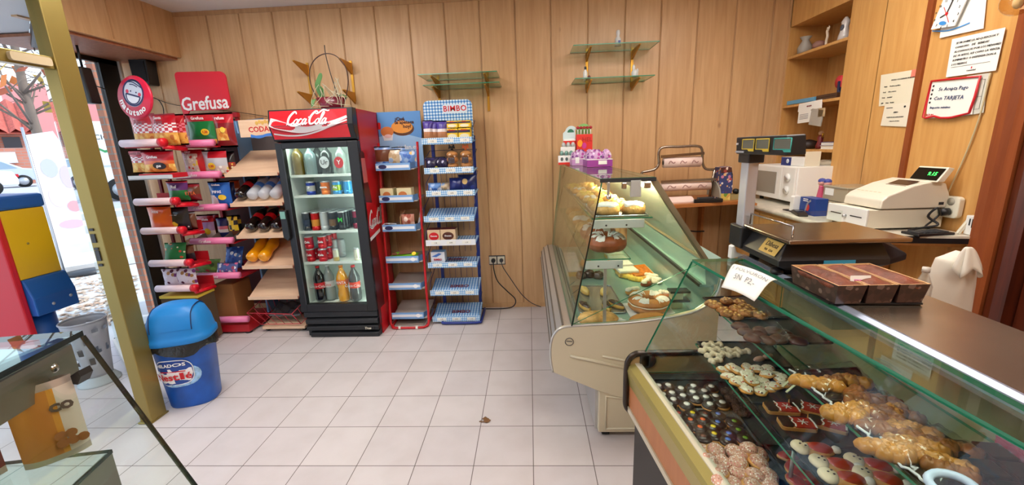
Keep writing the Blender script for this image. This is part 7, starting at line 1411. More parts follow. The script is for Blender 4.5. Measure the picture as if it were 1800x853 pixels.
def parcel(label, x, y, rz, s=1):
 p = AZ(rx_ + x / rk, ry_ + y / rk, mz + .015); t = thing('parcel_biscuit', label, 'biscuit', (p.x, p.y, mz + .004), rz, 'red parcel biscuits')
 MB().prism(rrect(-.045 * s, -.024, .045 * s, .024, .008), 'z', 0, .01).build('biscuit', BIS, t); MB().prism(rrect(-.012, -.022, .042, .022, .006), 'z', .01, .014).build('red_icing', REDI, t); MB().prism(rrect(-.043, -.022, -.014, .022, .008), 'z', .01, .014).build('chocolate', CH2, t)
 q = MB(); F = frame((0, 0, .0145), (1, 0, 0), (0, 1, 0))
 ribbon(q, [(-.013, .024), (-.008, .01), (-.014, 0), (-.009, -.012), (-.013, -.024)], .004, F, t=.001); ribbon(q, [(.04, .022), (.042, 0), (.04, -.022)], .005, F, t=.001)
 for a in (0, 1.05, 2.1): ribbon(q, [(.014 - .014 * cos(a), -.014 * sin(a)), (.014 + .014 * cos(a), .014 * sin(a))], .003, F, t=.0014)
 q.build('white_piping', WDOT, t)
parcel('red parcel biscuit with white bow, nearest the white chocolate heap', 50, 352, -.12); parcel('red parcel biscuit with white bow in the middle of its tray', 150, 452, -.15); parcel('red and chocolate parcel biscuit toward the staff side of its tray', 212, 348, -.5); parcel('dark parcel biscuit half hidden by the wrapped tray', 345, 452, -.5)
def santa(label, x, y, rz, grp='bearded red iced biscuits'):
 p = AZ(rx_ + x / rk, ry_ + y / rk, mz + .015); t = thing('bearded_biscuit', label, 'biscuit', (p.x, p.y, mz + .004), rz, grp)
 m_ = MB(); addblob(m_, .05, .026, .012, seed=2, amp=.03); m_.build('biscuit', BIS, t)
 m_ = MB(); addblob(m_, .022, .026, .016, (-.034, 0, .002), seed=1, amp=.05); m_.build('beard', mat('cream_icing', (232, 214, 180), .4), t)
 m_ = MB(); addblob(m_, .032, .021, .016, (.012, 0, .002), seed=4, amp=.04); m_.build('red_cap', REDI, t)
 m_ = MB(); addblob(m_, .012, .011, .014, (.048, -.002, .003), seed=5, amp=.03); m_.build('pompom', WDOT, t)
 for dx, dy in ((-.026, .007), (-.026, -.006), (-.036, 0)): MB().ball((dx, dy, .019), (.003, .002, .0015), 8).build('eye' if dx > -.03 else 'mouth', CH2, t)
for j, (x, y, rz, lab) in enumerate(((265, 608, -.12, 'bearded red iced biscuit first in its tray, nearest the parcel biscuits'), (395, 708, -.2, 'bearded red iced biscuit second in its tray'), (460, 798, -.2, 'bearded red iced biscuit third in its tray, near the frame edge'), (630, 710, -.35, 'bearded biscuit beside the wrapped trays, farther one'), (690, 798, -.4, 'bearded biscuit with brown face beside the wrapped trays, nearer one'))): santa(lab, x, y, rz)
for j, (x, y) in enumerate(((100, 650), (125, 735), (175, 760), (210, 790), (250, 835), (150, 830))):
 p = AZ(rx_ + x / rk, ry_ + y / rk, dz0 + .02); t = thing('red_biscuit', 'red glazed biscuit on the deck tray, %s from the counter end' % ordn(j), 'biscuit', (p.x, p.y, dz0 + .005 + .006 * (j % 2)), j, 'red glazed biscuits'); m_ = MB(); addblob(m_, .034, .022, .013, seed=j, amp=.06); m_.build('biscuit', BIS, t); cap_on(.034, .022, .014, j, .8, .001, .05).build('red_icing', REDI, t)
uz = .951
ptray('black tray of walnut biscuits at the counter end of the upper shelf', ((1236, 526), (1330, 521), (1392, 560), (1290, 561)), uz, DK)
ptray('dark tray of brown round biscuits on the upper shelf', ((1284, 564), (1392, 562), (1462, 606), (1340, 608)), uz, DK)
WAL = mat('walnut_biscuit', (158, 100, 46), .4, vary=.4, vscale=40, bump=.8, bscale=90); NUTM = mat('nut_pieces', (216, 168, 96), .5)
for j, (x, y) in enumerate(((220, 213), (330, 208), (430, 208), (250, 243), (300, 258), (400, 268), (470, 240), (335, 302), (400, 310), (470, 300), (540, 298), (585, 318), (510, 262))):
 p = AZ(ox + x / ok, oy + y / ok, uz + .02); t = thing('walnut_biscuit', 'walnut topped brown biscuit, %s counted from the counter end of the upper shelf' % (ordn(j) if j < 12 else 'last'), 'biscuit', (p.x, p.y, uz + .004 + .008 * (j % 2)), j, 'walnut biscuits'); m_ = MB(); addblob(m_, .028, .025, .018, seed=j, amp=.13); m_.build('biscuit', WAL, t)
 q = MB()
 for i in range(3): addblob(q, .007, .005, .006, (.012 * cos(2 * i + j), .01 * sin(2 * i + j), .014), seed=i, amp=.2)
 q.build('walnut', NUTM, t)
DRB = mat('dark_round_biscuit', (84, 40, 26), .4, vary=.3, vscale=30)
for j, (x, y) in enumerate(((430, 385), (475, 440), (590, 420), (680, 430), (760, 440), (525, 485), (640, 490), (720, 490), (820, 480), (865, 505), (560, 450))):
 p = AZ(ox + x / ok, oy + y / ok, uz + .018); t = thing('brown_biscuit', 'dark brown round biscuit, %s on the second tray of the upper shelf' % ordn(j), 'biscuit', (p.x, p.y, uz + .005 + .005 * (j % 2)), j, 'dark brown biscuits'); m_ = MB(); addblob(m_, .03, .028, .016, seed=j + 40, amp=.06); m_.build('biscuit', DRB, t)
ROLLM = mat('fried_gold', (206, 142, 62), .35, vary=.3, vscale=20, coat=.2); ROLLB = mat('fried_brown', (158, 96, 44), .4, vary=.3, vscale=20); FILM2 = glass('cling_film', (252, 252, 250), 1.5, .04)
def wrapped(label, quad, items, j):
 q4 = [AZ(x, y, uz) for x, y in quad]; c = sum(q4, Vector()) / 4; t = thing('wrapped_tray', label, 'tray', (c.x, c.y, uz), 0, 'film wrapped pastry trays'); L = [p - c for p in q4]
 MB().poly3([V((p.x, p.y, .001)) for p in L], (0, 0, 1), .004).build('plate', mat('black_foam', (34, 28, 28), .35), t); MB().tube([V((p.x, p.y, .008)) for p in L], .004, 6, closed=True).build('rim', mat('black_foam', (34, 28, 28), .35), t)
 a, b, cc, d = L
 def f(u, v):
  p = (a * (1 - u) + b * u) * (1 - v) + (d * (1 - u) + cc * u) * v; e = min(u, 1 - u, v, 1 - v); return V((p.x, p.y, .012 + .034 * min(1, e * 5) ** .6 + .004 * sin(23 * u + 9 * v) * sin(17 * v + 5 * u)))
 MB().grid(f, 26, 20).build('film', FILM2, t)
 mb = MB(); mb.tube([V((p.x, p.y, .012)) + V((.004 * sin(i * 2.2), .004 * cos(i * 3.1), .003 * sin(i))) for i, p in enumerate([a.lerp(d, k / 10) for k in range(11)])], .003, 6); mb.build('film_edge', mat('film_edge', (214, 216, 220), .25, coat=.5), t)
 for k, (x, y, s_, rz, bb) in enumerate(items):
  p = AZ(rx_ + x / rk, ry_ + y / rk, uz + .022); o = thing('fried_pastry', 'golden fried pastry in the %s film wrapped tray, %s along' % (('first', 'second', 'third')[j], ordn(k) if k < 12 else 'last'), 'pastry', (p.x, p.y, uz + .006), rz, 'fried pastries under film'); m_ = MB(); [addblob(m_, .019 * s_, .017 * s_, .022 + .004 * (i % 2), ((i - 1.5) * .016 * s_, .004 * (-1) ** i, 0), seed=k + i, amp=.16, rot=.5 * (-1) ** i) for i in range(4)]; m_.build('dough', ROLLB if bb else ROLLM, o)
wrapped('film wrapped black tray of fried pastries, farthest of three', ((1388, 658), (1505, 652), (1552, 704), (1448, 708)), [(240, 175, 1.2, -.3, 0), (330, 195, 1.1, -.2, 0), (420, 165, 1, .2, 1), (515, 170, 1, -.4, 0)], 0)
wrapped('film wrapped black tray of fried pastries, middle of three', ((1449, 709), (1554, 705), (1640, 760), (1528, 778)), [(430, 360, 1.1, .2, 0), (450, 395, 1, -.3, 0), (520, 345, .9, .3, 0), (560, 385, 1, .4, 0), (650, 370, 1.1, .1, 1), (700, 400, 1.1, -.5, 1), (760, 355, .8, .3, 0), (790, 410, .7, .9, 0), (525, 265, 1.1, .9, 1), (600, 285, 1, -.2, 1), (690, 300, 1, -.3, 1), (835, 390, .9, -.5, 1)], 1)
wrapped('film wrapped black tray of fried pastries, nearest of three', ((1529, 779), (1642, 762), (1760, 830), (1650, 880)), [(740, 485, 1.4, -.5, 1), (820, 480, 1, .2, 0), (900, 490, 1.2, -.4, 0), (720, 600, 1.2, -.2, 0), (790, 620, 1, .3, 0), (880, 570, 1.1, -.2, 0), (970, 620, 1.1, .2, 0), (860, 640, .9, .4, 0), (1000, 560, 1, -.5, 1), (1090, 690, 1.2, -.6, 0), (1130, 740, 1, -.6, 1), (1150, 600, 1.1, -.4, 1)], 2)
cx = AZ(1770, 846, uz); t = thing('chocolate_box', 'open box of dark chocolate squares with a scalloped pink edge', 'sweet box', (cx.x, cx.y, uz), -.15); MB().box(-.06, -.14, 0, .06, .10, .006).build('tray', mat('plum_card', (110, 50, 70), .5), t)
for i in range(2):
 for j in range(4): MB().box(-.054 + .055 * i, -.13 + .056 * j, .006, -.006 + .055 * i, -.082 + .056 * j, .022).build('chocolate_square', CH2, t, bevel=.003)
ed = MB()
for j in range(16): ed.cyl((.062, -.14 + .016 * j, .022), (.072, -.14 + .016 * j, .022), .009, 8)
ed.bar((.064, -.145, .012), (.064, .105, .012), .008, .022); ed.build('scalloped_edge', mat('pink_edge', (206, 90, 120), .5), t)
tz_ = AZ(1664, 856, uz + .03); tg = thing('serving_tongs', 'pale blue plastic serving tongs looped at the near end of the upper shelf', 'tongs', (tz_.x + .01, tz_.y, uz + .012)); q = MB(); q.tube([V((.036 * cos(a), .026 * sin(a), .02 + .004 * sin(a))) for a in [k * PI / 10 for k in range(20)]], .0075, 8, closed=True); q.build('loop', mat('pale_blue_plastic', (206, 220, 246), .3), tg); MB().bar((.02, -.02, .016), (.09, -.15, .012), .022, .006).bar((.0, -.026, .016), (.04, -.17, .012), .022, .006).build('arms', mat('pale_blue_plastic', (206, 220, 246), .3), tg)
for j, (px, py, lab) in enumerate(((1375, 680, 'thin pale price stick leaning at the edge of the wrapped tray'), (1382, 690, 'second thin pale price stick beside the wrapped tray'))):
 p = AZ(px, py, mz + .05); tag(MB().bar(p, p + V((.07, .03, .035)), .006, .0025).build('price_stick', mat('pale_stick', (214, 206, 170), .5)), lab, 'stick')
sg_ = thing('paper_sign', 'white handwritten paper sign curled over the counter glass top', 'sign', (.68, 1.28, ZG_))
A_ = [AZ(1268, 503, ZG_ + .01), AZ(1292, 466, ZG_ + .05), AZ(1366, 495, ZG_ + .05), AZ(1326, 528, ZG_ + .01)]
def sfn(u, v):
 lo = A_[0].lerp(A_[3], u); hi = A_[1].lerp(A_[2], u); p = lo.lerp(hi, v); return V((p.x, p.y, ZG_ + .0065 + .05 * sin(v * PI * .6) ** 1.2 + .006 * sin(3 * u)))
q = MB().grid(sfn, 14, 10); q.build('sheet', PAPER, sg_, True, solid=.0012)
q = MB()
wr = MB(); add_text(wr, '1 POLVORON', .021, MT_((.0, .012, 0)), 0, off=-.0002); add_text(wr, '5N  P2,-', .024, MT_((.0, -.016, 0)), 0, off=-.0002)
W_ = (A_[3] - A_[0]).length; H_ = (A_[1] - A_[0]).length
wr.v = [sfn(min(1, max(0, .5 + v.x / W_ * .9)), min(1, max(0, .52 + v.y / H_ * 1.2))) + V((-.001, -.0005, .0025)) for v in wr.v]; wr.build('lettering', mat('grey_marker', (120, 124, 132), .6), sg_, True)
bsht = AZ(1500, 505, 1.152); t = thing('black_tray', 'thin black tray under the three loaf cases on the steel worktop', 'tray', (bsht.x, bsht.y, 1.1535)); q = [AZ(x, y, 1.152) - V((bsht.x, bsht.y, 1.152)) for x, y in ((1378, 492), (1456, 536), (1622, 537), (1572, 484))]; MB().poly3([V((p.x, p.y, 0)) for p in q], (0, 0, 1), .004).build('plate', BLACK, t)
CASEM = spots('loaf_case_print', (70, 48, 42), [(96, 70, 60), (60, 42, 38), (130, 106, 96), (80, 56, 50)], 50, .5, .35); CASEI = mat('loaf_case_inside', (206, 160, 110), .6); LOAF = mat('loaf_crust', (112, 54, 30), .6, vary=.35, vscale=24, bump=.6, bscale=50)
for j, (xa, lab) in enumerate(((.813, 'loaf cake in a paper case, nearest the glass top'), (.893, 'loaf cake in a paper case, middle of the three'), (.973, 'loaf cake in a paper case, farthest from the glass top'))):
 t = thing('loaf_cake', lab, 'loaf cake', (xa + .038, 1.175, 1.1585), .01, 'loaf cakes in paper cases'); w, L, h = .033, .09, .055; wo = .0385; Lo = .1
 mb = MB(); vs = [(-w, -L, 0), (w, -L, 0), (w, L, 0), (-w, L, 0), (-wo, -Lo, h), (wo, -Lo, h), (wo, Lo, h), (-wo, Lo, h)]; mb.add(vs, [(0, 3, 2, 1), (0, 1, 5, 4), (1, 2, 6, 5), (2, 3, 7, 6), (3, 0, 4, 7)], 0)
 k_ = .90; mb.add([(-wo, -Lo, h), (wo, -Lo, h), (wo, Lo, h), (-wo, Lo, h), (-wo * k_, -Lo * .97, h), (wo * k_, -Lo * .97, h), (wo * k_, Lo * .97, h), (-wo * k_, Lo * .97, h), (-w * .95, -L, .01), (w * .95, -L, .01), (w * .95, L, .01), (-w * .95, L, .01)], [(0, 1, 5, 4), (1, 2, 6, 5), (2, 3, 7, 6), (3, 0, 4, 7), (4, 5, 9, 8), (5, 6, 10, 9), (6, 7, 11, 10), (7, 4, 8, 11)], 1); mb.build('paper_case', [CASEM, CASEI], t)
 MB().grid(lambda u, v: V(((u - .5) * 2 * w * .97, (v - .5) * 2 * L * .97, .030 + .013 * sin(PI * u) * sin(PI * v) ** .4 + .003 * sin(11 * v + j) * sin(7 * u))), 10, 20).build('cake', LOAF, t, solid=-.02)
pcard = thing('price_card', 'small white and pink price card propped on the middle loaf cake', 'card', AZ(1512, 498, 1.205)); FQ = frame((0, 0, .0), (1, 0, -.05), (0, .25, 1)); q = MB(); decal(q, [(-.03, -.02), (.028, -.026), (.028, .022), (-.026, .02)], FQ); q.build('card', PAPER, pcard); q = MB(); [ribbon(q, [(-.018, .008 - .012 * i), (.02, .007 - .012 * i)], .004, FQ @ MT_((0, 0, .0015))) for i in range(3)]; q.build('print', mat('pink_pen', (206, 80, 170), .6), pcard)
sl = thing('shop_scale', 'black shop scale with steel plate and a triple display on a column', 'scale', (1.03, 1.48, 1.15))
SCB = mat('scale_black', (30, 31, 34), .4)
def pt(x, y, z): return (x, y, z)
bmq = MB(); a0 = [(.815, 1.345), (.815, 1.66), (1.22, 1.66), (1.27, 1.60), (1.27, 1.40), (1.17, 1.345)]; a1 = [(.852, 1.372), (.852, 1.64), (1.17, 1.64), (1.19, 1.60), (1.19, 1.42), (1.15, 1.372)]
lowp = [(.86, 1.37), (.86, 1.63), (1.18, 1.63), (1.22, 1.58), (1.22, 1.42), (1.14, 1.37)]
n = 6; vs = [(x, y, 1.165) for x, y in lowp] + [(x, y, 1.185) for x, y in a0] + [(x, y, 1.205) for x, y in a0] + [(x, y, 1.262) for x, y in a1]
bmq.add(vs, [tuple(range(5, -1, -1)) if 0 else tuple(range(n)), tuple(range(3 * n + n - 1, 3 * n - 1, -1))] + [(k * n + i, (k + 1) * n + i, (k + 1) * n + (i + 1) % n, k * n + (i + 1) % n) for k in range(3) for i in range(n)]); bmq.build('body', SCB, sl, True, bevel=.004)
for x, y in ((.88, 1.40), (.88, 1.61), (1.15, 1.40), (1.15, 1.6)): MB().cyl((x, y, 1.1505), (x, y, 1.168), .018, 14).build('foot', RUBBER, sl, True)
MB().box(.822, 1.31, 1.268, 1.20, 1.60, 1.282).build('weighing_plate', mat('plate_steel', (150, 132, 112), .2, .9), sl, True, bevel=.004); MB().tube([(.84, 1.33, 1.285), (.84, 1.33, 1.325), (.84, 1.59, 1.325), (.84, 1.59, 1.285)], .003, 6).build('plate_rail', CHROME, sl, True)
MB().poly3([(.84, 1.592, 1.283), (.84, 1.592, 1.325), (1.18, 1.592, 1.325), (1.18, 1.592, 1.283)], (0, 1, 0), .003).build('rear_shield', GLASS, sl, True)
s1 = V((.815, 1.42, 1.205)); s2 = V((.852, 1.42, 1.262)); dn = (s2 - s1).normalized(); q = MB(); nrm = V((-dn.z, 0, dn.x)).normalized(); FN = frame(s1 + dn * .034 + nrm * .002 + V((0, -.0, 0)), (0, -1, 0), dn); q.poly3([FN @ Vector(p) for p in ((-.055, -.026, 0), (.045, -.026, 0), (.045, .026, 0), (-.055, .026, 0))], nrm, .001); bdg = q.build('data_plate', mat('gold_plate', (196, 166, 90), .4, .3), sl, True); text('Dibesa', .026, INK, bdg, chain(bdg).inverted() @ FN @ MT_((-.005, .008, .0012)), shear=.2); text('950  1234', .012, INK, bdg, chain(bdg).inverted() @ FN @ MT_((-.005, -.014, .0012)))
stk = MB(); stk.box(.96, 1.343, 1.188, 1.06, 1.345, 1.204); stk.build('sticker', mat('teal_sticker', (60, 150, 180), .5), sl, True)
COLM = mat('column_alu', (206, 210, 220), .35, .5)
cy_ = 1.60; MB().box(.818, cy_ - .0, 1.255, .858, cy_ + .055, 1.545).build('column', COLM, sl, True, bevel=.004)
MB().box(.805, cy_ - .02, 1.19, .875, cy_ + .075, 1.275).build('column_base', SCB, sl, True, bevel=.006); MB().box(.81, cy_ - .015, 1.515, .868, cy_ + .065, 1.553).build('column_head', SCB, sl, True, bevel=.004)
hd2 = MB().prism([(.80, 1.548), (.797, 1.61), (.855, 1.612), (.862, 1.55)], 'y', 1.345, 1.665).build('display_head', SCB, sl, True, bevel=.004)
for j, (ya, c_) in enumerate(((1.615, (226, 196, 60)), (1.52, (226, 196, 60)), (1.412, (60, 170, 160)))):
 y0_ = ya - (.085 if j < 2 else .095); FRm = MB(); z0_, z1_ = 1.567, 1.601
 FRm.tube([(.7965, ya - .002, z0_), (.7965, y0_ + .002, z0_), (.7965, y0_ + .002, z1_), (.7965, ya - .002, z1_)], .002, 4, closed=True); FRm.prism([(y0_ + .002, z0_), (y0_ + .045, z0_), (y0_ + .035, z0_ - .008), (y0_ + .002, z0_ - .008)], 'x', .796, .798); f0 = FRm.build('display_border', mat('border_%d' % c_[0], c_, .4), hd2, True); MB().box(.7965, y0_ + .004, z0_ + .002, .799, ya - .004, z1_ - .002).build('display', mat('lcd_grey', (110, 112, 100), .2), hd2, True)
text('IVV', .012, TXTW, hd2, WF(hd2, (.7955, 1.65, 1.585), (0, -1, 0), (0, 0, 1)))
MB().box(.7965, 1.60, 1.553, .799, 1.662, 1.560).build('name_strip', mat('grey_strip', (170, 170, 176), .4), hd2, True)
pk_ = AZ(1365, 478, 1.155); tag(MB().lathe([(.02, 0), (.022, .006), (.018, .016), (.001, .018)], 18, (pk_.x, pk_.y, 1.1505)).build('round_foot_cap', BLACK), 'small round black cap on the steel edge beside the loaf cases', 'cap')
wf_ = thing('white_clip', 'small white plastic clip at the end of the steel worktop by the scale', 'clip', (.80, 1.645, 1.15)); MB().prism([(.79, 1.14), (.79, 1.19), (.80, 1.195), (.812, 1.165), (.835, 1.157), (.835, 1.152)], 'y', 1.61, 1.64).build('clip', WHITE, wf_, True, bevel=.003)
WX, WY0, WZ = 1.79, 2.27, 1.08
wk = thing('back_worktop', 'pale marbled worktop with a rounded front edge along the wooden wall', 'worktop', (2.05, 3.0, WZ))
MARB = mat('marble_top', (206, 200, 184), .3, vary=.2, vscale=14)
MB().prism([(WX - .015, 2.25), (WX + .05, 2.20), (XR - .013, 2.12), (XR - .013, 3.255), (NB - .003, 3.255), (NB - .003, YW - .033), (XR - .5, YW - .03), (WX, 3.6)], 'z', WZ - .012, WZ).build('marble_top', MARB, wk, True)
MB().tube([(WX, 2.27, WZ - .014), (WX, 3.6, WZ - .014)], .0165, 12).build('front_nosing', MARB, wk, True)
MB().prism([(WX - .012, 2.249), (WX + .05, 2.199), (XR, 2.119), (XR, 2.13), (WX + .05, 2.21), (WX - .0, 2.26)], 'z', WZ - .04, WZ - .001).build('dark_end_edge', BLACK, wk, True)
MB().prism([(WX + .02, 2.30), (XR, 2.16), (XR, 3.6), (WX + .02, 3.6)], 'z', WZ - .045, WZ - .013).build('sub_board', RIGHTW, wk, True)
cbn = thing('base_cabinet', 'honey wood base cabinet with drawers under the marbled worktop', 'cabinet', (2.05, 3.0, 0))
MB().box(WX + .03, 2.62, .08, XR - .01, 3.62, WZ - .046).build('carcass', RIGHTW, cbn, True)
for k in range(3):
 y0 = 2.63 + k * .33; d_ = MB().box(WX + .012, y0 + .004, WZ - .24, WX + .03, y0 + .322, WZ - .05).build('drawer', RIGHTW, cbn, True, bevel=.003); MB().box(WX + .012, y0 + .004, .1, WX + .03, y0 + .322, WZ - .25).build('cabinet_door', RIGHTW, cbn, True, bevel=.003)
MB().prism([(WX + .06, 2.34), (XR - .0, 2.19), (XR - .0, 2.215), (WX + .07, 2.36)], 'z', WZ - .075, WZ - .046).build('open_end_rail', RIGHTW, cbn, True)
MB().box(WX + .05, 2.60, .0, XR - .01, 2.62, WZ - .05).build('end_panel', wood('cab_back', (176, 112, 50), (192, 130, 66), .4), cbn, True)
lg = thing('wall_ledge', 'narrow wooden ledge along the back wall behind the pastry case', 'shelf', (1.4, 3.7, 1.09))
LEDW = wood('ledge_wood', (158, 96, 48), (176, 114, 62), .4, knots=False, sc=(1.1, 14, 14))
MB().prism([(1.0, 3.34), (1.80, 3.50), (1.80, YW - .02), (1.0, YW - .02)], 'z', 1.07, 1.10).build('board', LEDW, lg, True, bevel=.003)
MB().box(1.0, YW - .1, .62, 1.02, YW - .012, 1.07).box(1.6, YW - .1, .62, 1.62, YW - .012, 1.07).build('bracket', LEDW, lg, True)
MB().prism([(1.72, 3.35), (1.80, 3.33), (1.83, 3.52), (1.74, 3.52)], 'z', 1.075, 1.10).build('end_board', LEDW, lg, True)
RY = 3.62; rs = thing('roll_stand', 'chrome tube stand holding two rolls of printed wrapping paper', 'roll stand', (1.25, RY, 1.10))
CTUB = mat('worn_chrome', (150, 138, 126), .22, .95)
p = [AY(1128, 303, RY), AY(1150, 298, RY), AY(1158, 288, RY), AY(1158, 268, RY), AY(1166, 259, RY), AY(1195, 258, RY), AY(1226, 257, RY), AY(1234, 264, RY), AY(1235, 286, RY), AY(1241, 297, RY), AY(1256, 298, RY)]
MB().tube(bez(p, 5), .011, 10).build('frame', CTUB, rs, True)
MB().cyl(p[0], p[0] + V((0, .02, -(p[0].z - 1.10))), .011).build('leg', CTUB, rs, True); MB().cyl(p[-1], p[-1] + V((0, .06, -(p[-1].z - 1.10))), .011).build('leg', CTUB, rs, True)
PRP = mat('pink_paper_roll', (232, 206, 196), .6); PRT = mat('roll_print', (170, 130, 124), .6)
def roll(label, pl, pr_, R):
 a, b = AY(*pl, RY), AY(*pr_, RY); t = thing('paper_roll', label, 'paper roll', ((a.x + b.x) / 2, RY, (a.z + b.z) / 2), 0, 'wrapping paper rolls'); L = (b - a).length / 2
 MB().cyl((-L, 0, 0), (L, 0, 0), R, 20).build('paper', PRP, t); MB().cyl((-L - .004, 0, 0), (L + .004, 0, 0), R * .45, 12).build('core', mat('core_dark', (60, 50, 46), .6), t)
 q = MB()
 for k in range(3): ribbon(q, bez2([(-L * .8 + k * L * .62, -.012), (-L * .7 + k * L * .62, .012), (-L * .55 + k * L * .62, -.006), (-L * .45 + k * L * .62, .004)], 5), .008, frame((0, -R - .001, 0), (1, 0, 0), (0, 0, 1)))
 q.build('print', PRT, t)
roll('upper pink printed paper roll on the chrome stand', (1166, 287), (1231, 283), .044); roll('lower wider pink printed paper roll on the chrome stand', (1162, 329), (1248, 326), .036)
MB().bar(AY(1160, 280, RY) + V((0, -.03, .022)), AY(1235, 274, RY) + V((0, -.03, .022)), .012, .022).build('tear_bar', CTUB, rs, True); MB().bar(AY(1160, 323, RY) + V((0, -.03, .018)), AY(1256, 318, RY) + V((0, -.03, .018)), .012, .02).build('tear_bar', CTUB, rs, True)
MB().prism(arc(0, 0, .13, 0, PI, 10), 'x', 0, .012).build('end_cheek', mat('cheek_grey', (150, 148, 136), .5), rs).location = AY(1253, 345, RY + .03) - rs.location
rl3 = AZ(1215, 352, 1.13); t = thing('paper_roll', 'flattened pink paper roll lying on the ledge below the chrome stand', 'paper roll', (1.22, 3.50, 1.10), .14, 'wrapping paper rolls'); MB().prism([(-.05, 0), (.02, 0), (.045, .012), (.05, .03), (.035, .045), (.01, .04), (-.03, .02), (-.05, .01)], 'x', -.22, .15).build('paper', PRP, t); MB().cyl((.1503, .025, .025), (.153, .025, .025), .012, 10).build('core', INK, t)
t = thing('paper_cutter', 'black flat paper cutter lying on the ledge beside the printed box', 'cutter', (1.46, 3.455, 1.10), .1); MB().prism([(-.12, -.02), (.12, -.03), (.13, .02), (-.1, .03)], 'z', 0, .03).build('blade_box', BLACK, t, bevel=.004); MB().box(-.08, -.015, .03, .05, .015, .045).build('lever', DGREY, t, bevel=.003)
a, b = AY(1262, 353, 3.56), AY(1289, 293, 3.56); t = thing('printed_box', 'tall box printed all over with small colourful blobs on the wall ledge', 'box', ((a.x + b.x) / 2, 3.56, 1.10)); w_, h_ = (b.x - a.x) / 2, b.z - 1.10
PBX = spots('blob_print', (50, 60, 110), [(214, 206, 200), (170, 60, 60), (60, 80, 150), (214, 170, 120), (40, 40, 50), (190, 120, 150)], 34, .42)
MB().prism([(-w_, 0), (w_ * .9, 0), (w_ * 1.2, h_ * .3), (w_ * 1.1, h_ * .75), (w_ * .7, h_), (-w_ * .9, h_ * .98)], 'y', 0, .12).build('carton', PBX, t, bevel=.004); MB().box(-w_, -.003, 0, w_ * .9, 0, h_ * .2).build('lower_band', spots('yellow_green', (206, 186, 90), [(226, 206, 120), (110, 150, 60), (206, 160, 80), (150, 170, 70)], 24, .5), t); MB().prism([(-w_ * .9, h_ * .82), (w_ * .9, h_ * .84), (w_ * .7, h_), (-w_ * .9, h_ * .98)], 'y', -.003, .0).build('upper_band', spots('brown_blobs', (70, 30, 24), [(226, 206, 186), (80, 36, 30), (150, 60, 50), (60, 26, 22)], 30, .4), t)
for k in range(2): t2 = MB().cyl((0, 0, 0), (0, -.03, 0), .022, 14).cyl((0, -.03, 0), (0, -.034, 0), .016, 14); o = t2.build('tape_spool', BLACK if k == 0 else mat('amber_spool', (170, 150, 90), .4)); o.location = (b.x + .05 + .06 * k, 3.60, 1.17 - .025 * k + (.0)); tag(o, ('black round spool' if k == 0 else 'amber round spool') + ' beside the printed box on the ledge', 'spool')
MB()
sup_ = tag(MB().box(b.x + .0, 3.56, 1.10, b.x + .2, 3.66, 1.145).build('spool_tray', mat('tray_olive', (150, 136, 90), .5)), 'low olive tray holding round spools on the wall ledge', 'tray')
mwc = V((2.03, 3.44, WZ)); MWH = .27
mw = thing('microwave_oven', 'white microwave oven with round dials standing in the wall niche', 'microwave', (2.05, 3.35, WZ))
F0 = AZ(1331, 344, 1.115); F1 = AZ(1393, 357, 1.115); F0 = V((1.93, 3.62, 0)); F1 = V((1.925, 3.06, 0))
MX, MY0, MY1, MT = 2.02, 3.22, 3.79, WZ + .30
MB().box(MX, MY0, WZ + .03, 2.45, MY1, MT).build('body', WHITE, mw, True, bevel=.006)
dr_ = MB().box(MX - .018, MY0 + .175, WZ + .035, MX, MY1 - .005, MT - .005).build('door', WHITE, mw, True, bevel=.006); MB().box(MX - .021, MY0 + .24, WZ + .075, MX - .017, MY1 - .05, MT - .05).build('window', mat('mw_window', (150, 146, 136), .3), dr_, True)
cpn = MB().box(MX - .018, MY0 + .005, WZ + .035, MX, MY0 + .17, MT - .005).build('control_panel', WHITE, mw, True, bevel=.004)
for z in (.215, .12): k_ = MB().cyl((MX - .018, MY0 + .085, WZ + z), (MX - .032, MY0 + .085, WZ + z), .032, 20).build('dial', mat('dial_white', (226, 226, 222), .4), cpn, True); MB().bar((MX - .034, MY0 + .065, WZ + z - .012), (MX - .034, MY0 + .105, WZ + z + .012), .004, .006).build('pointer', ALU, k_, True)
for x, y in ((MX + .04, MY0 + .04), (MX + .04, MY1 - .04), (2.4, MY0 + .04), (2.4, MY1 - .04)): MB().cyl((x, y, WZ + .0006), (x, y, WZ + .031), .016, 10).build('foot', BLACK, mw, True)
py0 = AX(1414, 280, 2.08).y; py1 = AX(1374, 280, 2.08).y
t = thing('product_box', 'white and blue box lying on top of the microwave', 'box', (2.14, (py0 + py1) / 2, MT + .001)); hl = (py1 - py0) / 2; MB().box(-.06, -hl, 0, .05, hl, .066).build('carton', WHITE, t, bevel=.003); MB().box(-.0615, hl * .1, .0, -.06, hl, .064).build('blue_end', mat('box_navy', (30, 50, 120), .5), t); MB().cyl((-.0616, hl * .4, .034), (-.063, hl * .4, .034), .018, 16).build('round_print', mat('pale_round', (206, 214, 226), .5), t); MB().box(-.06, -hl - .012, 0, .05, -hl - .004, .11).build('flap', CREAM, t)
t = thing('plastic_bag', 'crumpled clear plastic bag on the microwave behind the white box', 'bag', (2.33, 3.36, MT + .001)); q = MB(); addblob(q, .07, .10, .035, seed=3, amp=.3); q.build('film', mat('clear_crumple', (196, 186, 166), .2, coat=.5), t)
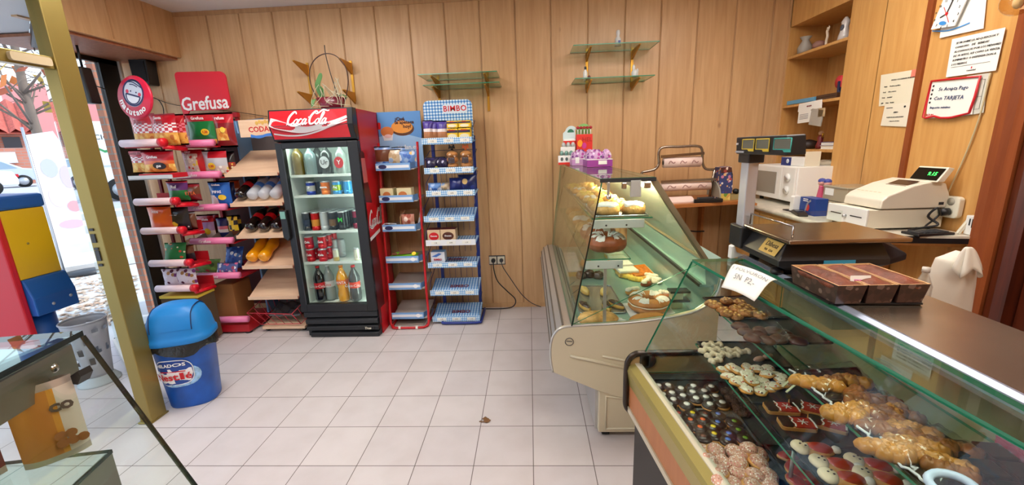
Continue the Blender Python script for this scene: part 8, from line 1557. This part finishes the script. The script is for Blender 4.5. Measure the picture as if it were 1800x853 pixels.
t = thing('blue_box', 'dark blue box with a red printed figure beside the card reader', 'box', (1.92, 2.90, WZ), .0); MB().box(-.03, -.105, 0, .05, .055, .115).build('carton', mat('carton_blue', (28, 64, 140), .45), t, bevel=.002); q = MB(); FQ = frame((-.0306, -.03, .06), (0, -1, 0), (0, 0, 1)); decal(q, ell(0, -.01, .02, .024, 12), FQ); q.build('red_print', mat('print_tomato', (206, 60, 50), .5), t); q = MB(); ribbon(q, bez2([(-.02, -.04), (.0, .02), (.03, .04)], 5), .014, FQ @ MT_((0, 0, .0012))); q.build('grey_print', mat('print_grey', (150, 150, 160), .5), t); q = MB(); [ribbon(q, [(-.05, .045 - .012 * i), (.0, .045 - .012 * i)], .006, FQ @ MT_((0, 0, .001))) for i in range(2)]; q.build('lettering', TXTW, t)
t = thing('white_speaker_box', 'white rounded block standing beside the dark blue box', 'box', (1.88, 2.985, WZ)); MB().prism(rrect(-.028, 0, .03, .118, .012), 'y', -.02, .02).build('block', WHITE, t, bevel=.003)
t = thing('card_reader', 'black card payment reader lying in front of the blue box', 'card reader', (1.845, 2.88, WZ), -.3); MB().prism([(-.09, 0), (.07, 0), (.075, .02), (.04, .03), (-.06, .022), (-.09, .012)], 'x', -.03, .03).build('body', BLACK, t, bevel=.004); MB().box(-.022, .0, .027, .022, .045, .0285).build('screen', mat('grey_screen', (110, 114, 120), .2), t)
tag(MB().tube(bez([(1.86, 2.96, WZ + .006), (1.84, 3.03, WZ + .01), (1.86, 3.08, WZ + .006), (1.92, 3.05, WZ + .006)], 6), .004, 6).build('cable', BLACK), 'short black cable behind the card reader', 'cable')
for j, (px_, lab) in enumerate(((1443, 'small pink figure with blue hair by the niche edge, one farther in'), (1453, 'small pink figure with blue hair by the niche edge, one nearer'))):
 y = AX(px_, 338, 2.06).y; t = thing('pink_figure', lab, 'figurine', (2.06, y, WZ + .0006), 0, 'pink figures'); MB().lathe([(.022, 0), (.024, .1), (.016, .17), (.018, .18)], 12).build('body', mat('figure_pink', (214, 96, 130), .4), t); MB().ball((0, 0, .2), .024, 10).build('head', mat('figure_skin', (226, 170, 160), .5), t); MB().ball((0, .002, .213), (.025, .025, .02), 10).build('hair', mat('figure_blue', (60, 70, 150), .5), t)
tag(MB().tube(bez([(1.32, 3.9, 1.06), (1.31, 3.88, .95), (1.36, 3.86, .85), (1.48, 3.85, .78), (1.62, 3.85, .77)], 6), .007, 8).tube(bez([(1.31, 3.88, 1.0), (1.28, 3.86, .86), (1.33, 3.85, .74), (1.27, 3.85, .6)], 6), .006, 8).build('hanging_cable', BLACK), 'dark cable hanging under the wall ledge behind the scale column', 'cable')
CLB = mat('frosted_box', (186, 176, 152), .25, coat=.5, alpha=.75)
for j, (z, s_, lab) in enumerate(((0, 1.15, 'frosted plastic box, bottom of the two beside the cash register'), (.10, 1.0, 'frosted plastic box with white label, top of the two beside the cash register'))):
 t = thing('plastic_box', lab, 'box', (2.10, 2.80, WZ + z + .001), 0, 'stacked frosted boxes'); MB().box(-.10 * s_, -.12, 0, .12, .10 * s_, .097).build('box_body', CLB, t, bevel=.004); MB().box(-.105 * s_, -.123, .085, .122, .103 * s_, .096).build('lid', CLB, t, bevel=.003)
 if j: MB().box(-.1025, -.0, .035, -.1005, .08, .08).build('label', PAPER, t)
dwr = thing('cash_till', 'white cash till box with a key lock under the cash register', 'cash till', (1.98, 2.46, WZ))
DW = (1.845, 2.315, 2.14, 2.615)
MB().box(DW[0] + .012, DW[1], WZ + .012, XR - .02, DW[3], WZ + .115).build('body', CREAM, dwr, True, bevel=.003)
fp_ = MB().box(DW[0], DW[1] - .002, WZ + .018, DW[0] + .012, DW[3] + .002, WZ + .118).build('front', WHITE, dwr, True, bevel=.003)
for y0, y1 in ((2.50, 2.585), (2.345, 2.43)): MB().box(DW[0] - .0012, y0, WZ + .066, DW[0], y1, WZ + .072).build('slot', INK, fp_, True)
MB().cyl((DW[0], 2.465, WZ + .062), (DW[0] - .014, 2.465, WZ + .062), .009, 12).build('lock', ALU, fp_, True)
for x, y in ((1.88, 2.34), (1.88, 2.59), (2.2, 2.34), (2.2, 2.59)): MB().cyl((x, y, WZ + .0006), (x, y, WZ + .013), .014, 10).build('foot', BLACK, dwr, True)
RX0, RZ = 1.90, WZ + .118
cr_ = thing('cash_register', 'off white cash register with a tilted green digit display', 'cash register', (2.06, 2.44, RZ))
MB().prism([(RX0, RZ + .004), (2.24, RZ + .004), (2.25, RZ + .07), (2.22, RZ + .135), (2.16, RZ + .15), (2.05, RZ + .125), (RX0 + .03, RZ + .075), (RX0 + .005, RZ + .05)], 'y', 2.30, 2.57).build('body', mat('register_cream', (222, 214, 196), .4), cr_, True, bevel=.006)
fk = frame((RX0 + .09, 2.47, RZ + .0965), (0, -1, 0), (.93, 0, .36)); q = MB(); decal(q, [(-.085, -.045), (.10, -.045), (.10, .035), (-.085, .035)], fk); kp = q.build('keypad', mat('keypad_tan', (176, 160, 126), .5), cr_, True)
q = MB(); [decal(q, [(-.08 + .03 * i, -.04 + .02 * j), (-.058 + .03 * i, -.04 + .02 * j), (-.058 + .03 * i, -.026 + .02 * j), (-.08 + .03 * i, -.026 + .02 * j)], fk @ MT_((0, 0, .0012))) for i in range(6) for j in range(4)]; q.build('keys', mat('keys_tan', (196, 182, 150), .5), kp, True)
fk2 = frame((2.085, 2.40, RZ + .136), (0, -1, 0), (.93, 0, .33)); q = MB(); decal(q, [(-.065, -.045), (.065, -.045), (.065, .03), (-.065, .03)], fk2); q.build('printer_cover', mat('smoky_cover', (60, 50, 44), .2), cr_, True)
MB().box(2.20, 2.2985, RZ + .02, 2.225, 2.30, RZ + .035).build('port', INK, cr_, True)
dp_ = MB(); dp_.prism([(2.14, RZ + .145), (2.18, RZ + .145), (2.22, RZ + .215), (2.19, RZ + .222)], 'y', 2.27, 2.44); dd = dp_.build('customer_display', CREAM, cr_, True, bevel=.004)
a_ = V((2.14, 0, RZ + .145)); b_ = V((2.19, 0, RZ + .222)); up_ = (b_ - a_).normalized(); fd_ = frame((2.163, 2.355, RZ + .184), (0, -1, 0), up_); q = MB(); decal(q, [(-.078, -.036), (.078, -.036), (.078, .036), (-.078, .036)], fd_); sc2 = q.build('display_screen', mat('black_screen', (16, 18, 16), .15), dd, True)
text('9.15', .03, mat('green_digits', (60, 255, 90), .5, emit=3), sc2, WF(sc2, fd_ @ V((.03, 0, .002)), (0, -1, 0), up_))
t = thing('black_keypad', 'flat black keypad lying at the worktop end', 'keypad', (2.08, 2.20, WZ), .1); MB().box(-.10, -.045, 0, .10, .05, .014).build('body', BLACK, t, bevel=.004)
for i in range(5): MB().box(-.085 + .035 * i, -.03, .014, -.06 + .035 * i, .03, .018).build('key_row', DGREY, t)
wsx = XR; t = thing('wall_socket', 'white double wall socket above the worktop with a black plug', 'socket', (XR, 2.28, 1.21)); MB().prism(rrect(2.235, 1.15, 2.325, 1.265, .02), 'x', XR - .028, XR).build('plate', CREAM, t, True, bevel=.004)
for z in (1.237, 1.183): MB().cyl((XR - .0285, 2.28, z), (XR - .027, 2.28, z), .021, 18).build('socket_hole', mat('socket_grey', (170, 166, 150), .5), t, True)
tag(MB().cyl((XR - .03, 2.28, 1.183), (XR - .065, 2.285, 1.18), .02, 14).tube(bez([(XR - .06, 2.285, 1.18), (XR - .10, 2.27, 1.15), (XR - .12, 2.29, 1.11), (XR - .15, 2.27, 1.10), (XR - .2, 2.26, 1.102)], 6), .005, 8).tube(bez([(XR - .08, 2.27, 1.17), (XR - .12, 2.25, 1.21), (XR - .13, 2.28, 1.16), (XR - .10, 2.25, 1.12), (XR - .16, 2.27, 1.10), (XR - .22, 2.28, 1.087)], 6), .006, 8).build('power_cable', BLACK), 'black plug and coiled cable at the wall socket beside the register', 'cable')
tag(MB().tube(bez([AX(1741, 128, XR - .006), AX(1722, 205, XR - .006), AX(1700, 265, XR - .006), AX(1680, 310, XR - .006), AX(1664, 345, XR - .006), AX(1657, 375, XR - .008)], 6), .004, 6).build('wall_cable', mat('cable_beige', (196, 180, 140), .5)), 'beige cable running down the honey wood wall to the socket', 'cable')
t = thing('marker_pen', 'white marker stick leaning on the wall beside the socket', 'pen', (XR - .03, 2.19, WZ)); MB().bar((-.02, 0, .002), (.02, -.01, .09), .016, .012).build('stick', CREAM, t)
t = thing('switch_box', 'small white box with black marks on the wall by the dark doorway', 'box', (XR, 2.17, 1.12)); MB().box(XR - .03, 2.125, WZ + .002, XR, 2.185, 1.18).build('housing', WHITE, t, True, bevel=.003); MB().box(XR - .0312, 2.145, 1.12, XR - .03, 2.152, 1.165).box(XR - .0312, 2.16, 1.13, XR - .03, 2.166, 1.165).build('marks', INK, t, True)
def notice(label, quad, lines, off=.003, paper=PAPER, ink=INK, name='wall_notice', grp='paper notices on the honey wood wall', prints=()):
 Q = [AX(x, y, XR - off) for x, y in quad]; c = sum(Q, Vector()) / 4; t = thing(name, label, 'notice', c, 0, grp); L = [p - c for p in Q]
 MB().poly3([L[3], L[2], L[1], L[0]], (-1, 0, 0), .0012).build('sheet', paper, t)
 ux = (L[1] - L[0]).normalized(); uy = (L[0] - L[3]).normalized(); W_ = (L[1] - L[0]).length; H_ = (L[0] - L[3]).length
 F = frame((-.0022, 0, 0), ux, uy)
 for pts, mm in prints: q = MB(); decal(q, [(x * W_, y * H_) for x, y in pts], F, 0, .0005); q.build('print', mm, t)
 mb = MB(); ms = [ink]
 for body, x, y, s_, al, *mm in lines:
  if mm and mm[0] not in ms: ms.append(mm[0])
  add_text(mb, body, s_ * H_, F @ MT_((x * W_, y * H_, .001)), ms.index(mm[0]) if mm else 0, align=al, off=.0001 if s_ > .08 else 0, res=1, shear=.15)
 if lines: mb.build('lettering', ms, t)
 return t, F, W_, H_
notice('white notice in bold capitals forbidding alcohol sale to minors', ((1674, 69), (1768, 48), (1751, 124), (1663, 136)), [('SE PROHIBE LA ADQUISICION Y', -.4, .36, .074, 'LEFT'), ('CONSUMO   DE   BEBIDAS', -.4, .25, .074, 'LEFT'), ('ALCOHOLICAS POR LOS MENORES', -.4, .14, .074, 'LEFT'), ('DE 18 AÑOS, ASI COMO LA VENTA,', -.4, .03, .074, 'LEFT'), ('SUMINISTRO O DISPENSACION A', -.4, -.08, .074, 'LEFT'), ('LOS MISMOS.', -.4, -.19, .074, 'LEFT'), ('Comunidad', .03, -.40, .05, 'CENTER')], .006, prints=(([(-.4, -.255), (.36, -.255), (.36, -.262), (-.4, -.262)], INK), (ell(.03, -.335, .012, .03, 10), TXTR)))
t, F, W_, H_ = notice('white board with red wavy border and handwritten card payment note', ((1635, 145), (1720, 137), (1709, 201), (1628, 209)), [('Se Acepta Pago', -.30, .26, .13, 'LEFT', mat('blue_pen', (70, 84, 120), .6)), ('Con TARJETA', -.36, .02, .14, 'LEFT', mat('blue_pen', (70, 84, 120), .6)), ('Importe minimo', -.40, -.22, .09, 'LEFT', mat('blue_pen', (70, 84, 120), .6)), ('BIZUM', -.46, -.42, .08, 'LEFT', TXTR)], .010, name='note_board')
q = MB(); q.tube([F @ V((x * W_, y * H_, .002)) for x, y in [(-.5, .5), (.0, .5), (.5, .5), (.5, 0), (.47, -.38), (.3, -.44), (.1, -.5), (-.1, -.5), (-.25, -.45), (-.42, -.5), (-.5, -.48), (-.5, 0)]], .006, 6, closed=True); q.build('red_border', RED, t)
q = MB(); [decal(q, ell(-.43 * W_, (.36 - .11 * i) * H_, .005, .006, 8), F) for i in range(5)]; q.build('dots', INK, t)
notice('grey card with a ruled form behind the red bordered board', ((1700, 134), (1739, 128), (1729, 198), (1690, 205)), [], .003, mat('grey_card', (206, 204, 190), .7), prints=(([(-.1, .35), (.35, .35), (.33, .34), (-.1, .34)], mat('card_line', (120, 120, 110), .6)), ([(-.1, -.05), (.35, -.05), (.35, -.06), (-.1, -.06)], mat('card_line', (120, 120, 110), .6)), ([(-.1, -.35), (.35, -.35), (.35, -.36), (-.1, -.36)], mat('card_line', (120, 120, 110), .6)), ([(.33, .35), (.35, .35), (.35, -.35), (.33, -.35)], mat('card_line', (120, 120, 110), .6))))
SALM = mat('salmon_print', (226, 130, 110), .6)
notice('form sheet with a salmon corner, upper of the two between the battens', ((1549, 132), (1617, 121), (1609, 182), (1545, 187)), [('MODELO DE LICENCIA MUNICIPAL', .1, .28, .055, 'CENTER')] + [('%s      %s' % (a_, b_), -.38, .1 - .17 * i, .05, 'LEFT') for i, (a_, b_) in enumerate((('Titular', 'Nombre y apellidos'), ('Local', 'Calle y numero'), ('Fecha', 'Actividad'), ('Sello', 'Firma    Madrid')))], .003, mat('cream_sheet', (226, 218, 192), .7), prints=(([(.28, .5), (.5, .5), (.5, .28), (.28, .28)], SALM),))
notice('small printed sheet hanging below the form sheet', ((1556, 184), (1603, 180), (1594, 223), (1548, 221)), [('AVISO', .0, .12, .09, 'CENTER'), ('HOJAS DE RECLAMACIONES', 0, -.1, .075, 'CENTER'), ('a disposicion del cliente', 0, -.28, .06, 'CENTER')], .006, mat('cream_sheet2', (230, 222, 200), .7), prints=(([(-.4, .36), (-.15, .36), (-.15, .33), (-.4, .33)], INK), (ell(.3, .36, .04, .05, 8), INK)))
t, F, W_, H_ = notice('white wall clock card with red second hand, partly above the frame', ((1668, -70), (1742, -78), (1729, 50), (1652, 67)), [], .004, PAPER, name='clock_card')
cs = MB(); q = MB(); decal(q, [(-.42 * W_, -.40 * H_), (.16 * W_, -.34 * H_), (.20 * W_, .46 * H_), (-.40 * W_, .46 * H_)], F @ MT_((0, 0, .012)), 0, .006); q.build('clock_body', WHITE, t)
q = MB(); FC = F @ MT_((-.16 * W_, -.2 * H_, .020)); ribbon(q, [(0, 0), (.005, .075)], .007, FC); ribbon(q, [(0, 0), (-.03, -.02)], .006, FC); q.build('hands', INK, t); q = MB(); ribbon(q, [(-.03, .03), (.035, -.04)], .003, FC @ MT_((0, 0, .001))); decal(q, ell(0, 0, .008, .008, 10), FC); q.build('second_hand', TXTR, t)
q = MB(); [add_text(q, str(n_), .016, FC @ MT_((.066 * sin(n_ * PI / 6), .066 * cos(n_ * PI / 6), 0)), 0) for n_ in range(1, 13)]; q.build('numerals', INK, t); q = MB(); decal(q, ell(-.0, -.045, .022, .010, 12), FC); q.build('blue_logo', mat('logo_sky', (60, 140, 210), .5), t)
q = MB(); ribbon(q, bez2([(-.45 * W_, -.42 * H_), (0, -.40 * H_), (.42 * W_, -.3 * H_)], 6), .006, F @ MT_((0, 0, .001))); q.build('toothbrush_print', mat('logo_sky', (60, 140, 210), .5), t)
p = AX(1790, 2, 2.14); t = thing('globe_lamp', 'clear glass globe hanging above the dark doorway', 'lamp', p); MB().ball((0, 0, 0), .058, 20).build('globe', glass('globe_glass', (240, 226, 200), 1.6), t); MB().cyl((0, 0, .055), (0, 0, .2), .014).build('neck', BRASS, t); MB().ball((0, 0, -.005), (.018, .018, .026), 10).build('bulb', mat('bulb_pale', (236, 220, 190), .4), t); MB().bar((0, 0, .2), (XR - p.x, 0, .2), .02, .02).build('arm', BRASS, t)
def orn(label, px, z, cat='ornament'):
 x0, y0, x1, y1 = px; X = XR + .08; a = AX(x0, y1, X); b = AX(x1, y0, X); return thing('ornament', label, cat, (X, (a.y + b.y) / 2, z), 0, 'small ornaments on shelves'), abs(b.y - a.y) / 2, max(.05, b.z - z)
CEL = mat('cellophane', (190, 184, 172), .35, alpha=.75)
t, r, h = orn('cellophane wrapped favour, farthest in on the top niche shelf', (1408, 62, 1424, 88), 2.281); MB().lathe([(r, 0), (r * 1.1, h * .4), (r * .5, h * .8), (r * .9, h)], 10).build('wrap', CEL, t); MB().ball((-.0, 0, h * .35), (r * .6, r * .6, h * .3), 8).build('figure', mat('fig_blue', (90, 90, 120), .5), t)
t, r, h = orn('small brownish shell ornament on the top niche shelf', (1433, 64, 1449, 78), 2.281); MB().ball((0, 0, h * .4), (r, r, h * .4), 10).build('shell', mat('shell_mauve', (150, 110, 100), .5), t)
t, r, h = orn('slender white dancing figurine on the top niche shelf', (1450, 46, 1459, 74), 2.281); q = MB(); q.tube(bez([(0, 0, 0), (0, .004, h * .3), (0, -.004, h * .55), (0, .006, h * .78), (0, .0, h * .86)], 5), r * .5, 8).ball((0, 0, h * .93), (r * .5, r * .5, h * .07), 8).tube([(0, 0, h * .75), (0, -r, h * .95), (0, -r * .4, h * 1.05)], r * .2, 6); q.build('figurine', mat('ivory', (226, 210, 186), .4), t)
t, r, h = orn('tall cellophane wrapped white figurine at the outer end of the top niche shelf', (1477, 26, 1496, 62), 2.281); MB().lathe([(r, 0), (r * .9, h * .25), (r * .5, h * .6), (r * .7, h * .8), (r * .2, h)], 10).build('wrap', mat('cello_white', (206, 200, 196), .25, coat=.5), t); MB().ball((-.0, 0, h * .75), (r * .5, r * .5, h * .12), 8).build('head', mat('ivory', (226, 210, 186), .4), t); MB().ball((-r * .5, 0, h * .55), (r * .3, r * .4, h * .16), 8).build('dark_figure', mat('fig_grey', (80, 80, 90), .5), t)
a, b = AX(1384, 181, XR + .0), AX(1433, 170, XR + .0); t = thing('blue_folder', 'pale blue flat case lying along the middle niche shelf', 'folder', (XR + .08, (a.y + b.y) / 2, 1.8755)); MB().box(-.085, -(a.y - b.y) / 2, 0, .1, (a.y - b.y) / 2, .032).build('case', mat('case_skyblue', (96, 160, 196), .45), t, bevel=.003)
b2y = AX(1472, 165, XR).y; t = thing('wooden_box', 'dark brown flat box beside the pale blue case on the niche shelf', 'box', (XR + .08, (b.y + b2y) / 2 - .005, 1.8755)); MB().box(-.08, -(b.y - b2y) / 2 + .012, 0, .1, (b.y - b2y) / 2 - .008, .036).build('box_body', mat('walnut_box', (76, 50, 36), .4), t, bevel=.002); MB().box(-.0815, -(b.y - b2y) / 2 + .02, .014, -.08, (b.y - b2y) / 2 - .014, .018).build('groove', INK, t)
ty = AX(1478, 150, XR + .05).y; t = thing('tape_dispenser', 'dark blue tape dispenser with a red roll at the end of the niche shelf', 'tape dispenser', (XR + .06, ty, 1.8755)); MB().prism([(-.03, 0), (.02, 0), (.025, .12), (.005, .12), (-.0, .05), (-.03, .04)][::-1], 'x', -.02, .02).build('body', mat('disp_navy', (24, 40, 80), .4), t, bevel=.003); MB().cyl((-.012, .02, .115), (.012, .02, .115), .045, 20).build('tape_roll', mat('tape_red', (214, 60, 70), .4), t)
for j, (quad, lab, mt_) in enumerate((((1405, 178, 1444, 191), 'printed header card of goods hanging at the middle niche shelf edge', PAPER), ((1405, 192, 1424, 215), 'white paper bag hanging under the middle niche shelf', PAPER), ((1425, 189, 1443, 220), 'clear bag of cards hanging under the middle niche shelf', CEL), ((1440, 187, 1449, 205), 'small beige sachet hanging at the end of the middle niche shelf', mat('sachet', (196, 170, 130), .4)))):
 a = AX(quad[0], quad[1] + 4, XR - .012); b = AX(quad[2], quad[3], XR - .012); t = thing('hanging_bag', lab, 'bag', ((XR - .012), (a.y + b.y) / 2, b.z), rot=(.15 if j == 2 else -.03, 0, 0)); w_ = abs(a.y - b.y) / 2; h_ = a.z - b.z
 MB().prism([(-w_, 0), (w_, .0), (w_ * .96, h_), (-w_ * .96, h_)], 'x', -.005, .004).build('bag', mt_, t, bevel=.0015)
 if j == 0: q = MB(); [decal(q, ell(-.02 + .02 * k, h_ * .5, .009, .006, 8), frame((-.0055, 0, 0), (0, -1, 0), (0, 0, 1))) for k in range(3)]; q.build('print', mat('print_maroon', (130, 60, 60), .6), t)
 if j == 1: q = MB(); [ribbon(q, [(-w_ * .7, h_ * (.7 - .12 * k)), (w_ * .7, h_ * (.7 - .12 * k))], .004, frame((-.0055, 0, 0), (0, -1, 0), (0, 0, 1))) for k in range(4)]; q.build('print', mat('print_greyish', (130, 130, 140), .6), t)
a, b = AX(1452, 262, XR + .02), AX(1472, 256, XR + .02)
for j, (c_, lab) in enumerate((((226, 214, 190), 'cream book at the bottom of the small pile on the lowest niche shelf'), ((60, 50, 110), 'dark purple book on top of the small pile on the lowest niche shelf'))):
 t = thing('book', lab, 'book', (XR + .12, 3.36, 1.5005 + .028 * j), 0, 'books on the lowest niche shelf'); MB().box(-.09, -.09, 0, .09, .08, .003).box(-.09, -.09, .024, .09, .08, .0275).box(.085, -.09, 0, .09, .08, .027).build('cover', mat('cover_%d' % c_[0], c_, .5), t); MB().box(-.085, -.085, .003, .085, .075, .024).build('pages', PAPER, t)
t = thing('ornament', 'dark red and gold figurine standing on the lowest niche shelf', 'ornament', (XR + .08, 3.52, 1.5005), 0, 'small ornaments on shelves'); MB().lathe([(.025, 0), (.03, .02), (.018, .06), (.022, .09), (.012, .11)], 12).build('robe', mat('fig_wine', (110, 30, 34), .4), t); MB().ball((0, 0, .125), .018, 10).build('head', mat('fig_skin', (200, 150, 110), .5), t); MB().tube([(0, -.02, .09), (-.01, -.04, .12)], .007, 6).build('arm', BRASS, t)
t = thing('black_bowl', 'dark round object beside the figurine on the lowest niche shelf', 'bowl', (XR + .08, 3.66, 1.5005)); MB().lathe([(.05, 0), (.07, .03), (.06, .06), (.02, .075), (.001, .078)], 18).build('body', mat('bowl_dark', (46, 34, 30), .5), t)
Yb = 1.78; A0 = [AY(x, y, Yb) for x, y in ((1622, 518), (1705, 560), (1720, 475), (1700, 455), (1685, 440), (1660, 447), (1643, 452), (1632, 480))]
t = thing('hanging_paper_bag', 'crumpled white paper bag with a knotted top hanging behind the steel worktop', 'bag', A0[0])
cA = sum(A0, Vector()) / len(A0)
def bagf(sg):
 def f(u, v):
  L_ = [(1622, 520), (1632, 480), (1644, 453), (1665, 446), (1680, 440)]; R_ = [(1706, 562), (1716, 500), (1719, 470), (1706, 456), (1692, 443)]
  s = v * 4; i = min(3, int(s)); k = s - i; l = AY(L_[i][0] * (1 - k) + L_[i + 1][0] * k, L_[i][1] * (1 - k) + L_[i + 1][1] * k, Yb); r = AY(R_[i][0] * (1 - k) + R_[i + 1][0] * k, R_[i][1] * (1 - k) + R_[i + 1][1] * k, Yb)
  p = l.lerp(r, u); bul = sin(PI * u) * sin(PI * min(1, .15 + v * .8)); p.y += sg * (.05 * bul + .008 * sin(13 * u + 9 * v) * sin(7 * v) * bul); return p - A0[0]
 return f
WBG = mat('white_bag', (232, 226, 212), .7, bump=.25, bscale=14)
q = MB().grid(bagf(-1), 20, 24); n_ = len(q.f); q.grid(bagf(1), 20, 24); [q.f[i].reverse() for i in range(n_, len(q.f))]; q.build('bag_body', WBG, t)
kn = MB(); ctr = AY(1692, 452, Yb - .05) - A0[0]; rr = random.Random(6)
def fold(u, v): a = 2 * PI * u; r = .012 + .05 * v * (1 + .35 * sin(5 * a)); return ctr + V((r * cos(a) * .8 + .02 * v, -.015 + r * sin(a) * .35, .045 - .11 * v ** 1.5 + .02 * sin(3 * a) * v))
kn.grid(fold, 30, 8); kn.build('knot', WBG, t, solid=.002)
bpz = AY(1621, 510, 1.72); t = thing('water_bottle', 'small clear plastic bottle behind the loaf cakes', 'bottle', (bpz.x, 1.72, bpz.z - .08)); MB().lathe([(.026, 0), (.03, .02), (.03, .1), (.018, .135), (.012, .15), (.012, .165)], 16).build('body', mat('clear_pet', (196, 186, 170), .12, coat=.6, alpha=.45), t); MB().lathe([(.014, .16), (.014, .18)], 12).build('cap', mat('cap_pale', (206, 200, 190), .4), t)
tag(MB().box(1.30, 1.66, .0, 1.62, 1.80, bpz.z - .081).build('side_table', wood('side_table', (150, 92, 44), (170, 110, 60), .4)), 'narrow wooden side cabinet carrying the clear bottle behind the worktop', 'cabinet')
